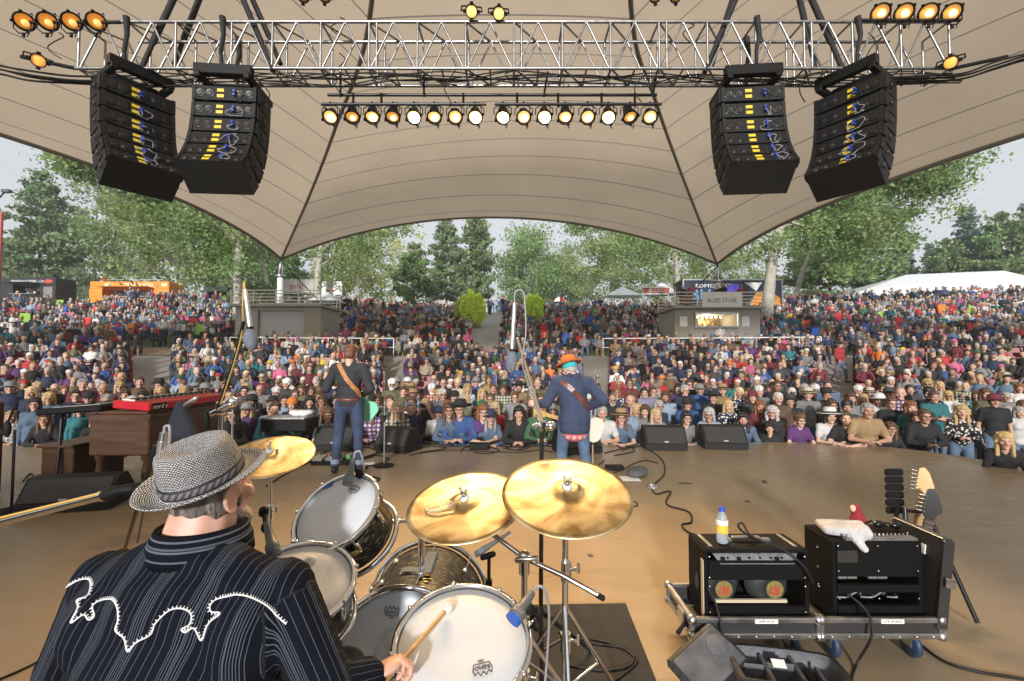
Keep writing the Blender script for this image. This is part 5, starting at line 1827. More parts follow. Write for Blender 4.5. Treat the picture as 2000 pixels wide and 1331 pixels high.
def crowd_template(standing, hatted, longhair):
 """Small seated or standing figure; returns verts, faces and a slot number per vertex (0 skin, 1 hair, 2 top, 3 legs, 4 hat)."""
 vs, fs, sl = [], [], []
 def put(mb, slot):
  o = len(vs)
  vs.extend(mb.v)
  for f in mb.f:
   if len(f) == 3:
    fs.append([f[0] + o, f[1] + o, f[2] + o, f[2] + o])
   else:
    fs.append([i + o for i in f[:4]])
  sl.extend([slot] * len(mb.v))
 dz = .42 if standing else 0
 put(MB().ell((0, -.01, 1.17 + dz), (.078, .095, .115), None, 8, 6), 0)
 put(MB().ell((0, -.105, 1.155 + dz), (.014, .018, .02), None, 4, 3), 0)
 for s in (-1, 1):
  put(MB().ell((.031 * s, -.094, 1.18 + dz), (.015, .012, .009), None, 5, 3), 5)
 put(MB().ell((0, -.098, 1.118 + dz), (.022, .010, .006), None, 5, 3), 5)
 put(MB().tube([(0, .03, .98 + dz), (0, .01, 1.1 + dz)], .055, 6, False), 0)
 put(MB().ell((0, .012, 1.232 + dz), (.090, .104, .078), None, 8, 5), 1)
 put(MB().ell((0, .05, 1.15 + dz - (.07 if longhair else 0)), (.085, .06, .10 + (.08 if longhair else 0)), None, 7, 5), 1)
 put(MB().ell((0, .04, .80 + dz), (.20, .14, .25), None, 8, 6), 2)
 for s in (-1, 1):
  put(MB().tube([(.16 * s, .04, .98 + dz), (.25 * s, .02, .76 + dz), (.12 * s, -.2, .66 + dz)], [.075, .06, .045], 5), 2)
  put(MB().ell((.08 * s, -.23, .66 + dz), (.045, .05, .035), None, 5, 3), 0)
  if standing:
   put(MB().tube([(.1 * s, .02, 1.0), (.11 * s, 0, .5), (.11 * s, .02, .03)], [.11, .075, .05], 5), 3)
  else:
   put(MB().tube([(.1 * s, .0, .52), (.13 * s, -.45, .54), (.13 * s, -.47, .05)], [.1, .075, .05], 5), 3)
 if hatted == 1:
  put(MB().lathe([(.092, .0), (.09, .06), (.05, .1), (0, .105)], 8, TM((0, 0, 1.22 + dz))), 4)
  put(MB().box((0, -.12, 1.225 + dz), (.14, .1, .012)), 4)
 elif hatted == 2:
  put(MB().lathe([(.17, .0), (.095, .015), (.085, .1), (0, .105)], 9, TM((0, 0, 1.215 + dz))), 4)
 return np.array(vs, np.float32), np.array(fs, np.int32), np.array(sl)
CT = [crowd_template(st, h, lh) for st in (0, 1) for h in (0, 1, 2) for lh in (0, 1)]
cr = np.random.default_rng(21)
P = list(REST)
huts = [(-17.0, -11.2, 26.5, 31.5), (9.5, 15.3, 26.5, 31.5)]
r = 26.2
while r < 54:
 a = -1.42
 step = .74 / r
 while a < 1.42:
  a += step * cr.uniform(.8, 1.25) * math.hypot(1, .6 * a)
  y = (r + cr.normal() * .18) / math.hypot(1, .6 * a)
  x = a * y
  if cr.random() > .90 or abs(a + .055) < .035 or any(h[0] < x < h[1] and h[2] + .5 < y < h[3] for h in huts):
   continue
  if a < -.9 and r > 43.5:
   continue
  if a < -.62 and y > 43.5:
   continue
  if a > .75 and y > 43:
   continue
  if y > 52 and a < 0:
   continue
  if r < 28.3 and (-.82 < a < -.62):
   continue
  P.append((x, y, float(gz(x, y)) - .2, 1 if (cr.random() < .05 or (a > .5 and y > 42)) else 0))
 r += 1.0
# standing rows on the crest
for i in range(150):
 a = cr.uniform(.32, 1.15)
 y = cr.uniform(42.0, 43.6)
 P.append((a * y, y, float(gz(a * y, y)), 1))
for i in range(26):
 a = cr.uniform(-.09, 0.0)
 y = cr.uniform(44, 60)
 P.append((a * y, y, float(gz(a * y, y)) + .05, 1))
for i in range(70):
 a = cr.uniform(-.85, -.28)
 y = cr.uniform(42.5, 44.5)
 P.append((a * y, y, float(gz(a * y, y)), 1))
for i in range(5):
 x = cr.uniform(10.2, 14.8)
 P.append((x, 28.3 + cr.uniform(0, 1), at(1400, 604, 27.5).z + .16, 1))
tv, tf, tc = [], [], []
off = 0
cs = list(TC.values())
cn = list(TC.keys())
cw = np.array([{'black': 20, 'charcoal': 14, 'navy': 14, 'grey': 8, 'blue': 5, 'denim blue': 6, 'pale blue': 2.5, 'white': 3.5, 'red': 2.6, 'maroon': 4, 'teal': 1.6, 'pink': .8, 'purple': 1.6, 'green': 1, 'orange': .5, 'yellow': .4, 'olive': 2.5, 'brown': 3, 'lavender': .7}.get(k, 1.2) for k in cn])
cw = cw / cw.sum()
cw2 = cw + .06 * np.array([k in ('blue', 'white', 'red', 'pale blue', 'denim blue', 'teal', 'pink') for k in cn])
cw2 /= cw2.sum()
hk = list(HC.values())
for (x, y, z, st_) in P:
 h = cr.choice([0, 1, 2], p=[.68, .24, .08])
 V_, F_, S_ = CT[(6 if st_ else 0) + h * 2 + int(cr.random() < .38)]
 yaw = -math.atan2(x, y) * .85 + cr.normal() * .35
 if st_ and cr.random() < .3:
  yaw += cr.uniform(-2, 2)
 s = cr.uniform(.86, 1.12)
 V_ = V_.copy()
 V_[:, 0] += cr.normal() * .10 * np.maximum(V_[:, 2] - .5, 0)
 V_[:, 1] += cr.normal() * .16 * np.maximum(V_[:, 2] - .5, 0)
 if cr.random() < .10:                         # lifts an arm
  k_ = (S_ == 0) & (V_[:, 2] < .75 + (.42 if st_ else 0)) & (V_[:, 0] * (1 if cr.random() < .5 else -1) > .03)
  V_[k_, 2] += cr.uniform(.25, .75)
 c, sn = math.cos(yaw), math.sin(yaw)
 W_ = np.empty_like(V_)
 W_[:, 0] = (V_[:, 0] * c - V_[:, 1] * sn) * s + x
 W_[:, 1] = (V_[:, 0] * sn + V_[:, 1] * c) * s + y
 W_[:, 2] = V_[:, 2] * s + z
 tv.append(W_)
 tf.append(F_ + off)
 off += len(V_)
 pal = np.array([SK[cr.integers(len(SK))], hk[cr.integers(len(hk))], cs[cr.choice(len(cs), p=cw2 if y > 27 else cw)], TC[['denim blue', 'navy', 'black', 'charcoal', 'tan'][cr.integers(5)]], cs[cr.integers(len(cs))], (.10, .06, .05)])
 pal = pal * cr.uniform(.8, 1.2, (6, 1))
 tc.append(pal[S_])
# triangles were stored as degenerate quads: build from lists of both
V_ = np.concatenate(tv)
F_ = np.concatenate(tf)
C_ = np.concatenate(tc)
tri = F_[:, 2] == F_[:, 3]
F3, F4 = F_[tri][:, :3], F_[~tri]
me = bpy.data.meshes.new('crowd')
me.vertices.add(len(V_))
me.vertices.foreach_set('co', V_.ravel())
li = np.concatenate([F4.ravel(), F3.ravel()])
me.loops.add(len(li))
me.loops.foreach_set('vertex_index', li)
ls = np.concatenate([np.arange(len(F4)) * 4, len(F4) * 4 + np.arange(len(F3)) * 3]).astype(np.int32)
me.polygons.add(len(ls))
me.polygons.foreach_set('loop_start', ls)
me.polygons.foreach_set('use_smooth', np.ones(len(ls), bool))
me.update(calc_edges=True)
point_col(me, 'Col', np.clip(C_, .006, .75))
tag(link('crowd', me, mat('crowd_cloth', (.5, .5, .5), .8, attr='Col', nscale=9, namp=.25)), 'dense seated crowd filling the rear benches and the grassy hill', 'crowd', kind='stuff')
LCH = mat('lawn_chair_fabric', (.5, .5, .5), .7, objcol=True, attr='Col')
m = MB()
m.box((0, .0, .33), (.56, .5, .03))
m.box((0, .27, .72), (.56, .03, .78), TM((0, 0, 0), (-.18, 0, 0)))
k = len(m.v)
for s in (-1, 1):
 m.tube([(.3 * s, -.25, 0), (.3 * s, -.25, .55), (.3 * s, .25, .57), (.3 * s, .3, 0)], .015, 5)
 m.tube([(.29 * s, .2, .3), (.29 * s, .42, 1.12)], .018, 5)
lcm = m.mesh('lawn_chair')
cc = np.full((len(m.v), 3), .9)
cc[k:] = .45
point_col(lcm, 'Col', cc)
ccol = [('red', (.6, .03, .03)), ('royal blue', (.03, .11, .5)), ('lime green', (.3, .55, .08)), ('sky blue', (.12, .35, .65)), ('orange', (.7, .2, .02)), ('teal', (.03, .3, .3)), ('scarlet', (.55, .05, .07)), ('white', (.6, .6, .6))]
lr = random.Random(3)
chairs = [(1061, 644, 0), (1062, 656, 0), (1090, 626, 0), (1142, 614, 0), (1155, 624, 1), (1108, 660, 1), (1246, 612, 0), (1390 + 190, 632, 0), (1845, 604, 0), (1870, 609, 0), (1762, 628, 0), (1767, 646, 0), (1836, 603, 4), (1535, 636, 3), (1568, 648, 1), (1860, 668, 3), (1885, 606, 2), (55, 622, 2), (115, 606, 1), (196, 608, 0), (160, 628, 0), (215, 642, 0), (245, 640, 4), (240, 650, 1), (350, 642, 7), (388, 642, 2), (375, 629, 0), (204, 592, 1), (112, 592, 2), (232, 590, 3), (750, 611, 0), (765, 614, 0), (742, 624, 2), (820, 620, 2), (1160, 612, 2), (1620, 606, 0), (1582, 650, 1), (1640, 618, 0), (1720, 616, 2), (1700, 640, 1), (1660, 634, 3), (1910, 640, 0), (1930, 655, 1), (1330, 652, 1), (690, 628, 1), (640, 612, 0), (560, 606, 0), (600, 622, 1), (540, 600, 7)]
USED = {}
for i, (px, py, ci) in enumerate(chairs):
 lo, hi = 25.0, 56.0
 for _ in range(30):
  mid = (lo + hi) / 2
  p = at(px, py, mid)
  if float(gz(p.x, mid)) + .8 < p.z:
   lo = mid
  else:
   hi = mid
 d = lo - .75
 p = at(px, py, d)
 cname, cv = ccol[ci]
 o = link('lawn_chair', lcm, LCH, None, color=cv)
 o.location = (p.x, d, p.z - .62)
 o.scale = (.8, .8, .85)
 o.rotation_euler = (0, 0, PI + lr.uniform(-.5, .5) if lr.random() < .5 else lr.uniform(-.4, .4))
 side = 'far left' if px < 180 else 'left' if px < 480 else 'left middle' if px < 900 else 'right middle' if px < 1250 else 'right' if px < 1700 else 'far right'
 tag(o, '%s folding lawn chair on the %s of the hill' % (cname, side), 'lawn chair', '%s lawn chairs on the %s of the hill' % (cname, side))
import sys
print('PEOPLE', PCOUNT[0], 'CROWD', len(P), 'verts', len(V_), 'BADLABELS', BAD, file=sys.stderr)
# ================================================================ TRUSS, ARRAYS, LAMPS
TD, TD2 = 7.0, 7.46
zt1, zb1 = at(1000, 43, TD).z, at(1000, 134, TD).z
xl, xr = at(150, 60, TD).x, at(1858, 60, TD).x
truss = thing('lighting_truss', 'long aluminium box truss hung across the stage opening under the canopy', 'truss', ((xl + xr) / 2, TD, zb1))
for nm, y, z in (('chord', TD, zt1), ('chord', TD, zb1), ('chord', TD2, zt1), ('chord', TD2, zb1)):
 x0 = xl if y == TD else xl + .6
 MB().tube([(x0, y, z), (xr - (0 if y == TD else .6), y, z)], .026, 10).build(nm, ALU, truss)
def rod(nm, a, b, r):
 MB().tube([a, b], r, 7).build(nm, ALU, truss)
n = 18
for i in range(n + 1):
 x = xl + .04 + (xr - xl - .08) * i / n
 for y in (TD, TD2):
  rod('upright', (x, y, zb1), (x, y, zt1), .019)
  if i % 3 == 0 and 0 < i < n:
   rod('upright', (x + .12, y, zb1), (x + .12, y, zt1), .019)
 rod('cross_bar', (x, TD, zb1), (x, TD2, zb1), .018)
 rod('cross_bar', (x, TD, zt1), (x, TD2, zt1), .018)
 if i < n:
  x2 = xl + .04 + (xr - xl - .08) * (i + 1) / n
  xm = (x + x2) / 2
  for y in (TD, TD2):
   rod('diagonal_brace', (x + .03, y, zb1), (xm, y, zt1), .017)
   rod('diagonal_brace', (xm, y, zt1), (x2 - .03, y, zb1), .017)
  rod('cross_bar', (x, TD, zb1), (xm, TD2, zb1), .016)
  rod('cross_bar', (xm, TD, zb1), (xm, TD2, zb1), .016)
  rod('cross_bar', (x, TD, zt1), (xm, TD2, zt1), .016)
for sx, px in ((-1, 150), (1, 1858)):
 x = xl if sx < 0 else xr
 MB().tube([(x, TD, zb1), (x + sx * .75, TD - .1, zb1 + .12)], .03, 8).build('end_arm', RUBBER, truss)
# slings that carry the truss
WEB = mat('black_webbing', (.014, .014, .015), .8)
for k, (a, b, dd) in enumerate((((352, -30), (272, 140), TD), ((400, -30), (338, 130), TD2), ((462, -30), (533, 135), TD), ((480, -30), (548, 122), TD2), ((1450, -30), (1376, 138), TD), ((1555, -30), (1592, 130), TD2), ((1572, -30), (1648, 138), TD), ((1440, -30), (1390, 125), TD2))):
 p, q = at(*b, dd), at(*a, dd + .25)
 m = MB().tube([p + V(0, 0, -.03), p.lerp(q, .3), p.lerp(q, .33), q + (q - p) * 1.2], [.04, .034, .048, .046], 8)
 tag(m.build('lifting_sling', WEB), 'black lifting sling from the truss up beside the %s speaker array' % ('outer left', 'outer left', 'inner left', 'inner left', 'inner right', 'outer right', 'outer right', 'inner right')[k], 'sling', 'black slings carrying the truss')
for px in (250, 437, 468, 1455, 1476, 1672):
 p = at(px, 52, TD if px not in (468, 1455) else TD2)
 zt = zt1
 m = MB().tube([(p.x, p.y - .04, zt + .05), (p.x + .03, p.y - .05, zt - .25), (p.x - .02, p.y - .04, zt - .5), (p.x, p.y, zb1 - .02)], [.05, .035, .028, .03], 7)
 tag(m.build('webbing_strap', WEB), 'black webbing strap wrapped round the truss above the %s speaker arrays' % ('left' if px < 1000 else 'right'), 'strap', 'black straps wrapped round the %s truss half' % ('left' if px < 1000 else 'right'))
CAB = mat('speaker_black', (.008, .008, .0085), .55, nscale=40, namp=.4, bump=.4, bscale=300, spec=.3)
YEL = mat('yellow_tape', (.62, .45, .03), .5, nscale=30, namp=.15)
CONE = mat('speaker_cone', (.008, .008, .009), .35)
CONB = mat('blue_connector', (.02, .06, .35), .4)
WIRE = mat('grey_wire', (.26, .26, .28), .4)
def array(label, px, py, d, yaw, flip):
 p0 = at(px, py, d)
 t = thing('line_array', label, 'speaker array', p0, yaw, 'hanging line array speakers')
 W, Hh, D = .93, .272, .52
 p, ang = Vector((0, 0, -.12)), 0
 fr_ = MB()
 for sx in (-.36, .36):
  fr_.box((sx, .05, .0), (.09, .85, .10), None, .01)
 fr_.box((0, -.30, .09), (.85, .12, .16), None, .01)
 fr_.box((0, .12, .05), (.7, .1, .12), None, .01)
 fr_.box((0, .2, -.06), (.8, .08, .1))
 fr_.build('rigging_frame', BLACK, t, world=False)
 rs = random.Random(px)
 for i, da in enumerate((2, 3, 5, 8, 10, 12)):
  ang += R(da)
  M = TM(p, (-ang, 0, 0))
  b = MB()
  hh = Hh * (.88 if i > 2 else .95)
  prof = [(-D / 2, -hh / 2 + .02), (D / 2, -hh / 2 - .012), (D / 2, hh / 2 + .012), (-D / 2, hh / 2 - .02)]
  vs = [(x, y, z - Hh / 2) for x in (-W / 2, W / 2) for y, z in prof]
  b.add(vs, [(0, 3, 2, 1), (4, 5, 6, 7), (0, 1, 5, 4), (1, 2, 6, 5), (2, 3, 7, 6), (3, 0, 4, 7)], False, M)
  for sx in (-1, 1):
   b.box((sx * (W / 2 + .012), -.18, -Hh / 2), (.024, .10, hh - .05), M)
   b.box((sx * (W / 2 - .02), -D / 2 - .006, -Hh / 2), (.05, .018, hh * .9), M)
  o = b.build('speaker_box', CAB, t, world=False)
  for sx in (-.36, -.22, .22, .36):
   c = MB()
   for rr in (.075, .045):
    c.lathe([(rr, 0), (rr * .95, .008), (rr * .7, -.002), (0, .006)], 14, M @ TM((sx, -D / 2 - .004, -Hh / 2), (PI / 2, 0, 0)))
   c.build('driver_cone', CONE, o, world=False)
  for sx in (-1, 1):
   c = MB()
   c.lathe([(.05, 0), (.048, .01), (.03, .002), (0, .004)], 12, M @ TM((sx * (W / 2 + .026), .02, -Hh / 2), (0, sx * PI / 2, 0)))
   c.build('handle_cup', CONE, o, world=False)
  fx = -.06 * flip
  for dz in (.045, -.045):
   MB().box((fx, -D / 2 - .004, -Hh / 2 + dz), (.10, .006, .05), M).build('yellow_label', YEL, o, world=False)
  k = MB()
  cx = fx + .22 * (1 if abs(yaw) < .5 else .25)
  for dz in (.02, -.035):
   k.box((cx, -D / 2 - .03, -Hh / 2 + dz), (.035, .06, .03), M)
  k.build('connector', CONB, o, world=False)
  w = MB()
  r_ = rs.uniform(.03, .11)
  ph = rs.uniform(0, 5)
  pts = [M @ Vector((cx + rs.uniform(-.02, .08) + r_ * 1.2 * math.cos(a), -D / 2 - .05 - .02 * math.sin(a * 2), -Hh / 2 - .06 + r_ * math.sin(a) + rs.uniform(-.02, .02))) for a in [ph + j * .55 for j in range(5 + px % 5 + i)]]
  w.tube(spline([M @ Vector((cx, -D / 2 - .05, -Hh / 2))] + pts, 3), .0055, 5)
  w.build('jumper_cable', WIRE if i > 0 else CABLE, o, world=False)
  p = p + Matrix.Rotation(-ang, 3, 'X') @ Vector((0, 0, -Hh - .006))
 return t
array('outer left hanging speaker array turned toward the left lawn', 262, 166, 7.15, R(58), 1)
array('inner left hanging speaker array with rear panels facing the stage', 457, 172, 7.15, R(5), 1)
array('inner right hanging speaker array with rear panels facing the stage', 1455, 172, 7.15, R(-5), 1)
array('outer right hanging speaker array turned toward the right lawn', 1668, 166, 7.15, R(-58), -1)
# lamps
GLASS = mat('lamp_lens_off', (.35, .2, .06), .25, nscale=40, namp=.4)
LIT = {k: mat('lamp_lens_%s' % k, c, .3, emit=e) for k, c, e in (('bright', (1, .62, .20), 1.9), ('warm', (1, .58, .18), .8), ('dim', (1, .45, .09), .45), ('ember', (1, .36, .05), .36))}
HOT = {k: mat('filament_%s' % k, c, .3, emit=e) for k, c, e in (('bright', (1, .85, .55), 14), ('warm', (1, .82, .5), 5), ('dim', (1, .7, .32), 1.7), ('ember', (1, .5, .15), .8))}
ORD = ['first', 'second', 'third', 'fourth', 'fifth', 'sixth', 'seventh', 'eighth']
def par(px, py, d, aim, state, label, group, r=.115, watt=0, up=False):
 p = at(px, py, d)
 dirv = (Vector(aim) - p).normalized()
 F = frame(dirv)
 M = Matrix.Translation(p) @ F.to_4x4()
 t = thing('par_lamp', label, 'stage lamp', p, 0, group)
 b = MB()
 b.lathe([(0, -.26), (.05, -.26), (.075, -.24), (.085, -.14), (r * .95, -.05), (r, 0), (r + .012, 0), (r + .012, .02), (r * .9, .022), (r * .9, .0), (r * .85, -.02)], 20, M)
 for k in range(4):
  a = k * PI / 2 + .4
  b.box((math.cos(a) * (r + .012), math.sin(a) * (r + .012), .015), (.04, .04, .035), M)
 b.build('housing', BLACK, t)
 MB().ell((0, 0, -.035), (r * .9, r * .9, .035), None, 18, 8).build('lens', LIT[state] if state in LIT else GLASS, t, world=False).matrix_local = Matrix.Translation(Vector((0, 0, 0))) @ F.to_4x4() @ Matrix.Translation((0, 0, .0))
 if state in HOT:
  rb = {'bright': .74, 'warm': .5, 'dim': .42, 'ember': .38}[state] * r
  MB().ell((0, 0, 0), (rb, rb, .02), None, 16, 6).build('bulb_reflector', HOT[state], t, world=False).matrix_local = F.to_4x4() @ TM((.1 * r, -.12 * r, .008))
 s = -1 if up else 1
 top = p + V(0, 0, .19 * s)
 yk = MB()
 for sx in (-1, 1):
  yk.tube([p - dirv * .08 + V(sx * (r + .03), 0, 0), p - dirv * .05 + V(sx * (r + .03), 0, .12 * s), top + V(sx * (r * .6), 0, 0), top], .009, 5)
 yk.tube([top, top + V(0, 0, .06 * s)], .022, 6)
 yk.build('yoke', BLACK, t)
 MB().tube(spline([p - dirv * .25, p - dirv * .28 + V(.03, 0, -.12), p + V(.06, .05, -.17 * s), p - dirv * .1 + V(.10, .02, .1 * s), top + V(.06, 0, .06 * s)], 5), .007, 5).build('lamp_cable', CABLE, t)
 if watt:
  ld = bpy.data.lights.new('par_beam', 'SPOT')
  ld.energy = watt
  ld.color = (1, .66, .32)
  ld.spot_size = R(52)
  ld.spot_blend = .9
  ld.shadow_soft_size = .09
  lo = bpy.data.objects.new('par_beam', ld)
  COL.objects.link(lo)
  lo.parent = t
  lo.matrix_local = TM(dirv * .05) @ dirv.to_track_quat('-Z', 'Y').to_matrix().to_4x4()
 return t
rowx = [645, 688, 727, 767, 808, 848, 889, 928, 982, 1023, 1063, 1104, 1148, 1188, 1231, 1270]
stt = ['warm', 'dim', 'warm', 'dim', 'bright', 'warm', 'warm', 'bright', 'bright', 'warm', 'bright', 'warm', 'warm', 'bright', 'dim', 'warm']
for i, (px, s) in enumerate(zip(rowx, stt)):
 side = 'left' if i < 8 else 'right'
 k = i if i < 8 else i - 8
 txt = {'bright': 'brightly glowing', 'warm': 'warm lit', 'dim': 'dim amber'}[s]
 tgt = (-.2 + (i - 7.5) * .22, 2.2 + (i % 3) * .9, .2) if s != 'dim' else (2.5 if px > 1200 else -1.5, 4.2, 0)
 par(px, 229, 7.35, tgt, s, '%s black par lamp, %s from the left on the %s hanging bar' % (txt, ORD[k], side), 'par lamps on the hanging bars', watt={'bright': 260, 'warm': 190, 'dim': 80}[s])
for i, px in enumerate((47, 93, 140, 188)):
 par(px, 42, 6.9, (-1.5, 2.5, 1), 'ember', 'amber par lamp above the left truss end, %s from the left' % ORD[i], 'par lamps at the left truss end', .125, watt=14, up=True)
for i, px in enumerate((1720, 1766, 1813, 1859)):
 par(px, 25, 6.9, (1.0, 1.5, 1), 'dim', 'glowing amber par lamp above the right truss end, %s from the left' % ORD[i], 'par lamps at the right truss end', .125, watt=35, up=True)
BARM = mat('black_pipe', (.03, .03, .032), .35, .6)
for (x0, x1, py, d, lab) in ((640, 1283, 186, 7.45, 'long black pipe carrying the hanging lamp bars'), (628, 950, 204, 7.35, 'black lamp bar of eight lamps on the left'), (966, 1292, 204, 7.35, 'black lamp bar of eight lamps on the right'), (30, 235, 44, 6.95, 'short lamp bar above the left truss end'), (1672, 1875, 40, 6.95, 'short lamp bar above the right truss end')):
 tag(MB().tube([at(x0, py, d), at(x1, py, d)], .025, 8).build('lamp_bar', BARM), lab, 'lamp bar')
hm = thing('bar_hanger', 'black hanging drops joining the pipe to the truss', 'hanger', at(960, 165, 7.4))
for px in (665, 828, 1062, 1275):
 MB().tube([at(px + (0 if px < 1000 else 8), 140, 7.2), at(px, 190, 7.42)], .018, 6).build('drop_strap', WEB, hm)
for px in (745, 905, 1010, 1090, 1175, 1240, 690):
 MB().tube([at(px, 183, 7.44), at(px, 207, 7.35)], .02, 6).build('clamp', BLACK, hm)
def ellips(px, py, d, dx, dy, ln, lab, lit=None):
 p = at(px, py, d)
 aim = at(px + dx * 6, py + dy * 6, d - 1.2)
 v = (aim - p).normalized()
 M = Matrix.Translation(p) @ frame(v).to_4x4()
 t = thing('profile_spotlight', lab, 'stage lamp', p, 0, 'long profile spotlights on the truss')
 MB().lathe([(0, -ln * .5), (.07, -ln * .5), (.10, -ln * .35), (.10, -.05), (.075, 0), (.075, ln * .3), (.095, ln * .32), (.095, ln * .5), (.085, ln * .5), (.08, ln * .42)], 18, M).build('housing', BLACK, t)
 b = MB()
 for a in range(4):
  b.box((math.cos(a * PI / 2) * .1, math.sin(a * PI / 2) * .1, ln * .45), (.05, .05, .08), M)
 for sx in (-1, 1):
  b.tube([M @ Vector((sx * .1, 0, -.02)), M @ Vector((sx * .16, 0, -.02)), M @ Vector((sx * .16, .05, -.28)), M @ Vector((0, .06, -.34))], .012, 5)
 b.build('yoke', BLACK, t)
 MB().ell((0, 0, 0), (.08, .08, .02), None, 14, 6).build('lens', LIT[lit] if lit else GLASS, t, world=False).matrix_local = frame(v).to_4x4() @ Matrix.Translation((0, 0, ln * .46))
ellips(75, 118, 6.8, .1, 1, .62, 'amber lit profile spotlight clamped to the left truss end', 'dim')
ellips(1857, 122, 6.8, -.1, 1, .62, 'amber lit profile spotlight clamped to the right truss end', 'dim')
ellips(921, 22, 6.9, 0, 1, .62, 'lit profile spotlight above the truss centre, left of its pair', 'warm')
ellips(974, 26, 6.9, .45, 1, .66, 'lit profile spotlight above the truss centre, right of its pair', 'warm')
for px, lab in ((592, 'left of the left pair'), (634, 'right of the left pair'), (1280, 'left of the right pair'), (1320, 'right of the right pair')):
 ellips(px, -8, 6.95, .15 if px < 1000 else -.2, 1, .55, 'dark unlit profile spotlight at the top, ' + lab)
# cables along the truss
cb = random.Random(4)
for k in range(7):
 pts = []
 for i in range(15):
  px = 180 + i * 120 + cb.uniform(-20, 20)
  pts.append(at(px, 150 + cb.uniform(-12, 14) + (8 if k % 2 else 0), TD + .15 + .05 * k))
 tag(MB().tube(spline(pts, 6), .011, 5).build('truss_cable', CABLE), 'black cable laid loosely along the lower truss chords', 'cable', 'black cables along the lower truss chords')
for k, (px, py, h) in enumerate(((515, 200, 60), (660, 130, 60), (880, 140, 70), (1000, 160, 20), (1250, 150, 60), (1570, 150, 60), (1345, 70, 30), (660, 60, 30), (1700, 90, 60), (110, 90, 40))):
 p = at(px, py, 7.15)
 pts = [p + V(.10 * math.sin(j * 1.1) + cb.uniform(-.02, .02), .04 * math.cos(j), .25 - j * .09 * h / 50) for j in range(7)]
 tag(MB().tube(spline(pts, 5), .009, 5).build('hanging_cable', CABLE), 'black cable tail hanging in a loose loop from the truss', 'cable', 'loose cable tails under the truss')
for (pts, lab) in (([(-60, 118), (0, 128), (60, 140), (140, 150), (230, 152)], 'left'), ([(2060, 92), (2000, 105), (1940, 122), (1880, 142), (1800, 150), (1720, 150)], 'right')):
 for k in range(4):
  tag(MB().tube(spline([at(x, y + k * 5 + cb.uniform(-3, 3), 6.8 + .05 * k) for x, y in pts], 6), .016, 5).build('feed_cable', CABLE), 'thick black feed cable running off the %s truss end' % lab, 'cable', 'feed cables at the %s truss end' % lab)
# ================================================================ DRUM KIT
OYS = mat('black_oyster_wrap', (.02, .02, .02), .36, spec=.3)
n_, l_, p_ = nodes(OYS)
tc = n_.new('ShaderNodeTexCoord')
mp = n_.new('ShaderNodeMapping')
mp.inputs['Scale'].default_value = (16, 16, 105)
nz = n_.new('ShaderNodeTexNoise')
nz.inputs['Scale'].default_value = 1.6
nz.inputs['Detail'].default_value = 6
nz.inputs['Distortion'].default_value = 1.2
rp = n_.new('ShaderNodeValToRGB')
rp.color_ramp.elements[0].position = .57
rp.color_ramp.elements[0].color = (.006, .006, .006, 1)
rp.color_ramp.elements[1].position = .70
rp.color_ramp.elements[1].color = (.55, .50, .38, 1)
l_.new(tc.outputs['Object'], mp.inputs[0])
l_.new(mp.outputs[0], nz.inputs[0])
l_.new(nz.outputs[0], rp.inputs[0])
l_.new(rp.outputs[0], p_.inputs['Base Color'])
HEAD = mat('coated_drumhead', (.50, .525, .56), .55, nscale=9, namp=.05, bump=.15, bscale=300)
HEAD2 = mat('clear_drumhead', (.48, .54, .62), .35, nscale=4, namp=.06)
INK = mat('black_print', (.015, .015, .018), .6)
BADGE = mat('brass_badge', (.5, .34, .1), .3, .9)
BTAPE = mat('blue_tape', (.015, .09, .42), .6)
def logo(parent, M, w):
 """Printed crown with the maker's word in it."""
 b = MB()
 pts = [(-.5, .05), (-.42, .30), (-.28, .14), (-.14, .36), (0, .16), (.14, .36), (.28, .14), (.42, .30), (.5, .05), (.40, -.26), (-.40, -.26), (-.5, .05)]
 P_ = [Vector((x * w, y * w, .0)) for x, y in pts]
 for a, c in zip(P_, P_[1:]):
  b.tube([M @ a, M @ c], w * .022, 4)
 text_mb(b, 'REMO', w * .30, M @ TM((0, -.06 * w, 0)), .0005)
 for k in range(2):
  b.box((0, -.36 * w - k * .07 * w, 0), (.3 * w, .02 * w, .001), M)
 b.build('printed_logo', INK, parent)
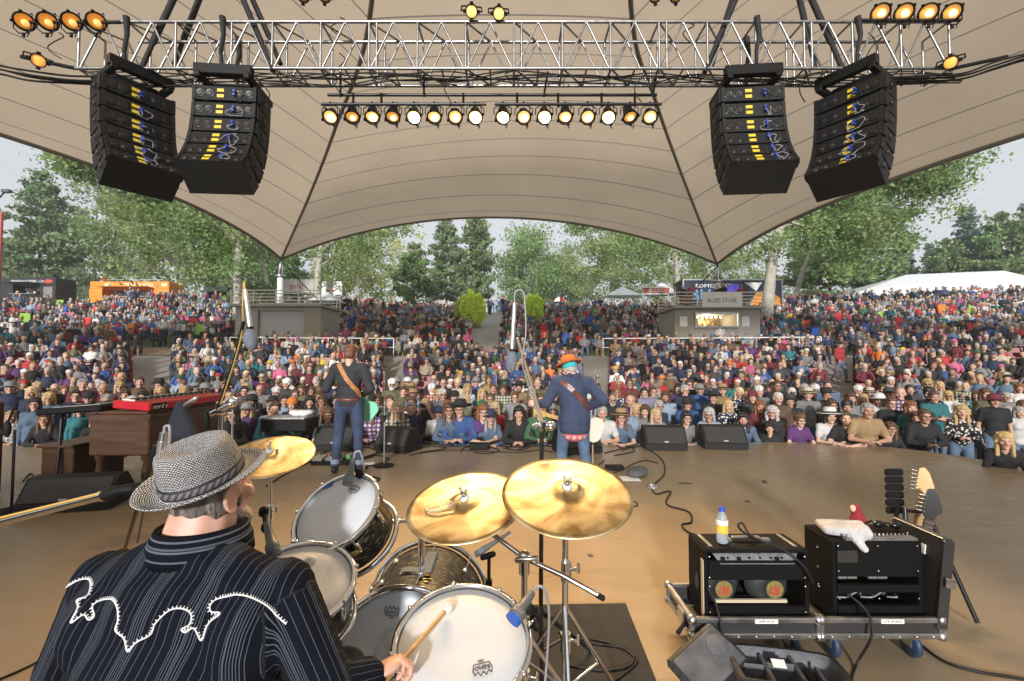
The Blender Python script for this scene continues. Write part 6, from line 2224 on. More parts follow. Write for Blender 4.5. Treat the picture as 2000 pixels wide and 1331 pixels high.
def drum(name, label, c, nrm, r, depth, spin=0, lug=8, lrot=0, hd=HEAD, cat='drum', hoopw=.012):
 nrm = Vector(nrm).normalized()
 M = Matrix.Translation(c) @ frame(nrm).to_4x4() @ Matrix.Rotation(spin, 4, 'Z')
 t = thing(name, label, cat, c)
 sh = MB().lathe([(r * .985, -.012), (r * .985, -depth + .012)], 56)
 o = link('shell', sh.mesh('shell'), OYS, t)
 o.matrix_local = Matrix.Translation(-Vector(c)) @ M
 MB().lathe([(0, -.006), (r * .6, -.005), (r * .97, -.004), (r * .985, -.012), (r * 1.0, -.014)], 56, M).build('drumhead', hd, t)
 for zz in (0, -depth):
  MB().lathe([(r * 1.0, zz - .014), (r * 1.012 + hoopw, zz - .014), (r * 1.012 + hoopw * 1.2, zz + .004), (r * 1.02, zz + .008), (r * 1.0, zz + .004)], 56, M, close=True).build('hoop', CHROME, t)
 for k in range(lug):
  a = 2 * PI * k / lug + .2
  L = MB()
  rr = r * 1.02
  L.cap((rr * math.cos(a), rr * math.sin(a), -depth * .25), (rr * math.cos(a), rr * math.sin(a), -depth * .25 - .035), .013, .011, 8)
  L.tube([((rr + .012) * math.cos(a), (rr + .012) * math.sin(a), .005), ((rr + .008) * math.cos(a), (rr + .008) * math.sin(a), -depth * .3)], .0035, 6)
  L.ell(((rr + .012) * math.cos(a), (rr + .012) * math.sin(a), .006), (.008, .008, .008), None, 8, 5)
  if depth > .2:
   mm = L.mesh('lug')
   mm.transform(M)
   link('lug', mm, CHROME, t, True)
   L = MB()
   L.cap((rr * math.cos(a), rr * math.sin(a), -depth * .75), (rr * math.cos(a), rr * math.sin(a), -depth * .75 + .035), .013, .011, 8)
   L.tube([((rr + .012) * math.cos(a), (rr + .012) * math.sin(a), -depth - .005), ((rr + .008) * math.cos(a), (rr + .008) * math.sin(a), -depth * .7)], .0035, 6)
  mm = L.mesh('lug')
  mm.transform(M)
  link('lug', mm, CHROME, t, True)
 return t, M
def face_up(M, nrm_hint, px=None):
 return M
# the rack tom
c = at(656, 998, 1.84)
tom, TMx = drum('rack_tom', 'tilted rack tom with white head and blue tape in the drum kit', c, (-.26, -.60, .77), .166, .19)
ex, ey = TMx.to_3x3().col[0], TMx.to_3x3().col[1]
def on_head(M, px, py, off=.0):
 """Point of a drumhead plane under a pixel."""
 o, nn = M.translation, M.to_3x3().col[2]
 v = ray(px, py)
 tt = (o - EYEV).dot(nn) / v.dot(nn)
 return EYEV + v * tt + nn * off
def head_frame(M, px, py, dpx, dpy, off=.001):
 a, b = on_head(M, px, py, off), on_head(M, px + dpx, py + dpy, off)
 nn = M.to_3x3().col[2].normalized()
 x = (b - a).normalized()
 y = nn.cross(x)
 F = Matrix((x, y, nn)).transposed().to_4x4()
 return Matrix.Translation(a) @ F
logo(tom, head_frame(TMx, 691, 955, 20, 7, -.002), .052)
MB().box((0, 0, 0), (.038, .022, .002), head_frame(TMx, 640, 948, 20, -8, -.001)).build('blue_tape', BTAPE, tom)
MB().lathe([(0, .006), (.02, .006), (.022, 0)], 16, Matrix.Translation(at(690, 1082, 1.735)) @ frame((at(690, 1082, 1.735) - c).normalized() - TMx.to_3x3().col[2] * .15).to_4x4(), sx=1.3).build('badge', BADGE, tom)
# snare
c2 = at(583, 1138, 1.55)
snare, SNx = drum('snare_drum', 'snare drum with white head half hidden by the drummer shoulder', c2, (.10, -.36, .93), .17, .15)
MB().box((0, 0, 0), (.05, .02, .002), head_frame(SNx, 556, 1098, 20, -5, -.001)).build('blue_tape', BTAPE, snare)
# floor tom
c3 = at(904, 1250, 1.45)
ftom, FTx = drum('floor_tom', 'floor tom with white head being struck by the mallet', c3, (.02, -.33, .94), .201, .36)
logo(ftom, head_frame(FTx, 942, 1305, -20, 5, -.002), .058)
for a in (.4, 2.4, 4.5):
 p = FTx @ Vector((.22 * math.cos(a), .22 * math.sin(a), -.2))
 MB().tube([p, (p.x, p.y, .02)], .009, 8).build('leg', CHROME, ftom)
# bass drum
bx, by0, by1, br_ = -.46, 2.0, 2.54, .30
cB = Vector((bx, by0, .315))
bass, BDx = drum('bass_drum', 'big bass drum in black and cream streaked wrap', cB, (-.03, -1, .03), br_, .54, 0, 10, hd=HEAD2, hoopw=.02)
MB().lathe([(0, .001), (.14, .001), (.14, -.001)], 40, BDx @ TM((0, -.0, -.003))).build('muffle_ring', mat('head_patch', (.46, .51, .58), .4), bass)
MB().lathe([(0, .002), (.045, .002), (.045, 0)], 24, head_frame(BDx, 768, 1252, 20, 0, .0)).build('white_patch', HEAD, bass)
logo(bass, head_frame(BDx, 765, 1195, 20, 1, .001), .065)
p = Vector((bx + .02, 2.26, .30 + br_))
MB().box(p + V(-.04, -.05, .0), (.10, .06, .03), None, .008).box(p + V(0.03, .02, .01), (.06, .24, .02), None, .005).build('tom_holder_plate', CHROME, bass)
m = MB()
m.tube([p, p + V(0, -.02, .22)], .017, 10)
m.tube([p + V(0, -.02, .17), p + V(0, -.02, .23)], .026, 10)
m.ell(p + V(0, -.02, .24), (.03, .03, .03))
m.tube([p + V(0, -.02, .24), at(735, 1022, 2.05)], .011, 8)
m.box(at(735, 1018, 2.05), (.05, .03, .07), None, .006)
m.cap(p + V(-.05, -.02, .25), p + V(.05, -.04, .26), .013)
m.build('tom_arm', CHROME, bass)
MB().lathe([(0, .006), (.022, .006), (.024, 0)], 16, Matrix.Translation((bx + .13, 2.2, .30 + br_ * .895)) @ frame((.42, 0, .9)).to_4x4(), sx=.8).build('badge', BADGE, bass)
m = MB()
gold = [(bx + .03 + .012 * math.cos(k * 2.1) + k * .004, 2.10 + .016 * k, .3 + br_ + .004) for k in range(6)]
for k, g_ in enumerate(gold):
 m.cap((g_[0] - .03, g_[1], g_[2] - .003), (g_[0] + .035, g_[1] + .01 * (-1) ** k, g_[2] - .002), .004)
m.build('gold_decal', BADGE, bass)
for s in (-1, 1):
 MB().tube([(bx + s * .2, 2.42, .12), (bx + s * .36, 2.55, .0)], .008, 8).build('spur', CHROME, bass)
CYM = mat('cymbal_bronze', (.62, .42, .13), .38, 1.0)
n_, l_, p_ = nodes(CYM)
tc = n_.new('ShaderNodeTexCoord')
nz = n_.new('ShaderNodeTexNoise')
nz.inputs['Scale'].default_value = 5.5
nz.inputs['Detail'].default_value = 7
nz.inputs['Distortion'].default_value = 1.6
rp = n_.new('ShaderNodeValToRGB')
rp.color_ramp.elements[0].position = .36
rp.color_ramp.elements[0].color = (.36, .24, .10, 1)
rp.color_ramp.elements[1].position = .62
rp.color_ramp.elements[1].color = (.74, .60, .36, 1)
l_.new(tc.outputs['Object'], nz.inputs[0])
l_.new(nz.outputs[0], rp.inputs[0])
l_.new(rp.outputs[0], p_.inputs['Base Color'])
# lathed grooves: fine rings
gr = n_.new('ShaderNodeTexWave')
gr.wave_type = 'RINGS'
gr.rings_direction = 'Z'
gr.inputs['Scale'].default_value = 60
l_.new(tc.outputs['Object'], gr.inputs[0])
bp = n_.new('ShaderNodeBump')
bp.inputs['Strength'].default_value = .10
bp.inputs['Distance'].default_value = .004
l_.new(gr.outputs['Fac'], bp.inputs['Height'])
l_.new(bp.outputs[0], p_.inputs['Normal'])
p_.inputs['Anisotropic'].default_value = .75
tg = n_.new('ShaderNodeTangent')
tg.axis = 'Z'
l_.new(tg.outputs[0], p_.inputs['Tangent'])
def cymbal(label, c, nrm, r, stand_label=None):
 nrm = Vector(nrm).normalized()
 M = frame(nrm).to_4x4()
 t = thing('cymbal', label, 'cymbal', c, 0, 'cymbals of the drum kit')
 h = r * .11
 pr = [(.012, h * .98), (.03, h * 1.0), (.055, h * .86), (.068, h * .60), (.08, h * .50)]
 for k in range(1, 9):
  f = k / 8
  pr.append((.08 + (r - .08) * f, h * .5 * (1 - f ** 1.6)))
 pr += [(r, -.0015)] + [(a, z - .0016) for a, z in pr[::-1][1:]]
 mb = MB().lathe(pr, 72)
 link('plate', mb.mesh('plate'), CYM, t).matrix_local = M
 w = MB()
 w.lathe([(.022, h - .002), (.022, h + .014), (.012, h + .016)], 16)
 link('felt', w.mesh('felt'), mat('grey_felt', (.5, .5, .52), .9, nscale=60), t).matrix_local = M
 w = MB()
 w.cap((0, 0, h), (0, 0, h + .035), .009)
 w.box((0, 0, h + .03), (.036, .01, .022), None, .004)
 w.cap((-.014, 0, h + .035), (-.014, 0, h + .052), .006)
 w.cap((.014, 0, h + .035), (.014, 0, h + .045), .006)
 link('wing_nut', w.mesh('wing_nut'), CHROME, t).matrix_local = M
 return t, Matrix.Translation(c) @ M
cA = at(1107, 964, 2.0)
cym1, C1 = cymbal('largest bronze ride cymbal at the right of the kit', cA, (0, -.33, .95), .282)
cC = at(909, 985, 2.06)
cym2, C2 = cymbal('bronze crash cymbal with a dangling bead chain in the kit middle', cC, (-.10, -.30, .95), .262)
cD = at(528, 890, 2.75)
cym3, C3 = cymbal('bronze cymbal behind the drummer hat at left', cD, (.05, -.30, .95), .25)
# bead chain on the crash
ch = [C2 @ Vector(v) for v in ((-.005, -.02, .045), (-.05, -.07, .028), (-.09, -.10, .022), (-.135, -.10, .016), (-.15, -.085, .014), (-.10, -.07, .022), (-.05, -.035, .03))]
m = MB()
for q in spline(ch, 12):
 m.ell(q, (.0032, .0032, .0032), None, 6, 4)
tag(m.build('bead_chain', CHROME), 'silver bead chain sizzler lying on the crash cymbal', 'chain')
def tripod(m, x, y, z, r, feet):
 for k in range(3):
  a = 2 * PI * k / 3 + .5
  m.tube([(x, y, z), (x + r * math.cos(a), y + r * math.sin(a), .015)], .011, 6)
  m.tube([(x, y, z * .35), (x + r * .55 * math.cos(a), y + r * .55 * math.sin(a), z * .45)], .007, 5)
  feet.ell((x + r * math.cos(a), y + r * math.sin(a), .014), (.02, .02, .014), None, 8, 5)
def stand(label, pts, zhub, r=.3, rad=.0125, name='cymbal_stand', mt=CHROME, grp='cymbal stands', joints=True):
 top = Vector(pts[0])
 bs = Vector(pts[-1])
 t = thing(name, label, 'stand', (bs.x, bs.y, 0), 0, grp)
 MB().tube(pts, rad, 10).build('pole', mt, t)
 lg, ft = MB(), MB()
 tripod(lg, bs.x, bs.y, zhub, r, ft)
 lg.build('leg', mt, t)
 ft.build('foot', RUBBER, t)
 if joints:
  j = MB()
  for f in (.02, .35, .65):
   q = top.lerp(bs, f)
   j.tube([q + V(0, 0, .03), q - V(0, 0, .05)], rad * 1.7, 12)
   j.cap(q + V(0.01, 0, 0), q + V(.05, -.02, .005), .008)
   j.box(q + V(.05, -.02, .012), (.012, .02, .04), None, .003)
  j.build('clamp', CHROME, t)
 return t
stand('chrome stand under the large ride cymbal', [C1.translation + V(0, 0, .03), C1.translation + V(-.005, .02, -.12), Vector((C1.translation.x - .01, 2.02, 0.05))], .55, .34, .0135)
base = Vector((.055, 1.92, 0))
bt = at(1024, 1090, 1.92)
st2 = stand('chrome boom stand carrying the crash cymbal', [bt, Vector((bt.x, 1.92, .05))], .5, .32, .0135)
m = MB()
m.tube([at(1172, 1165, 1.82), at(1100, 1125, 1.86), bt, at(950, 1035, 1.99), C2.translation + V(0.01, 0, .0)], .0105, 10)
m.ell(bt, (.03, .022, .03))
m.cap(bt + V(-.03, -.02, 0), bt + V(.04, -.03, .01), .012)
m.build('boom_arm', CHROME, st2)
MB().cap(at(1176, 1168, 1.815), at(1166, 1162, 1.825), .0125).build('rubber_tip', RUBBER, st2)
stand('chrome stand under the cymbal behind the drummer hat', [C3.translation + V(0, 0, .03), Vector((C3.translation.x, 2.78, .05))], .5, .3, .012)
# second snare / tom legs: snare stand
stand('chrome stand holding the snare drum', [c2 + V(0, .02, -.16), Vector((c2.x, c2.y + .03, .05))], .4, .28, .012, name='snare_stand', grp='drum stands')
GREYM = mat('mic_grey', (.10, .11, .115), .45)
FOAM = mat('grey_foam', (.17, .19, .23), .95, nscale=90, namp=.3, bump=.8, bscale=260)
SILV = mat('mic_silver', (.66, .64, .66), .28, .9)
MESHM = mat('mic_grille', (.3, .3, .31), .4, .8, nscale=150, namp=.5)
def dyn_mic(label, p0, p1, r=.024, group=None):
 """Dynamic microphone from its tail p0 to its grille end p1."""
 p0, p1 = Vector(p0), Vector(p1)
 t = thing('microphone', label, 'microphone', p0, 0, group)
 d = (p1 - p0)
 MB().tube([p0, p0 + d * .12, p0 + d * .3, p0 + d * .62, p0 + d * .66, p1 - d * .02, p1], [r * .45, r * .5, r * .62, r * .8, r * 1.0, r * 1.05, r * .95], 14).build('body', GREYM, t)
 MB().tube([p1 - d * .26, p1 + d * .01], [r * 1.07, r * 1.0], 14).build('grille', MESHM if r > .023 else FOAM, t)
 return t
def clip(parent_label, pts, name='mic_clamp'):
 m = MB()
 m.tube(pts, .008, 7)
 for q in pts:
  m.ell(q, (.018, .016, .02), None, 8, 6)
 return tag(m.build(name, RUBBER), parent_label, 'mic clamp')
def pencil_mic(label, tail, mid, tip, foam_r, foam_l):
 tail, mid, tip = Vector(tail), Vector(mid), Vector(tip)
 t = thing('microphone', label, 'microphone', mid)
 d = (mid - tail).normalized()
 MB().tube([tail, tail + d * .02, mid], [.008, .0105, .0125], 12).build('body', SILV, t)
 MB().tube([mid - d * .015, mid + d * .005], .0135, 12).build('collar', RUBBER, t)
 f = frame(d)
 c = (mid + tip) / 2
 MB().ell(c, (foam_r, foam_r, foam_l / 2), f, 16, 12).build('foam_windscreen', FOAM, t)
 return t
# overhead left
pencil_mic('overhead microphone in grey foam above the left boom pole', at(479, 566, 2.05), at(489, 645, 2.05), at(491, 682, 2.05), .030, .105)
t = thing('boom_stand', 'tall chrome boom stand of the left overhead microphone', 'mic stand', Vector((at(432, 800, 2.3).x, 2.3, 0)), 0, 'overhead mic stands')
MB().tube([at(476, 628, 2.06), at(462, 690, 2.12), at(428, 790, 2.28)], .0075, 8).build('boom_arm', BARM, t)
MB().tube(spline([at(479, 566, 2.05), at(476, 552, 2.05), at(474, 600, 2.05), at(474, 640, 2.07), at(460, 700, 2.12), at(431, 790, 2.27)], 6), .0035, 5).build('mic_cable', mat('yellow_cable', (.5, .32, .08), .5), t)
m = MB()
q = at(432, 797, 2.3)
m.box(q, (.045, .04, .07), None, .01)
m.cap(q + V(-.05, 0, -.03), q + V(.06, -.02, .02), .014)
m.ell(q + V(.05, 0, .03), (.03, .02, .03))
m.build('clamp', CHROME, t)
MB().tube([q, Vector((q.x + .002, 2.3, .1))], .011, 10).build('pole', CHROME, t)
MB().tube([q + V(.045, .02, -.01), Vector((q.x + .05, 2.32, .3))], .005, 8).build('pole', STEEL, t)
MB().cap(q + V(-.055, -.03, -.02), q + V(-.045, -.03, -.09), .015).build('counterweight', RUBBER, t)
lg, ft = MB(), MB()
tripod(lg, q.x, 2.3, .35, .32, ft)
lg.build('leg', CHROME, t)
ft.build('foot', RUBBER, t)
# overhead right
pencil_mic('overhead microphone in grey foam hanging left of the blazer guitarist', at(1005, 592, 2.25), at(1000, 688, 2.25), at(998, 726, 2.25), .029, .115)
t = thing('boom_stand', 'tall black boom stand of the right overhead microphone', 'mic stand', Vector((at(1056, 860, 2.4).x, 2.4, 0)), 0, 'overhead mic stands')
q = at(1062, 832, 2.38)
MB().tube([at(1010, 660, 2.26), at(1036, 745, 2.31), q], .0075, 8).build('boom_arm', mat('tan_boom', (.30, .22, .15), .4), t)
MB().tube(spline([at(1005, 592, 2.25), at(1006, 572, 2.25), at(1016, 567, 2.25), at(1024, 580, 2.25), at(1027, 650, 2.25), at(1020, 705, 2.26), at(1030, 745, 2.3), at(1052, 810, 2.36), q], 6), .0042, 6).build('mic_cable', WIRE, t)
m = MB()
m.box(q, (.04, .04, .06), None, .01)
m.cap(q + V(-.05, 0, 0), q + V(.05, -.01, .01), .013)
m.ell(q + V(.035, -.01, .0), (.024, .02, .024))
m.build('clamp', CHROME, t)
pb = at(1055, 860, 2.4)
MB().tube([q, q + V(-.01, .01, -.05), Vector((pb.x, 2.4, .1))], .0115, 10).build('pole', BARM, t)
lg, ft = MB(), MB()
tripod(lg, pb.x, 2.4, .32, .33, ft)
lg.build('leg', BARM, t)
ft.build('foot', RUBBER, t)
# tom mic, floor tom mic, bass drum mic
dyn_mic('grey dynamic microphone aimed at the rack tom', at(691, 895, 1.93), at(678, 948, 1.88), .020)
clip('black clamp holding the microphone over the rack tom', [at(688, 912, 1.93), at(702, 925, 1.95), at(706, 950, 1.96)])
tag(MB().tube(spline([at(691, 895, 1.93), at(694, 884, 1.94), at(704, 884, 1.95), at(710, 910, 1.97), at(712, 950, 1.98), at(716, 990, 2.0)], 6), .0045, 6).build('mic_cable', WIRE), 'grey cable looping out of the rack tom microphone', 'cable')
t = dyn_mic('grey dynamic microphone with blue tape over the floor tom edge', at(1040, 1158, 1.50), at(1004, 1209, 1.42), .0235)
MB().tube([at(1000, 1214, 1.415), at(1006, 1206, 1.424)], .0245, 14).build('blue_tape', BTAPE, t)
clip('black clamp holding the microphone beside the floor tom', [at(1034, 1190, 1.50), at(1052, 1196, 1.53), at(1050, 1222, 1.54), at(1030, 1222, 1.54)])
tag(MB().tube(spline([at(1040, 1158, 1.50), at(1046, 1148, 1.51), at(1062, 1150, 1.52), at(1072, 1190, 1.55), at(1070, 1260, 1.6), at(1064, 1340, 1.62)], 6), .0048, 6).build('mic_cable', WIRE), 'grey cable looping out of the floor tom microphone', 'cable')
t = thing('mic_stand', 'short black microphone stand beside the bass drum', 'mic stand', Vector((at(953, 1120, 2.35).x, 2.35, 0)))
p = at(955, 1085, 2.35)
MB().tube([p, (p.x, p.y, .02)], .009, 8).build('pole', BARM, t)
MB().tube([p + V(0, 0, -.12), p + V(0, 0, -.26)], .017, 10).build('grip', RUBBER, t)
MB().lathe([(.11, 0), (.11, .015), (.02, .03)], 20, TM((p.x, p.y, .003))).build('base', RUBBER, t)
m = MB()
m.cap(p + V(-.03, 0, -.01), p + V(.02, -.01, .01), .016)
m.build('swivel', RUBBER, t)
dyn_mic('slim black microphone beside the bass drum', at(996, 1040, 2.32), at(930, 1083, 2.38), .016)
# mic near the drummer chin
dyn_mic('black microphone hanging below the drummer chin', at(520, 1020, 1.55), at(536, 1086, 1.50), .021)
clip('black clamp of the microphone below the drummer chin', [at(515, 1000, 1.6), at(520, 1030, 1.56)])
# condenser mic behind hat
t = thing('microphone', 'silver condenser microphone standing up behind the drummer hat', 'microphone', at(316, 880, 1.7))
MB().tube([at(312, 905, 1.7), at(318, 862, 1.7)], [.015, .0165], 12).build('body', SILV, t)
MB().tube([at(318, 862, 1.7), at(321, 845, 1.7)], .014, 12).build('collar', STEEL, t)
MB().tube(spline([at(321, 845, 1.7), at(322, 834, 1.7), at(330, 833, 1.7), at(332, 850, 1.7), at(330, 890, 1.72)], 6), .005, 6).build('mic_cable', WIRE, t)
t = thing('boom_stand', 'black boom stand slanting behind the drummer shoulder', 'mic stand', flr(240, 1085))
MB().tube([at(305, 870, 1.75), at(296, 905, 1.75), flr(242, 1078, .1)], .011, 8).build('pole', BARM, t)
MB().tube([at(305, 878, 1.9), flr(268, 1060, .05)], .007, 8).build('leg', BARM, t)
MB().ell(flr(238, 1080, .08), (.05, .05, .03)).build('foot', RUBBER, t)
# near boom from the left edge
t = thing('boom_stand', 'thick chrome boom arm reaching in from the left edge to the hat', 'mic stand', Vector((-2.0, 1.5, 0)))
pts = [at(-120, 1045, 1.30), at(0, 1020, 1.30), at(205, 967, 1.32)]
MB().tube(pts, .0125, 12).build('boom_arm', CHROME, t)
MB().tube([at(-120, 1036, 1.29), at(0, 1012, 1.29), at(200, 963, 1.31)], .004, 6).build('mic_cable', mat('yellow_cable'), t)
MB().tube([at(200, 968, 1.32), at(218, 964, 1.32), at(232, 958, 1.32), at(262, 955, 1.33)], [.016, .019, .014, .016], 12).build('swivel', RUBBER, t)
MB().tube([at(258, 957, 1.33), at(300, 950, 1.36)], [.018, .021], 12).build('mic_holder', RUBBER, t)
MB().tube([at(198, 969, 1.32), at(208, 966, 1.32)], .0165, 12).build('collar', CHROME, t)
MB().tube([pts[0], Vector((pts[0].x, 1.35, .02))], .013, 8).build('pole', BARM, t)
# left edge stand + cabinet
t = thing('mic_stand', 'black microphone stand with boom at the far left of the stage', 'mic stand', flr(22, 1000))
f_ = flr(22, 1000)
MB().tube([f_, (f_.x, f_.y, at(20, 840, f_.y).z)], .013, 8).build('pole', BARM, t)
MB().tube([at(-25, 792, f_.y), at(5, 850, f_.y), at(28, 795, f_.y)], .012, 8).build('boom_arm', BARM, t)
MB().lathe([(.17, 0), (.17, .02), (.03, .05)], 24, TM(f_)).build('base', RUBBER, t)
MB().ell(at(14, 838, f_.y), (.04, .03, .09)).build('clamp', RUBBER, t)
WOOD = mat('dark_walnut', (.062, .028, .014), .38, nscale=2.2, namp=.4, stretch=(1, 1, 9))
p = flr(-25, 985)
tag(MB().box((p.x - .62, p.y + .2, .55), (.62, .45, 1.1), None, .02).build('speaker_cabinet', WOOD), 'dark wooden speaker cabinet at the far left edge of the stage', 'cabinet')
# vocal stands
def vocal(label, px, pytop, pybase, top_r=.02, round_base=True, mt=STEEL, micdir=None):
 f_ = flr(px, pybase)
 tp = at(px, pytop, f_.y)
 t = thing('mic_stand', label, 'mic stand', f_, 0, 'vocal microphone stands')
 MB().tube([(f_.x, f_.y, .02), (f_.x, f_.y, tp.z * .52)], .012, 8).tube([(f_.x, f_.y, tp.z * .5), (tp.x, tp.y, tp.z)], .0085, 8).build('pole', mt, t)
 MB().tube([(f_.x, f_.y, tp.z * .5 - .05), (f_.x, f_.y, tp.z * .5 + .05)], .018, 10).build('clutch', RUBBER, t)
 MB().lathe([(.15, 0), (.15, .012), (.12, .022), (.02, .04)], 28, TM((f_.x, f_.y, .004))).build('base', BLACK, t)
 return t, tp
t, tp = vocal('chrome microphone stand with round black base by the dark-shirted guitarist', 750, 726, 911)
dyn_mic('black vocal microphone on the chrome stand by the dark-shirted guitarist', tp + V(.0, .12, .06), tp + V(-.05, -.10, .10), .022)
t, tp = vocal('slim tan microphone stand right of the blazer guitarist', 1158, 745, 930, mt=mat('tan_boom'))
tp = at(1167, 738, tp.y)
MB().tube([at(1158, 830, tp.y), at(1163, 770, tp.y), tp], .009, 8).build('boom_arm', mat('tan_boom'), t)
t = thing('microphone', 'vocal microphone with silver ball grille right of the orange hat', 'microphone', tp)
MB().tube([tp + V(0, .1, -.05), tp], [.012, .018], 10).build('body', GREYM, t)
MB().ell(tp + V(0, -.01, .02), (.027, .027, .027)).build('grille', MESHM, t)
# ================================================================ KEYBOARDS AT LEFT
ox0, ox1, oy0, oy1 = -5.08, -4.36, 5.5, 6.95
t = thing('organ', 'dark wooden organ on turned legs at the left of the stage', 'organ', ((ox0 + ox1) / 2, 6.2, 0))
m = MB().box(((ox0 + ox1) / 2, (oy0 + oy1) / 2, .70), (ox1 - ox0, oy1 - oy0, .50), None, .015)
m.box(((ox0 + ox1) / 2 + .05, (oy0 + oy1) / 2, .965), (ox1 - ox0 - .12, oy1 - oy0 + .02, .04), None, .01)
m.box((ox1 + .012, (oy0 + oy1) / 2, .92), (.03, oy1 - oy0 + .04, .06), None, .008)
m.build('case', WOOD, t)
for x in (ox0 + .08, ox1 - .08):
 for y in (oy0 + .08, oy1 - .08):
  MB().lathe([(.035, 0), (.05, .03), (.03, .08), (.045, .16), (.05, .26), (.032, .36), (.055, .40), (.055, .46)], 14, TM((x, y, 0))).build('leg', WOOD, t)
MB().box((ox1 - .12, (oy0 + oy1) / 2 + .2, .25), (.06, .9, .34), None, .01).build('stretcher', WOOD, t)
RED = mat('red_lacquer', (.42, .012, .022), .28, nscale=3, namp=.08)
t = thing('stage_piano', 'long red stage keyboard lettered nord lying on the wooden organ', 'keyboard', ((ox0 + ox1) / 2, 6.1, 1.0))
ky0, ky1 = 5.42, 6.86
M = TM((-4.52, (ky0 + ky1) / 2, 1.055), (0, R(5), 0))
MB().box((0, 0, 0), (.44, ky1 - ky0, .095), M, .012).build('case', RED, t)
wk, bk = MB(), MB()
nk = 44
for i in range(nk):
 y = -(ky1 - ky0) / 2 + .08 + (ky1 - ky0 - .16) * (i + .5) / nk
 wk.box((-.10, y, .05), (.15, (ky1 - ky0 - .16) / nk - .003, .022), M)
 if i % 7 not in (2, 6):
  bk.box((-.06, y + .015, .064), (.09, .013, .018), M)
o = wk.build('white_keys', mat('ivory_keys', (.7, .68, .62), .35), t)
bk.build('black_keys', BLACK, t)
kn = MB()
for i in range(16):
 kn.cap((.12, -.55 + i * .07, .045), (.12, -.55 + i * .07, .06), .009, .008, 8)
kn.build('knobs', BLACK, t)
MB().box((.2215, -.56, 0), (.004, .22, .085), M).build('name_plate', BLACK, t)
text_mb(MB(), 'nord s', .085, M @ TM((.2245, -.55, .0), (PI / 2, 0, PI / 2))).build('lettering', SIGNW, t)
GK = mat('grey_keyboard', (.20, .205, .21), .4, nscale=5)
t = thing('synthesizer', 'grey and black synthesizer beside the red keyboard', 'keyboard', (-5.35, 6.0, 1.0))
M = TM((-5.3, 5.9, 1.0), (0, R(-4), R(3)))
MB().box((0, 0, 0), (.75, .95, .08), M, .02).build('case', BLACK, t)
MB().box((.08, 0, .043), (.55, .9, .012), M, .004).build('panel', GK, t)
s = MB()
for i in range(12):
 s.box((-.1 + .05 * (i % 6), -.3 + .3 * (i // 6), .055), (.02, .05, .014), M)
s.build('switches', BLACK, t)
MB().tube([M @ Vector((-.3, -.2, -.04)), (-5.55, 5.6, 0)], .02, 6).build('leg', BARM, t)
MB().tube([M @ Vector((.3, .2, -.04)), (-5.1, 6.6, 0)], .02, 6).build('leg', BARM, t)
t = thing('organ_bench', 'dark wooden organ bench standing left of the organ', 'bench', (-5.62, 6.0, 0))
MB().box((-5.62, 6.05, .27), (.40, .75, .50), None, .01).build('panel', WOOD, t)
MB().box((-5.62, 6.05, .535), (.46, .85, .035), None, .01).build('seat', WOOD, t)
# jacket on boom
t = thing('jacket', 'dark denim jacket hung over a chrome boom by the organ', 'jacket', at(345, 830, 4.6))
m = MB()
for k in range(7):
 m.cap(at(352 + k * 1.5, 792 + 3 * k, 4.6), at(328 + k * 9, 868 - (k % 3) * 6, 4.6 + .03 * (k % 2)), .05, .07)
 m.cap(at(350, 800, 4.6), at(334 + k * 7, 850, 4.58), .05, .06)
jm = fuse(m, .018, 3)
link('cloth', jm, mat('denim_dark', (.008, .011, .022), .85, nscale=9, namp=.3, bump=.9, bscale=14), t, True)
m = MB().tube([flr(352, 935), at(352, 802, 4.62), at(378, 785, 4.5)], .012, 8)
tag(m.build('coat_pole', STEEL), 'chrome stand pole from which the denim jacket hangs', 'stand')
tag(MB().cap(at(362, 792, 4.5), at(382, 779, 4.48), .022, .026).build('microphone', STEEL), 'silver microphone lying over the hung denim jacket', 'microphone')
# ================================================================ FLOOR GEAR
def wedge(label, px, pybase, w, yaw=0, h=.40, dep=.52, group='floor monitor wedges', nm='floor_monitor'):
 f_ = flr(px, pybase)
 t = thing(nm, label, 'monitor', (f_.x, f_.y + dep * .4, 0), yaw, group)
 pr = [(-dep / 2, 0.012), (dep / 2, 0.012), (dep / 2, h * .55), (dep * .22, h), (-dep * .12, h * .98), (-dep / 2, h * .26)]
 b = MB()
 vs = [(x, y, z) for x in (-w / 2, w / 2) for y, z in pr]
 k = len(pr)
 b.add(vs, [tuple(range(k))[::-1], tuple(range(k, 2 * k))] + [(i, (i + 1) % k, k + (i + 1) % k, k + i) for i in range(k)])
 b.build('cabinet', CAB, t, world=False)
 a, c = Vector((0, -dep / 2, h * .26)), Vector((0, -dep * .12, h * .98))
 n2 = Vector((0, -(c - a).z, (c - a).y)).normalized()
 F = Matrix((Vector((1, 0, 0)), (c - a).normalized(), n2)).transposed().to_4x4()
 MB().box((0, 0, .008), (w - .06, (c - a).length - .04, .014), TM((a + c) / 2) @ F, .004).build('grille', mat('monitor_grille', (.020, .020, .021), .6, nscale=120, namp=.5), t, world=False)
 MB().box((0, -(c - a).length * .36, .018), (.07, .022, .004), TM((a + c) / 2) @ F).build('badge', mat('badge_grey', (.4, .4, .4), .4), t, world=False)
 for sx in (-1, 1):
  MB().box((sx * (w / 2 + .001), .05, h * .35), (.012, .16, .06), None, .004).build('handle', RUBBER, t, world=False)
wedge('black floor monitor behind the dark-shirted guitarist legs', 650, 882, .68, R(2))
wedge('black floor monitor turned beside the chrome microphone stand', 772, 884, .66, R(-24))
wedge('black floor monitor right of the blazer guitarist legs', 1130, 888, .72, R(16))
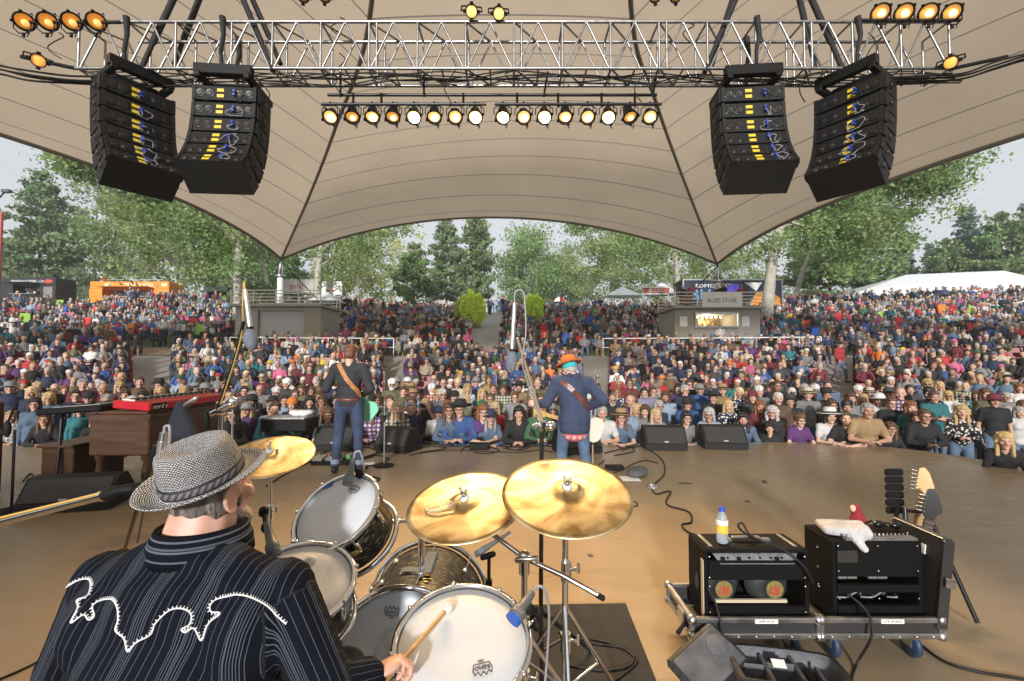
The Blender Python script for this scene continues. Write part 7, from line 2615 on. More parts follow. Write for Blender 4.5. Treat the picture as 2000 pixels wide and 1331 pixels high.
wedge('black floor monitor at the right, nearer the stage centre', 1303, 880, .72, R(-4))
wedge('black floor monitor at the far right of its row', 1420, 878, .74, R(-6))
wedge('low black floor wedge in the shade before the organ bench', 118, 1000, .85, R(12), .34, .45)
# pedal board
f_ = flr(647, 908)
t = thing('pedalboard', 'guitar pedalboard with white and red effect pedals behind the guitarist', 'pedalboard', f_)
MB().box((f_.x, f_.y + .12, .03), (.62, .34, .05), None, .008).build('board', BLACK, t)
pc = random.Random(8)
pm = [mat('pedal_%s' % n__, c, .4) for n__, c in (('cream', (.6, .58, .5)), ('white', (.65, .65, .65)), ('red', (.45, .03, .03)), ('black', (.02, .02, .02)), ('silver', (.45, .45, .47)), ('green', (.08, .25, .1)))]
for i, (dx, dy, w, mi) in enumerate(((-.22, .04, .15, 0), (-.22, .19, .12, 1), (-.10, .20, .08, 2), (-.02, .20, .08, 2), (.06, .20, .09, 3), (-.04, .05, .12, 4), (.12, .06, .1, 3), (.2, .18, .09, 5))):
 e = MB().box((f_.x + dx, f_.y + dy, .08), (w, .11, .055), None, .008).build('effect_pedal', pm[mi], t)
 kk = MB()
 for q in (-.3, .3):
  kk.cap((f_.x + dx + q * w, f_.y + dy + .03, .108), (f_.x + dx + q * w, f_.y + dy + .03, .12), .008, .007, 7)
 kk.cap((f_.x + dx, f_.y + dy - .03, .108), (f_.x + dx, f_.y + dy - .03, .118), .01, .009, 7)
 kk.build('knob', CHROME if mi != 1 else BLACK, e)
# side table rack
p = flr(566, 868)
y = 7.9
t = thing('mixer_case', 'open black gear case with small mixer on a folding stand', 'case', (at(568, 830, y).x, y, 0))
a, b = at(523, 816, y), at(611, 816, y)
MB().box(((a.x + b.x) / 2, y, a.z - .1), (b.x - a.x, .5, .2), None, .015).build('case', BLACK, t)
MB().box(((a.x + b.x) / 2, y - .02, a.z + .01), (b.x - a.x - .1, .4, .03), TM(), .005).build('mixer', mat('mixer_silver', (.35, .35, .36), .4, nscale=40, namp=.7), t)
m = MB()
for s in (-1, 1):
 m.tube([((a.x + b.x) / 2 - .3, y + s * .2, .02), ((a.x + b.x) / 2 + .3, y + s * .2, a.z - .2)], .02, 6)
 m.tube([((a.x + b.x) / 2 + .3, y + s * .2, .02), ((a.x + b.x) / 2 - .3, y + s * .2, a.z - .2)], .02, 6)
m.build('folding_stand', RUBBER, t)
m = MB()
for k in range(5):
 m.ell(at(575 + k * 7, 806 + (k % 2) * 3, y), (.09, .12, .05))
tag(link('cloth_bundle', fuse(m, .02, 3), mat('white_cloth', (.6, .6, .6), .9, nscale=12, bump=.8, bscale=25), None), 'bunched white cloth on the open gear case', 'cloth')
# camera and box at the lip
p = flr(936, 878)
tag(MB().box((p.x, p.y, .06), (.34, .16, .11), None, .012).build('power_box', BLACK), 'small black box lying at the stage lip, centre', 'box')
t = thing('camera', 'black photo camera resting on the stage lip by the small box', 'camera', p + V(-.02, .3, 0))
MB().box(p + V(-.02, .3, .07), (.16, .09, .12), None, .015).box(p + V(-.02, .3, .145), (.07, .07, .04), None, .01).build('body', BLACK, t)
MB().tube([p + V(.0, .26, .06), p + V(.06, .16, .06)], .042, 14).build('lens', BLACK, t)
p = flr(840, 862)
t = thing('stage_box', 'multicore stage box with rows of red and steel plugs at the stage lip', 'stage box', p)
MB().box((p.x, p.y, .05), (.62, .14, .09), None, .01).build('case', BLACK, t)
m, m2_ = MB(), MB()
for k in range(14):
 (m if k % 3 else m2_).cap((p.x - .28 + k * .043, p.y - .06, .1), (p.x - .28 + k * .043, p.y - .11, .14), .012, .01, 7)
m.build('plug', STEEL, t)
m2_.build('plug', mat('pedal_red'), t)
CABLES = [
 ('black cable snaking from the right monitor to the small amplifier', [(1215, 880), (1250, 872), (1290, 895), (1298, 925), (1275, 950), (1282, 965), (1310, 960), (1302, 985), (1345, 1000), (1350, 1020), (1332, 1025), (1345, 1040), (1380, 1050)], .009),
 ('black cable loops beside the right floor monitors', [(1180, 885), (1210, 878), (1240, 868), (1225, 862), (1205, 868), (1215, 875), (1245, 872), (1230, 863), (1208, 864), (1240, 880), (1200, 890)], .009),
 ('black cable running along the stage lip at centre', [(800, 872), (850, 868), (900, 872), (960, 870), (1010, 874), (1060, 870), (1090, 876)], .01),
 ('black cable coil lying left of the blazer guitarist', [(985, 876), (1010, 868), (1032, 874), (1015, 880), (990, 876), (1008, 870), (1030, 872), (1010, 879)], .009),
 ('black cable tangle between the left monitor and centre stage', [(690, 905), (730, 890), (760, 898), (720, 910), (700, 900), (740, 885), (800, 880), (840, 872), (870, 876), (820, 884)], .009),
 ('black cable running from the pedalboard to the left monitor', [(690, 900), (705, 892), (700, 880), (715, 874), (735, 880), (728, 892), (700, 897)], .008),
 ('black cable crossing between the two middle monitors', [(800, 890), (830, 884), (880, 880), (950, 882), (1010, 884), (1050, 880), (1085, 884)], .008),
 ('black cable loop beside the centre floor box', [(900, 884), (905, 876), (925, 872), (958, 874), (975, 880), (955, 886), (925, 884)], .008),
 ('black cable trailing behind the blazer guitarist', [(1180, 900), (1165, 915), (1185, 925), (1215, 918), (1240, 905), (1262, 900), (1285, 905)], .008),
 ('black cable ring lying before the chrome microphone stand', [(715, 936), (730, 932), (742, 936), (732, 942), (716, 940), (712, 934), (728, 931), (740, 938)], .008),
 ('black cable from the cymbals toward the left monitor', [(520, 950), (560, 925), (600, 905), (640, 880)], .009),
 ('black cable on the floor before the organ', [(45, 940), (60, 925), (75, 940), (120, 935), (180, 918), (195, 905)], .010),
 ('black cable lying behind the organ legs', [(215, 905), (260, 885), (310, 878)], .012),
 ('thick black cable crossing the floor at lower left', [(-10, 1331), (60, 1300), (130, 1260), (180, 1230)], .006),
 ('black cable running off at the lower right corner', [(1790, 1252), (1840, 1290), (1900, 1310), (1990, 1325), (2060, 1340)], .007),
 ('black cable curling by the ride cymbal shadow', [(1215, 1000), (1222, 985), (1240, 980), (1245, 988), (1228, 990)], .006),
]
for lab, pts, r_ in CABLES:
 tag(MB().tube(spline([flr(x, y_, r_) for x, y_ in pts], 7), r_, 6).build('floor_cable', CABLE), lab, 'cable')
MATC = mat('black_carpet', (.020, .020, .021), .95, nscale=9, namp=.45, bump=.7, bscale=220)
q = [flr(640, 1240), flr(870, 1190), flr(1040, 1185), flr(1222, 1182), flr(1300, 1380), flr(1330, 1500), flr(700, 1500)]
m = MB().prism([(v.x, v.y) for v in q], .004, .012)
tag(m.build('drum_mat', MATC), 'black carpet mat under the drum kit', 'mat')
for k, pts in enumerate(([(1090, 1235), (1140, 1245), (1200, 1260), (1235, 1280), (1230, 1300), (1180, 1310), (1110, 1300)], [(1060, 1200), (1100, 1230), (1150, 1255), (1210, 1265), (1245, 1290), (1200, 1331)])):
 tag(MB().tube(spline([flr(x, y_, .018) for x, y_ in pts], 7), .005, 6).build('mat_cable', CABLE), 'thin cable loop lying on the black drum mat, %s' % ('nearer the stand' if k == 0 else 'outer one'), 'cable')
# grey bag, paper and floor pedal near the ride cymbal
m = MB()
for k in range(6):
 m.ell(flr(1238 + 3 * k, 925 - (k % 3) * 3, .05) + V(0, .03 * (k % 2), 0), (.10, .13, .055))
tag(link('cloth_bag', fuse(m, .016, 3), mat('grey_cloth', (.085, .085, .09), .9, nscale=10, bump=.8, bscale=20)), 'crumpled grey cloth bag on the stage floor', 'bag')
p = flr(1200, 918)
tag(MB().box((p.x, p.y, .035), (.26, .14, .06), None, .01).build('floor_pedal', BLACK), 'black floor pedal beside the crumpled grey bag', 'pedal')
p = flr(1226, 936)
tag(MB().box((p.x, p.y, .006), (.3, .22, .003), TM((0, 0, 0), (0, 0, 0))).build('paper_sheet', SIGNW), 'white sheet of paper lying by the grey bag', 'paper')
p = flr(1274, 948, .03)
tag(MB().lathe([(.07, 0), (.06, .03), (.03, .045), (0, .05)], 16, TM((p.x, p.y, .003))).build('cable_cup', STEEL), 'small metal cup where the floor cables meet', 'cup')
p = flr(712, 908)
tag(MB().box((0, 0, .006), (.3, .21, .003), TM((p.x, p.y, 0), (0, 0, .5))).build('paper_sheet', SIGNW), 'white set list paper on the floor by the pedalboard', 'paper')
for (px, py, a, w) in ((1338, 945, 0, .16), (1493, 942, 1.2, .14), (1153, 1086, .1, .04), (1460, 980, .4, .05)):
 p = flr(px, py)
 tag(MB().box((0, 0, .005), (w, .05, .002), TM((p.x, p.y, 0), (0, 0, a))).build('floor_tape', mat('dark_tape', (.05, .045, .04), .7)), 'scrap of dark tape stuck on the stage floor', 'tape', 'scraps of dark tape on the stage floor')
# ================================================================ AMPS AT RIGHT
def tray(label, px0, px1, py, d, dep, h, lid=None, tagtext='AMP RACK'):
 a, b = at(px0, py, d), at(px1, py, d)
 w = b.x - a.x
 cx = (a.x + b.x) / 2
 zc = a.z + h / 2
 t = thing('flight_case_tray', label, 'flight case', (cx, d + dep / 2, 0), 0, 'flight case trays on castors')
 cy = d + dep / 2
 m = MB()
 m.box((cx, d + .012, zc), (w - .03, .02, h - .02))
 m.box((cx, d + dep - .012, zc), (w - .03, .02, h - .02))
 m.box((a.x + .012, cy, zc), (.02, dep - .03, h - .02))
 m.box((b.x - .012, cy, zc), (.02, dep - .03, h - .02))
 m.box((cx, cy, a.z + .015), (w - .02, dep - .02, .02))
 m.build('panel', mat('case_laminate', (.02, .02, .021), .5, bump=.3, bscale=200), t)
 m = MB()
 for yy in (d, d + dep):
  for zz in (a.z + .012, a.z + h - .012):
   m.box((cx, yy, zz), (w, .028, .028), None, .005)
  for xx in (a.x, b.x):
   m.box((xx, yy, zc), (.028, .026, h - .05), None, .005)
 for xx in (a.x, b.x):
  for zz in (a.z + .012, a.z + h - .012):
   m.box((xx, cy, zz), (.028, dep - .03, .027), None, .005)
 m.build('edge_trim', ALU, t)
 for xx in (a.x, b.x):
  for yy in (d, d + dep):
   for zz in (a.z + .01, a.z + h - .01):
    MB().ell((xx, yy, zz), (.027, .027, .027), None, 10, 8).build('ball_corner', STEEL, t)
 m = MB()
 for k in range(7):
  m.ell((a.x + w * (.08 + .14 * k), d - .015, a.z + .012), (.006, .004, .006), None, 8, 5)
 m.build('rivet', STEEL, t)
 e = MB().box((a.x + w * .58, d - .016, a.z + h - .012), (.12, .004, .022)).build('name_label', SIGNW, t)
 text_mb(MB(), tagtext, .017, TM((a.x + w * .58, d - .019, a.z + h - .012), (PI / 2, 0, 0)), .0004).build('lettering', INK, e)
 latch = MB().box((a.x - .018, d + dep * .3, zc), (.012, .09, .08), None, .004).build('latch', STEEL, t)
 for xx in (a.x + .1, b.x - .1):
  for yy in (d + .055, d + dep - .1):
   k = MB()
   k.box((xx, yy, a.z - .012), (.09, .09, .012))
   for s in (-1, 1):
    k.box((xx + s * .022, yy + .015, a.z - .045), (.005, .06, .065))
   c_ = k.build('castor', STEEL, t)
   wr = max(.03, (a.z - .004) / 2)
   MB().lathe([(0, -.015), (wr * .8, -.017), (wr, -.01), (wr, .01), (wr * .8, .017), (0, .015)], 20, TM((xx, yy + .02, wr + .001), (0, PI / 2, 0))).build('wheel', mat('blue_wheel', (.02, .04, .09), .5), c_)
 return t, a, b
t1, a1, b1 = tray('flight case tray under the smaller amplifier', 1352, 1598, 1246, 2.47, .36, .105)
t2, a2, b2 = tray('flight case tray under the larger amplifier', 1604, 1838, 1246, 2.47, .38, .105, tagtext='GTR WORLD')
def amp(label, px0, px1, pyt, d, dep, zb, kind):
 a, b = at(px0, pyt, d), at(px1, pyt, d)
 w, zt = b.x - a.x, a.z
 cx, cy = (a.x + b.x) / 2, d + dep / 2
 h = zt - zb
 t = thing('guitar_amplifier', label, 'amplifier', (cx, cy, zb))
 m = MB()
 th = .022
 for xx in (a.x + th / 2, b.x - th / 2):
  m.box((xx, cy, zb + h / 2), (th, dep, h), None, .008)
 m.box((cx, cy, zt - th / 2), (w - .002, dep - .002, th), None, .008)
 m.box((cx, cy, zb + th / 2), (w - .002, dep - .002, th), None, .008)
 m.box((cx, d + dep - .02, zb + h / 2), (w - .05, .02, h - .05))
 m.build('cabinet', TOLEX, t)
 if kind == 1:
  MB().box((cx, d + .012, zt - h * .285), (w - .045, .02, h * .26)).build('back_panel', TOLEX, t)
  MB().box((cx, d + .012, zb + h * .12), (w - .045, .02, h * .21)).build('back_panel', TOLEX, t)
  vs = [(a.x + w * .09, d + .03, zt - .026), (b.x - w * .08, d + .03, zt - .026), (b.x - w * .14, d + .0, zt - .078), (a.x + w * .15, d + .0, zt - .078)]
  MB().add(vs, [(3, 2, 1, 0)]).build('control_panel', mat('panel_silver', (.22, .22, .23), .35, .6, nscale=30, namp=.3), t)
  k = MB()
  for i in range(13):
   xx = a.x + w * (.18 + .052 * i)
   if i in (0, 3, 10):
    k.box((xx, d + .008, zt - .052), (.02, .012, .016))
   elif i % 2:
    k.ell((xx, d + .014, zt - .05), (.006, .01, .006), None, 8, 6)
  k.build('sockets', BLACK, t)
  for q in (.19, .68):
   cc = Vector((a.x + w * q, d + .05, zb + h * .44))
   s_ = MB().lathe([(.12, -.06), (.085, .0), (.052, .002), (.052, .03), (.047, .037)], 28, TM(cc, (PI / 2, 0, 0))).build('speaker', STEEL if False else mat('speaker_basket', (.10, .11, .12), .35, .7), t)
   MB().lathe([(.047, .0375), (0, .039)], 28, TM(cc, (PI / 2, 0, 0))).build('magnet_cover', mat('olive_gold', (.30, .25, .09), .35, .5, nscale=50, namp=.2), s_)
   e = MB()
   for k_ in range(3):
    e.tube([cc + V(-.025 + .02 * k_, -.041, -.018), cc + V(-.018 + .02 * k_, -.041, .018)], .004, 5)
   e.tube([cc + V(.0, -.041, .02), cc + V(.02, -.041, -.02)], .004, 5)
   e.tube([cc + V(-.03, -.041, -.02), cc + V(.026, -.041, -.024)], .003, 5)
   e.build('red_print', REDTXT, s_)
  MB().box((cx - .02, d + .04, zb + h * .255), (w * .7, .015, .016)).build('baffle_rail', mat('raw_pine', (.5, .42, .3), .7), t)
  for q in (a.x + .05, b.x - .05):
   MB().box((q, cy, zt + .004), (.02, dep * .75, .008), None, .003).build('metal_strip', ALU, t)
  MB().box((cx, cy, zt + .022), (.16, .03, .012), None, .005).box((cx - .11, cy, zt + .008), (.05, .03, .014)).box((cx + .11, cy, zt + .008), (.05, .03, .014)).build('top_handle', STEEL, t)
  MB().box((a.x - .001, d + .03, zb + h * .45), (.006, .03, h * .78)).build('pine_edge', mat('raw_pine'), t)
  k = MB()
  for xx in (a.x + .025, b.x - .025):
   for zz in (.15, .5, .62, .9):
    k.ell((xx, d - .001, zb + h * zz), (.006, .004, .006), None, 8, 5)
  k.build('screw', CHROME, t)
 else:
  pz = zt - h * .19
  MB().box((cx, d + .012, zt - h * .24), (w - .045, .02, h * .42)).build('back_panel', TOLEX, t)
  MB().box((cx, d + .012, zb + h * .40), (w - .045, .02, h * .09)).build('back_panel', TOLEX, t)
  MB().box((cx, d + .012, zb + h * .10), (w - .045, .02, h * .18)).build('back_panel', TOLEX, t)
  MB().box((cx + .02, d + .02, zt + .006), (w * .80, .05, .012), TM()).build('control_panel', mat('panel_silver'), t)
  k = MB()
  for i in range(17):
   xx = a.x + w * (.14 + .045 * i)
   k.cap((xx, d + .02, zt + .01), (xx, d + .016, zt + .028), .006, .005, 7)
  k.build('knob', CHROME, t)
  k = MB()
  for i in range(4):
   k.box((a.x + w * (.16 + .11 * i + (.12 if i > 1 else 0)), d + .06, zb + h * .52), (.05, .04, .035))
  k.build('transformer', mat('tube_silver', (.45, .48, .52), .25, .8), t)
  k = MB()
  for i in range(5):
   k.tube(spline([(a.x + w * (.1 + .15 * i), d + .07, zb + h * .22), (a.x + w * (.2 + .14 * i), d + .04, zb + h * (.33 if i % 2 else .25)), (a.x + w * (.28 + .13 * i), d + .08, zb + h * .24)], 4), .005, 5)
  k.build('wiring', WIRE, t)
  for xx, yy in ((-.001, .3), (-.001, .55), (-.001, .8)):
   MB().ell((a.x - .001, cy, zb + h * yy), (.004, .007, .007)).build('screw', CHROME, t)
  k = MB()
  for xx in (a.x + .03, cx, b.x - .03):
   for zz in (.28, .62, .93):
    k.ell((xx, d - .001, zb + h * zz), (.006, .004, .006), None, 8, 5)
  k.build('screw', CHROME, t)
  MB().box((a.x + w * .16, d + .001, zt - h * .2), (.11, .004, .065), None).build('rating_plate', mat('plate_black', (.03, .03, .03), .2), t)
 return t, a, b, zt
zb = a1.z + .045
A1 = amp('smaller black guitar amplifier with two round speakers showing', 1376, 1580, 1074, 2.52, .235, zb, 1)
A2 = amp('larger black guitar amplifier with white towel on top', 1626, 1802, 1056, 2.54, .25, zb, 2)
# bottle
p = at(1411, 1062, 2.60)
p.z = A1[3] + .008
t = thing('water_bottle', 'plastic water bottle with blue cap and yellow label on the smaller amplifier', 'bottle', p)
MB().lathe([(.0, 0), (.028, .0), (.031, .006), (.031, .11), (.030, .13), (.016, .165), (.013, .17), (.013, .178)], 20, TM(p)).build('bottle', mat('clear_plastic', (.75, .85, .95), .08, trans=.75), t)
MB().lathe([(.0316, .055), (.0318, .058), (.0318, .112), (.0316, .115)], 20, TM(p)).build('label', mat('label_yellow', (.75, .5, .06), .5, nscale=25, namp=.35), t)
MB().lathe([(.0320, .10), (.0320, .125), (.0305, .128)], 20, TM(p)).build('label', SIGNW, t)
MB().lathe([(.015, .172), (.015, .195), (0, .196)], 16, TM(p)).build('cap', mat('cap_blue', (.01, .06, .5), .4), t)
# lead out of amp1 top
tag(MB().tube(spline([at(1478, 1056, 2.62), at(1452, 1040, 2.62), at(1442, 1028, 2.62), at(1450, 1022, 2.62), at(1465, 1045, 2.60), at(1500, 1062, 2.56), at(1540, 1080, 2.50), at(1572, 1110, 2.47), at(1588, 1140, 2.47)], 6), .0065, 6).build('amp_lead', CABLE), 'black lead curling over the top of the smaller amplifier', 'cable')
tag(MB().tube(spline([at(1382, 1150, 2.48), at(1398, 1180, 2.46), at(1408, 1220, 2.43), at(1414, 1260, 2.40), flr(1420, 1290, .01), flr(1450, 1310, .01)], 6), .0065, 6).build('amp_lead', CABLE), 'black lead hanging down the back of the smaller amplifier', 'cable')
tag(MB().tube(spline([at(1655, 1160, 2.50), at(1685, 1185, 2.47), at(1702, 1215, 2.43), at(1700, 1250, 2.42), flr(1672, 1300, .01), flr(1664, 1340, .01), flr(1690, 1400, .01)], 6), .007, 6).build('amp_lead', CABLE), 'black lead dropping from the larger amplifier to the floor', 'cable')
# towel
m = MB()
tz = A2[3] + .015
for i in range(5):
 q0, q1 = at(1600 + 4 * i, 1030 + 4 * i, 2.74 - .03 * i), at(1672 + 5 * i, 1046 + 5 * i, 2.66 - .03 * i)
 m.cap((q0.x, q0.y, tz + .01), (q1.x, q1.y, tz + .02 + .01 * (i % 2)), .026, .036)
q1 = at(1680, 1056, 2.54)
m.cap((q1.x - .03, 2.56, tz + .01), (q1.x, 2.51, tz - .05), .03, .022)
tag(link('towel', fuse(m, .011, 4), mat('white_towel', (.46, .46, .48), .95, nscale=14, namp=.2, bump=1.0, bscale=60)), 'folded white towel draped on the larger amplifier', 'towel')
# red plush on amp
p = at(1676, 1020, 2.70)
p.z = A2[3] + .05
m = MB()
m.ell(p, (.045, .04, .06))
m.ell(p + V(-.012, 0, .065), (.032, .03, .032))
t = thing('plush_figure', 'small dark red plush toy sitting behind the towel', 'toy', p)
link('body', fuse(m, .009, 3), mat('red_plush', (.25, .02, .03), .95, nscale=40, namp=.3, bump=.6), t, True)
MB().ell(p + V(-.035, -.01, .075), (.016, .014, .02)).build('face', mat('plush_tan', (.6, .42, .33), .9), t)
MB().tube([p + V(-.04, -.045, -.02), p + V(.05, -.04, .015)], .006, 5).build('strap', RUBBER, t)
# sunglasses on amp
t = thing('sunglasses_case', 'folded black sunglasses lying on the larger amplifier', 'glasses', at(1740, 1030, 2.7))
z_ = A2[3] + .02
g0 = at(1712, 1022, 2.72)
MB().ell((g0.x, 2.70, z_ + .01), (.035, .02, .022)).ell((g0.x + .08, 2.68, z_ + .01), (.035, .02, .022)).build('lens', SHADE, t)
MB().tube([(g0.x - .03, 2.71, z_ + .02), (g0.x + .11, 2.67, z_ + .02)], .005, 6).tube([(g0.x + .11, 2.67, z_ + .02), (g0.x + .05, 2.62, z_)], .004, 6).build('frame', BLACK, t)
# lid panel at right of amp 2
lidp = [at(1820, 1024, 2.80), at(1852, 1110, 2.48), at(1838, 1212, 2.46), at(1806, 1205, 2.62)]
m = MB()
a_, b_ = at(1824, 1022, 2.80), at(1852, 1112, 2.45)
x_ = (a_.x + b_.x) / 2
M = TM((x_ - .13, 2.63, .42), (0, R(7), R(-2)))
t = thing('upright_flight_case', 'black flight case lid standing on edge right of the larger amplifier', 'flight case', (x_, 2.63, .2))
MB().box((0, 0, 0), (.05, .34, .46), M, .006).build('panel', mat('case_laminate'), t)
m = MB()
for yy in (-.17, .17):
 m.box((0, yy, 0), (.055, .018, .46), M, .004)
for zz in (-.23, .23):
 m.box((0, 0, zz), (.055, .33, .018), M, .004)
m.build('edge_trim', mat('dark_trim', (.10, .10, .105), .35, .8), t)
MB().box((-.03, -.05, .14), (.006, .04, .05), M).build('name_label', SIGNW, t)
MB().box((.0, -.2, .02), (.05, .014, .05), M, .004).build('latch', STEEL, t)
tag(MB().cap(at(1325, 1235, 2.48), at(1345, 1205, 2.56), .013, .007).build('case_key', RUBBER), 'small black rubber-tipped rod sticking out of the left tray', 'rod')
# guitars ---------------------------------------------------------------------
MAPLE = mat('maple_neck', (.55, .34, .13), .32, nscale=6, namp=.15, stretch=(6, 6, 1))
ROSE = mat('rosewood', (.055, .03, .02), .45)
def guitar(label, M, bodym, guardm=None, shape='t', neckm=MAPLE, headm=None, group=None, blackhead=False):
 """Solid guitar along local +Y (neck), face toward local +Z; origin at the bridge."""
 t = thing('electric_guitar', label, 'guitar', M.translation, 0, group)
 out = [(0, -.14), (-.10, -.135), (-.155, -.08), (-.16, -.01), (-.12, .06), (-.115, .12), (-.15, .19), (-.145, .25), (-.10, .275), (-.04, .25), (.0, .245), (.04, .235), (.075, .215), (.10, .235), (.125, .225), (.12, .17), (.105, .11), (.115, .05), (.155, 0), (.16, -.07), (.11, -.13)]
 sp = [(p.x, p.y) for p in spline([(x, y, 0) for x, y in out + [out[0]]], 3)[:-1]]
 MB().prism(sp, -.022, .022, M).build('body', bodym, t)
 if guardm:
  g_ = [(x * .72 + .02, y * .62 + .07) for x, y in sp]
  MB().prism(g_, .0222, .0245, M).build('pickguard', guardm, t)
 MB().box((0, 0, .03), (.08, .07, .012), M, .003).box((0, .12, .028), (.07, .02, .008), M).build('bridge', CHROME, t)
 MB().box((0, .40, .025), (.05, .42, .02), M, .006).build('neck', neckm, t)
 k = MB()
 for i in range(18):
  k.box((0, .59 - .34 * (1 - .944 ** i) / (1 - .944 ** 18) * 1.0, .0362), (.048, .002, .0014), M)
 k.build('frets', STEEL, t)
 hd = [(-.024, 0), (.024, 0), (.03, .03), (.052, .05), (.05, .075), (.02, .155), (-.005, .185), (-.03, .175), (-.036, .13), (-.04, .03)]
 hp = M @ TM((0, .61, .016), (R(-8), 0, 0))
 MB().prism(hd, 0, .015, hp).build('headstock', headm or neckm, t)
 for i in range(6):
  q = MB()
  q.cap((-.034, .035 + i * .024, .012), (-.034, .035 + i * .024, .022), .005, .004, 7)
  q.tube([(-.034, .035 + i * .024, .004), (-.058, .035 + i * .024, .004)], .004, 6)
  q.ell((-.062, .035 + i * .024, .004), (.008, .006, .009), None, 8, 5)
  mm = q.mesh('tuning_peg')
  mm.transform(hp)
  link('tuning_peg', mm, CHROME, t, True)
 s = MB()
 for i in range(6):
  s.tube([M @ Vector((-.018 + .007 * i, 0, .038)), M @ Vector((-.017 + .0068 * i, .61, .039))], .0007, 3)
 s.build('strings', STEEL, t)
 return t
def gmat(org, ydir, zdir):
 y = Vector(ydir).normalized()
 z = Vector(zdir)
 z = (z - y * z.dot(y)).normalized()
 x = y.cross(z)
 return Matrix.Translation(org) @ Matrix((x, y, z)).transposed().to_4x4()
def rack_guitar(label, hx, hy, d, lean, *a, **k):
 """Guitar standing in the rack: its head lands at a pixel."""
 h = at(hx, hy, d)
 y = Vector((lean, -.10, 1)).normalized()
 return guitar(label, gmat(h - y * .74, y, (-.5, -.85, .1)), *a, **k)
rack_guitar('pale maple headed guitar at the back of the guitar rack', 1806, 930, 2.98, .10, mat('guitar_white', (.6, .58, .5), .3))
rack_guitar('black headed guitar in front in the guitar rack', 1822, 972, 2.86, .16, mat('guitar_black', (.012, .012, .014), .2), neckm=ROSE, headm=mat('guitar_black'))
bx_, by_ = at(1800, 1000, 2.95).x, 2.98
t = thing('guitar_stand', 'black folding guitar rack behind the larger amplifier', 'guitar stand', (bx_, by_, 0))
m = MB()
for s in (-1, 1):
 m.tube([(bx_ - .18, by_ + s * .16, .02), (bx_ - .10, by_ + s * .02, .66)], .013, 7)
 m.tube([(bx_ + .2, by_ + s * .16, .02), (bx_ + .06, by_ + s * .02, .60)], .013, 7)
m.tube([(bx_ - .10, by_, .64), (bx_ + .08, by_, .62)], .012, 7)
m.build('frame', BARM, t)
m = MB()
for k in range(6):
 m.box((bx_ - .07, by_ + .09, .86 - k * .05), (.12, .03, .045), TM(), .01)
m.build('ribbed_pad', RUBBER, t)
# camera bag at the bottom
p = flr(1520, 1362)
bz = .16
t = thing('camera_bag', 'open black camera bag with grey padded lining at the bottom edge', 'bag', (p.x, p.y, 0))
M = TM((p.x + .03, p.y - .02, 0), (0, 0, R(-10)))
out = [(-.23, -.13), (.18, -.15), (.24, -.08), (.25, .06), (.2, .13), (-.18, .14), (-.24, .08)]
sp = [(q.x, q.y) for q in spline([(x, y, 0) for x, y in out + [out[0]]], 4)[:-1]]
k = len(sp)
GL = mat('bag_lining', (.09, .095, .11), .6, nscale=12, namp=.3, bump=.7, bscale=25)
BN_ = mat('bag_nylon', (.014, .014, .016), .6, nscale=20, bump=.6, bscale=40)
m = MB()
vs = [(x, y, .003) for x, y in sp] + [(x * 1.03, y * 1.03, bz) for x, y in sp] + [(x * .93, y * .9, bz) for x, y in sp]
m.add(vs, [(i, (i + 1) % k, k + (i + 1) % k, k + i) for i in range(k)] + [(k + i, k + (i + 1) % k, 2 * k + (i + 1) % k, 2 * k + i) for i in range(k)] + [tuple(range(k))[::-1]], True, M)
m.build('shell', BN_, t)
m = MB()
vs = [(x * .93, y * .9, bz) for x, y in sp] + [(x * .9, y * .86, .03) for x, y in sp]
m.add(vs, [(i, (i + 1) % k, k + (i + 1) % k, k + i) for i in range(k)] + [tuple(range(k, 2 * k))], True, M)
m.build('lining', GL, t)
m = MB()
for (x, y, sx, sy) in ((-.08, 0, .02, .22), (.06, .02, .02, .2), (.0, .05, .14, .015), (.15, -.02, .015, .16), (-.16, .02, .14, .015)):
 m.box((x, y, .085), (sx, sy, .11), M, .006)
m.build('divider', GL, t)
m = MB()
m.cap((.1, -.02, .09), (.14, .05, .11), .03, .03)
m.box((-.04, .05, .13), (.06, .05, .03), M)
m2_ = MB()
m2_.cap(M @ Vector((.11, -.04, .09)), M @ Vector((.11, .04, .10)), .035, .032)
m2_.box((-.02, .06, .12), (.07, .03, .05), M, .004)
m2_.build('lens', BLACK, t)
MB().box((-.03, .07, .145), (.06, .04, .004), M @ TM((0, 0, 0), (.4, 0, 0))).build('paper_slip', SIGNW, t)
m = MB()
L = TM((p.x - .31, p.y + .05, .13), (R(26), R(-16), R(30)))
m.box((0, 0, 0), (.36, .24, .045), L, .022)
m.build('lid', BN_, t)
m = MB()
m.box((0, 0, .0235), (.31, .19, .01), L, .008)
m.build('mesh_pocket', mat('pocket_mesh', (.085, .09, .105), .35, nscale=8, namp=.5, bump=.8, bscale=16), t)
MB().ell(L @ Vector((.09, .02, .03)), (.06, .05, .008), L.to_3x3(), 16, 8).build('pad', GL, t)
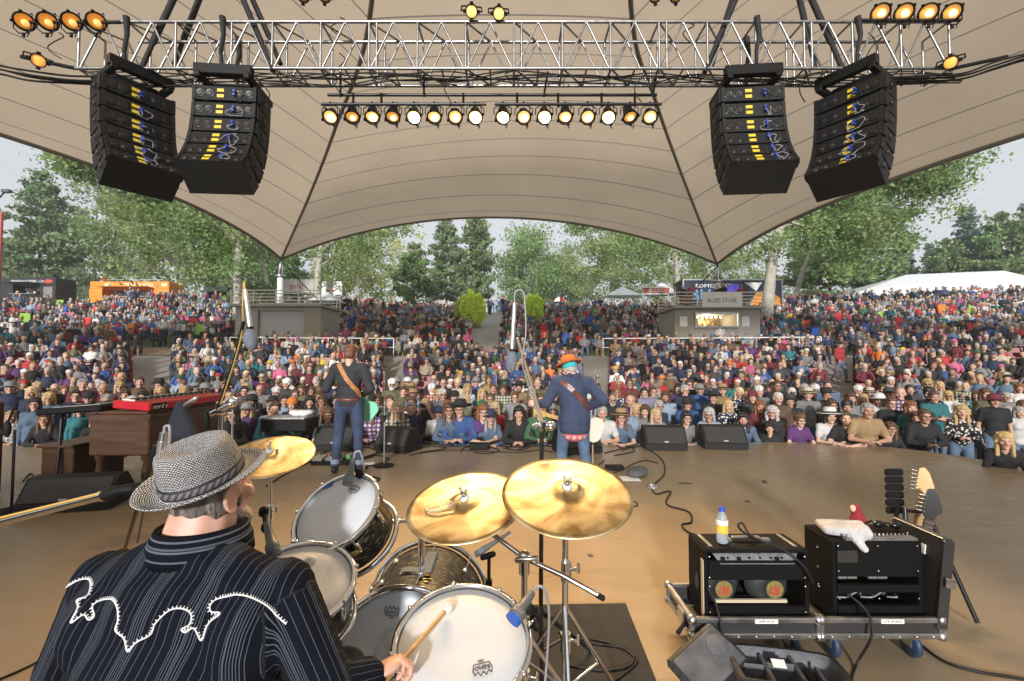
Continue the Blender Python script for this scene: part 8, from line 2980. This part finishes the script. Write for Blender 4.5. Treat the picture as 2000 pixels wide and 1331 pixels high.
# ================================================================ MUSICIANS
def kid(o, name, me, m, col=(1, 1, 1), M=None):
 c = bpy.data.objects.new(name, me)
 COL.objects.link(c)
 c.parent = o
 if not len(me.materials):
  me.materials.append(None)
 c.material_slots[0].link = 'OBJECT'
 c.material_slots[0].material = m
 c.color = (*col, 1)
 if M is not None:
  c.matrix_local = M
 WM[c] = WM[o] @ (M or Matrix())
 return c
def hero(J, key, loc, yaw, s, label, skin, fem=False, fat=0, vox=.012, extra_top=None, top_g=.018, sleeve=1.93):
 b, hands = MB(), MB()
 torso_blobs(b, J, fem, fat, 0)
 n, h = Vector(J['neck']), Vector(J['head'])
 b.cap(n - (h - n) * (.4 if 'nk' not in J else -.05), h + (n - h) * .45, J.get('nk', .066), J.get('nk', .066) * .9)
 for q in (-1, 1):
  arm_blobs(b, J, q, fem, fat, 0)
  leg_blobs(b, J, q, fem, fat, 0)
  b.cap(jt(J, 'ankle', q), jt(J, 'toe', q), .038, .034)
  kk = 'L' if q > 0 else 'R'
  hand(hands, jt(J, 'wri', q), J['hd' + kk], J['hn' + kk], -q, J['curl' + kk], 1.05, 8)
 me = fuse(b, vox, 3)
 hm = hands.mesh('h')
 white_attr(me)
 white_attr(hm)
 hd = head_mesh(fem, .0055).copy()
 hd.transform(TM(J['head'], J['hrot'], J.get('hs', 1)))
 me = join_mesh(join_mesh(me, hm, 'b'), hd, 'person_body')
 me.polygons.foreach_set('use_smooth', [True] * len(me.polygons))
 o = link('person', me, SKIN, None, color=skin)
 o.location, o.rotation_euler, o.scale = loc, (0, 0, yaw), (s, s, s)
 WM[o] = TM(loc, (0, 0, yaw), s)
 tag(o, label, 'person', 'musicians on the stage')
 t = MB()
 torso_blobs(t, J, fem, fat, top_g)
 for q in (-1, 1):
  arm_blobs(t, J, q, fem, fat, top_g, sleeve, 1.06)
 if extra_top:
  extra_top(t)
 top = fuse(t, vox * .85, 3, name='shirt')
 t = MB()
 p = Vector(J['pelvis'])
 w = 1 + .28 * fat
 t.ell(p - Vector((0, 0, .02)), (.158 * w + .012, .112 * w + .014, .14))
 for q in (-1, 1):
  leg_blobs(t, J, q, fem, fat, .014)
 pants = fuse(t, vox, 3, name='trousers')
 shoes = []
 for q in (-1, 1):
  t = MB()
  a, b_ = Vector(jt(J, 'ankle', q)), Vector(jt(J, 'toe', q))
  t.cap(a + Vector((0, .035, -.045)), b_, .046, .040)
  t.cap(a + Vector((0, 0, .05)), a - Vector((0, 0, .03)), .05, .052)
  shoes.append(fuse(t, vox, 2, name='shoe'))
 return o, top, pants, shoes
def bvh_of(o):
 me = o.data
 W = WM[o]
 return BVHTree.FromPolygons([W @ v.co for v in me.vertices], [list(p.vertices) for p in me.polygons])
def hit(bv, px, py):
 v = ray(px, py).normalized()
 r = bv.ray_cast(EYEV, v)
 return (r[0], r[1]) if r[0] is not None else (None, None)
def drape(o, pts, w, lift, name, m, parent, thick=.004):
 """A strap that lies on the clothing along a path."""
 bv = bvh_of(o)
 P = [(q.x, q.y) for q in spline([(x, y, 0) for x, y in pts], 6)]
 H = [hit(bv, *p) for p in P]
 H = [h for h in H if h[0] is not None]
 if len(H) < 3:
  return
 C_ = [h[0] + h[1] * lift for h in H]
 for _ in range(3):
  C_ = [C_[0]] + [(C_[i - 1] + C_[i] * 2 + C_[i + 1]) / 4 for i in range(1, len(C_) - 1)] + [C_[-1]]
 vs, fs = [], []
 for i, c in enumerate(C_):
  d = (C_[min(i + 1, len(C_) - 1)] - C_[max(i - 1, 0)]).normalized()
  nn = H[i][1]
  x = d.cross(nn).normalized() * w / 2
  vs += [c - x, c + x, c + x + nn * thick, c - x + nn * thick]
 for i in range(len(C_) - 1):
  for k in range(4):
   a, b = i * 4 + k, i * 4 + (k + 1) % 4
   fs.append((a, b, b + 4, a + 4))
 fs += [(0, 1, 2, 3), tuple(len(vs) - 4 + k for k in range(4))]
 MB().add(vs, fs).build(name, m, parent)
TANL = mat('tan_leather', (.40, .17, .055), .45, nscale=14, namp=.25)
BRNL = mat('brown_leather', (.13, .035, .02), .4, nscale=14, namp=.35)
JEANS = mat('jeans', (.03, .05, .10), .9, objcol=True, nscale=6, namp=.4, bump=.8, bscale=14)
JACK = mat('jacket_wool', (.02, .03, .06), .9, objcol=True, nscale=9, namp=.2, bump=.9, bscale=9)
def gjoints():
 J = pose_joints('stand', False)
 J.update(hrot=(0, 0, 0), hdL=(.55, -.5, .55), hnL=(.5, .7, .2), curlL=.9, hdR=(.8, -.5, -.1), hnR=(.2, -.75, .5), curlR=.6)
 J['asym'] = {'elb': ((.31, .0, 1.13), (-.30, .07, 1.13)), 'wri': ((.37, -.22, 1.25), (-.13, -.24, 1.04)), 'sho': ((.185, 0, 1.405), (-.185, 0, 1.405)),
    'hip': ((.10, 0, .92), (-.10, 0, .92)), 'knee': ((.14, -.03, .5), (-.13, .0, .5)), 'ankle': ((.17, .02, .10), (-.16, .05, .10)), 'toe': ((.21, -.14, .045), (-.20, -.12, .045))}
 return J
# dark shirted guitarist
J = gjoints()
J['hrot'] = (R(6), 0, R(4))
g1 = flr(680, 924)
G1 = (g1.x, g1.y, 0)
o, top, pants, shoes = hero(J, 'g1', G1, PI + .03, 1.05, 'guitarist seen from behind in dark shirt and blue jeans with tan strap', (.56, .36, .28))
sh = kid(o, 'shirt', top, CLOTH, (.022, .024, .032))
kid(o, 'trousers', pants, JEANS, (.032, .05, .105))
for q in shoes:
 kid(o, 'shoe', q, LEATHER, (.012, .011, .011))
kid(o, 'hair', hair_mesh('short'), HAIR, (.13, .05, .025), TM(J['head'], J['hrot']))
W = WM[o]
m = MB()
m.lathe([(.145, -.018), (.152, -.012), (.152, .014), (.145, .02)], 28, W @ TM((0, 0, .985)), sx=1.08, sy=.84)
m.build('belt', BRNL, o)
for q in (-1, 1):
 a = Vector(jt(J, 'ankle', q))
 MB().tube([W @ (a + Vector((0, .0, .03))), W @ (a + Vector((0, 0, .09)))], [.062, .060], 16).build('jeans_cuff', mat('cuff_denim', (.22, .27, .34), .9, nscale=20), o)
drape(sh, [(662, 712), (668, 724), (678, 742), (692, 758), (704, 774), (716, 792)], .062, .006, 'guitar_strap', TANL, o)
hd_, br0 = at(612, 718, g1.y + .34), at(716, 800, g1.y + .24)
gd = (hd_ - br0).normalized()
guitar('electric guitar with mint green body worn by the dark-shirted guitarist', gmat(br0 - gd * .02, gd, (0, 1, .12)), mat('mint_green', (.22, .58, .42), .25), SIGNW, group='guitars being played')
# blazer guitarist
J = gjoints()
J.update(pelvis=(0, .05, .93), belly=(0, .0, 1.06), chest=(0, -.06, 1.21), neck=(0, -.13, 1.37), head=(0, -.20, 1.475), hrot=(R(24), 0, R(24)), hdL=(.8, -.3, .1), hnL=(.1, .9, .4), curlL=1.0)
J['asym'].update({'sho': ((.19, -.07, 1.32), (-.20, -.06, 1.31)), 'elb': ((.32, -.10, 1.06), (-.36, .06, 1.10)), 'wri': ((.40, -.32, 1.03), (-.17, -.25, .96))})
g2 = flr(1118, 958)
G2 = (g2.x + .02, g2.y, 0)
def skirt(t):
 t.ell((0, .045, .86), (.205, .16, .20))
 t.ell((0, .05, .78), (.20, .155, .14))
 for q in (-1, 1):
  t.cap((.1 * q, -.10, 1.34), (.05 * q, .0, 1.41), .035, .035)
o, top, pants, shoes = hero(J, 'g2', G2, PI + .12, 1.0, 'guitarist in navy blazer and orange hat seen from behind', (.60, .38, .30), fat=.25, extra_top=skirt, top_g=.026)
sh = kid(o, 'blazer', top, JACK, (.030, .045, .092))
kid(o, 'trousers', pants, JEANS, (.07, .12, .21))
for q in shoes:
 kid(o, 'shoe', q, LEATHER, (.03, .02, .015))
kid(o, 'hair', hair_mesh('tidy'), HAIR, (.35, .33, .31), TM(J['head'], J['hrot'], .97))
HM = TM(J['head'], J['hrot'])
hh = kid(o, 'hat', hat_mesh('fedora'), HATM, (.50, .13, .025), HM @ TM((0, .01, .018), (R(-4), 0, 0), 1.04))
kid(hh, 'hat_band', hatband_mesh(), HATM, (.32, .07, .02))
m = MB().lathe([(.086, -.005), (.091, .0), (.0925, .045), (.09, .058)], 24, None, sy=1.14)
kid(o, 'bandana', m.mesh('bandana'), mat('teal_bandana', (.04, .38, .42), .8, nscale=30, namp=.4), (1, 1, 1), HM @ TM((0, .016, .012), (R(-8), 0, 0)))
m = MB()
m.ell((0, .055, .72), (.168, .125, .12))
kid(o, 'shirt_tail', fuse(m, .012, 2, name='shirt_tail'), PLAID, (.50, .10, .13))
drape(sh, [(1094, 746), (1106, 752), (1120, 764), (1134, 780), (1146, 796), (1156, 814)], .06, .006, 'guitar_strap', BRNL, o)
hd_, br0 = at(1030, 800, g2.y + .28), at(1156, 838, g2.y + .30)
gd = (hd_ - br0).normalized()
guitar('white bodied electric guitar with maple neck worn by the blazer guitarist', gmat(br0, gd, (0, 1, .12)), mat('guitar_white'), None, group='guitars being played')
PIN = mat('pinstripe_cotton', (.012, .015, .026), .9, spec=.08, bump=.8, bscale=16)
n_, l_, p_ = nodes(PIN)
at_ = n_.new('ShaderNodeAttribute')
at_.attribute_name = 'Col'
sp_ = n_.new('ShaderNodeSeparateColor')
l_.new(at_.outputs['Color'], sp_.inputs[0])
def math_(op, a, b=None):
 q = n_.new('ShaderNodeMath')
 q.operation = op
 for i, v in enumerate((a, b)):
  if v is None:
   continue
  if isinstance(v, (int, float)):
   q.inputs[i].default_value = v
  else:
   l_.new(v, q.inputs[i])
 return q.outputs[0]
def lines(freq, wid, off=0.0):
 f = math_('FRACT', math_('ADD', math_('MULTIPLY', sp_.outputs[0], freq), off))
 return math_('LESS_THAN', math_('ABSOLUTE', math_('SUBTRACT', f, .5)), wid)
ln = math_('MULTIPLY', lines(46, .036), .2)
cl = math_('MULTIPLY', math_('MULTIPLY', lines(8.2, .17, .1), lines(150, .10)), .28)
tot = math_('MAXIMUM', ln, cl)
mx = n_.new('ShaderNodeMix')
mx.data_type = 'RGBA'
l_.new(tot, mx.inputs[0])
mx.inputs[6].default_value = (.006, .0075, .013, 1)
mx.inputs[7].default_value = (.36, .40, .50, 1)
l_.new(mx.outputs[2], p_.inputs['Base Color'])
J = pose_joints('sit', False)
DL = Vector((-.86, 1.25, 0))
DY = PI - .12
DW = TM(DL, (0, 0, DY), .985)
inv = DW.inverted()
def loc_(p):
 return tuple(inv @ Vector(p))
wR = at(722, 1326, 1.24)
J.update(pelvis=(0, .02, .58), belly=(0, -.02, .76), chest=(0, .01, .93), neck=(0, -.01, 1.13), head=(-.01, -.045, 1.262), hrot=(R(-8), 0, R(-11)), hs=1.08, nk=.099,
  hdR=tuple(inv.to_3x3() @ Vector((.72, .62, .16))), hnR=tuple(inv.to_3x3() @ Vector((-.25, .2, .95))), curlR=1.15, hdL=(-.6, -.75, .1), hnL=(.1, .1, 1), curlL=1.1,
  hip=(.11, .0, .58), knee=(.24, -.40, .55), ankle=(.24, -.42, .10), toe=(.25, -.58, .045))
J['asym'] = {'sho': ((.268, .0, 1.015), (-.255, -.02, 1.015)), 'elb': ((.41, -.02, .76), loc_(at(640, 1350, 1.16))), 'wri': ((.16, -.34, .82), loc_(wR))}
def bulk(t):
 for q in (-1, 1):
  t.cap((.08 * q, .01, 1.075), (.21 * q, .0, 1.015), .092, .085)
 t.ell((0, .06, .97), (.20, .11, .15))
 t.cap((0, .005, 1.03), (0, -.006, 1.085), .12, .108)
 t.ell((0, .03, .80), (.285, .20, .24))
 t.ell((0, .03, .62), (.26, .20, .2))
 for q in (-1, 1):
  t.cap((.05 * q, .03, 1.10), (.16 * q, .03, 1.04), .07, .07)
  t.ell((.20 * q, .03, .93), (.11, .13, .14))
o, top, pants, shoes = hero(J, 'dr', DL, DY, .985, 'drummer seen from behind in black pinstripe shirt and woven grey hat', (.58, .33, .25), fat=.75, vox=.010, extra_top=bulk, top_g=.02, sleeve=1.88)
# stripe coordinate on the shirt
co = np.empty(len(top.vertices) * 3, np.float32)
top.vertices.foreach_get('co', co)
co = co.reshape(-1, 3)
u = (co[:, 0] + .22 * (co[:, 2] - 1)) / (1.0 + .55 * np.clip(co[:, 2] - .95, -.4, .3) * -1.0)
col = np.zeros((len(co), 3), np.float32)
col[:, 0] = u + 2.0
for q in (-1, 1):
 a, b, c = (np.array(jt(J, k, q)) for k in ('sho', 'elb', 'wri'))
 for p0, p1, r_ in ((a, b, .105), (b, c, .085)):
  d = (p1 - p0) / np.linalg.norm(p1 - p0)
  rel = co - p0
  tt = rel @ d
  L = np.linalg.norm(p1 - p0)
  perp = rel - tt[:, None] * d
  dist = np.linalg.norm(perp, axis=1)
  mk = (dist < r_) & (tt > .03) & (tt < L + .05) & (np.abs(co[:, 0]) > .235 if p0 is a else True)
  x_ = np.cross(d, np.array([0, 1, .2]))
  x_ /= np.linalg.norm(x_)
  y_ = np.cross(d, x_)
  ang = np.arctan2(perp @ y_, perp @ x_)
  col[mk, 0] = 2.0 + (ang[mk] + PI) * .07
point_col(top, 'Col', col)
sh = kid(o, 'shirt', top, PIN)
m = MB()
for r0, r1, z0, z1, y0 in ((.116, .106, 1.112, 1.170, -.012), ):
 m.lathe([(r0 + .016, z0 - .012), (r0 + .010, z0 + .03), (r1 + .004, z1 + .01), (r1 - .003, z1 + .013), (r1 - .006, z1), (r0 - .006, z0)], 40, TM((0, -.008, 0), (R(1), 0, 0)), close=True, sy=1.0)
cm = m.mesh('collar')
k_ = np.array([v.co[:] for v in cm.vertices])
point_col(cm, 'Col', np.stack([2 + k_[:, 2] * .30 + .012, k_[:, 0] * 0, k_[:, 0] * 0], -1))
kid(sh, 'collar', cm, PIN)
kid(o, 'trousers', pants, JEANS, (.02, .022, .028))
for q in shoes:
 kid(o, 'shoe', q, LEATHER, (.012, .011, .011))
HM = TM(J['head'], J['hrot'], 1.08)
m = MB()
m.ell((0, .024, .035), (.0758, .083, .070), None, 20, 14)
m.ell((0, .058, -.016), (.060, .036, .050))
for q in (-1, 1):
 m.ell((.070 * q, .03, -.005), (.010, .04, .045))
 m.ell((.064 * q, -.024, -.012), (.010, .013, .035))
kid(o, 'hair', fuse(m, .007, 3, name='hair'), mat('grey_hair', (.15, .13, .115), .8, nscale=60, namp=.8, bump=.9, bscale=160, stretch=(1, 1, .4)), (1, 1, 1), HM)
m = MB()
m.ell((0, -.062, -.098), (.047, .043, .034))
for q in (-1, 1):
 m.cap((.063 * q, -.004, -.04), (.038 * q, -.058, -.088), .012, .022)
m.cap((-.026, -.092, -.044), (.026, -.092, -.044), .0085, .0085)
kid(o, 'beard', fuse(m, .006, 2, name='beard'), mat('grey_stubble', (.40, .34, .30), .85, nscale=110, namp=.7, bump=.8, bscale=220), (1, 1, 1), HM)
# woven hat
STRAW = mat('woven_straw', (.5, .5, .5), .75)
n_, l_, p_ = nodes(STRAW)
uv = n_.new('ShaderNodeUVMap')
bk = n_.new('ShaderNodeTexBrick')
bk.offset = .5
bk.inputs['Color1'].default_value = (.70, .70, .71, 1)
bk.inputs['Color2'].default_value = (.46, .46, .48, 1)
bk.inputs['Mortar'].default_value = (.012, .012, .014, 1)
bk.inputs['Scale'].default_value = 1.0
bk.inputs['Mortar Size'].default_value = .0012
bk.inputs['Mortar Smooth'].default_value = .3
bk.inputs['Brick Width'].default_value = .0080
bk.inputs['Row Height'].default_value = .0044
nz = n_.new('ShaderNodeTexNoise')
nz.inputs['Scale'].default_value = 90
nz.inputs['Detail'].default_value = 2
vm = n_.new('ShaderNodeVectorMath')
vm.operation = 'MULTIPLY_ADD'
l_.new(nz.outputs['Color'], vm.inputs[0])
vm.inputs[1].default_value = (.005, .003, 0)
l_.new(uv.outputs[0], nz.inputs[0])
l_.new(uv.outputs[0], vm.inputs[2])
l_.new(vm.outputs[0], bk.inputs[0])
l_.new(bk.outputs[0], p_.inputs['Base Color'])
bp = n_.new('ShaderNodeBump')
bp.inputs['Strength'].default_value = .7
bp.inputs['Distance'].default_value = .003
l_.new(bk.outputs['Fac'], bp.inputs['Height'])
bp.invert = True
l_.new(bp.outputs[0], p_.inputs['Normal'])
NA = 72
prof = []            # (radius, height, arc length) from brim edge to the crown top
for r, z in ((.150, .012), (.152, .015), (.150, .018), (.138, .010), (.122, .004), (.107, .003), (.0975, .007), (.0955, .02), (.0935, .05), (.0905, .08), (.087, .103), (.081, .117), (.071, .124), (.058, .121), (.042, .112), (.024, .106), (.008, .104)):
 prof.append((r, z))
vs, fs, uvs = [], [], []
arc = 0
for i, (r, z) in enumerate(prof):
 if i:
  arc += math.hypot(r - prof[i - 1][0], z - prof[i - 1][1])
 for j in range(NA + 1):
  a = 2 * PI * j / NA
  x, y = r * math.cos(a), r * math.sin(a) * 1.13
  zz = z
  if i <= 5:                                   # brim: up at the back, down in front
   f = (r - .1) / .05
   zz += f * (.016 * max(0, math.sin(a)) - .014 * max(0, -math.sin(a)) + .008 * math.cos(a) ** 2)
  if i >= 10:                                  # teardrop crown, pinched in front
   fr_ = max(0, -math.sin(a))
   zz += .004 * math.cos(a * 2 + PI) - .010 * fr_ ** 3
   pinch = 1 - .16 * fr_ * abs(math.cos(a)) * 1.6
   x *= pinch
   if i >= 12:
    zz -= .012 * (1 - abs(x) / .08) * (1 if y < .05 else .5)
  vs.append((x, y, zz))
  uvs.append((a * .095, arc))
fs = [(i * (NA + 1) + j, i * (NA + 1) + j + 1, (i + 1) * (NA + 1) + j + 1, (i + 1) * (NA + 1) + j) for i in range(len(prof) - 1) for j in range(NA)]
mb = MB().add(vs, fs, True)
mb.add([vs[(len(prof) - 1) * (NA + 1) + j] for j in range(NA)], [tuple(range(NA))], True)
hme = mb.mesh('hat')
uvl = hme.uv_layers.new(name='UVMap')
nv = len(uvs)
for lp in hme.loops:
 k = lp.vertex_index
 uvl.data[lp.index].uv = uvs[k] if k < nv else uvs[(len(prof) - 1) * (NA + 1)]
HAT = TM(J['head'], J['hrot']) @ TM((0, .012, .041), (R(-13), R(0), 0), .98)
hat = kid(o, 'hat', hme, STRAW, (1, 1, 1), HAT)
m = MB().lathe([(.0975, .010), (.0988, .011), (.0968, .037), (.0955, .038)], 48, None, sy=1.13)
kid(hat, 'hat_band', m.mesh('hat_band'), mat('ribbon_black', (.014, .014, .018), .7), (1, 1, 1))
m = MB().lathe([(.0992, .016), (.0998, .017), (.0984, .031), (.0976, .032)], 48, None, sy=1.13)
rib = mat('ribbon_grey', (.12, .11, .12), .7)
n_, l_, p_ = nodes(rib)
tc = n_.new('ShaderNodeTexCoord')
wv = n_.new('ShaderNodeTexWave')
wv.bands_direction = 'DIAGONAL'
wv.inputs['Scale'].default_value = 26
l_.new(tc.outputs['Object'], wv.inputs[0])
rp = n_.new('ShaderNodeValToRGB')
rp.color_ramp.elements[0].color = (.03, .028, .032, 1)
rp.color_ramp.elements[1].color = (.17, .15, .16, 1)
l_.new(wv.outputs['Fac'], rp.inputs[0])
l_.new(rp.outputs[0], p_.inputs['Base Color'])
kid(hat, 'ribbon_trim', m.mesh('ribbon_trim'), rib, (1, 1, 1))
# embroidery over the shoulders
emb = [(315, 880), (380, 840), (430, 830), (447, 850), (440, 895), (420, 920), (380, 935), (385, 970), (350, 1045), (410, 1005), (435, 1030), (465, 1012), (455, 965), (490, 938), (550, 930), (578, 970), (582, 1030), (570, 1080), (612, 1120), (630, 1185), (670, 1140), (740, 1100), (765, 1045), (830, 985), (890, 975), (935, 1000), (930, 1050), (890, 1075), (910, 1090), (950, 1070), (990, 1130), (1022, 1050), (1080, 1000), (1035, 990), (1030, 960), (1060, 930), (1140, 910)]
epx = [(x / 2.506, 800 + y / 2.506) for x, y in emb] + [(450 + x / 2.604, 820 + y / 2.604) for x, y in ((40, 892), (100, 905), (180, 945), (240, 1000), (285, 1040))]
bv = bvh_of(sh)
E_ = [hit(bv, q.x, q.y) for q in spline([(x, y, 0) for x, y in epx], 7)]
E_ = [(h[0] + h[1] * .002, h[1]) for h in E_ if h[0] is not None]
m = MB()
seg = [E_[0]]
for h in E_[1:]:
 if (h[0] - seg[-1][0]).length > .05:
  if len(seg) > 2:
   m.tube([q[0] for q in seg], .0021, 5)
  seg = [h]
 else:
  seg.append(h)
m.tube([q[0] for q in seg], .0021, 5)
acc = 0
for (a, na), (b, nb) in zip(E_, E_[1:]):
 acc += (b - a).length
 if acc > .0055 and (b - a).length < .05:
  acc = 0
  d = (b - a).normalized()
  x = nb.cross(d)
  m.tube([b, b + x * .006], [.0022, .0012], 4)
m.build('embroidery', mat('white_thread', (.70, .70, .72), .8), sh)
# mallets
STK = mat('hickory', (.48, .27, .09), .45, nscale=12, namp=.2)
FELT = mat('white_felt', (.72, .72, .70), .95, nscale=60, namp=.1, bump=.8, bscale=200)
hb = on_head(FTx, 875, 1198, .022)
hw = wR + Vector((.06, .05, -.002))
d = (hw - hb).normalized()
t = thing('drum_mallet', 'felt headed mallet striking the floor tom', 'mallet', hb, 0, 'drum mallets')
MB().tube([hb, hw + d * .09], [.0062, .0075], 10).build('shaft', STK, t)
MB().ell(hb, (.0185, .0185, .021), frame(d), 16, 12).build('felt_head', FELT, t)
hb2 = on_head(SNx, 607, 1105, .02)
hw2 = DW @ Vector((.10, -.42, .83))
d = (hw2 - hb2).normalized()
t = thing('drum_mallet', 'felt headed mallet over the snare drum', 'mallet', hb2, 0, 'drum mallets')
MB().tube([hb2, hw2 + d * .05], [.0062, .0075], 10).build('shaft', STK, t)
MB().ell(hb2, (.0185, .0185, .021), frame(d), 16, 12).build('felt_head', FELT, t)
t = thing('drum_throne', 'round drum stool under the drummer', 'stool', (DL.x, DL.y, 0))
MB().lathe([(0, .42), (.17, .42), (.18, .44), (.18, .49), (.16, .51), (0, .51)], 28, TM(DL)).build('seat', BLACK, t)
m, f2 = MB(), MB()
m.tube([(DL.x, DL.y, .1), (DL.x, DL.y, .42)], .018, 8)
m.build('post', CHROME, t)
m = MB()
tripod(m, DL.x, DL.y, .3, .25, f2)
m.build('leg', CHROME, t)
f2.build('foot', RUBBER, t)
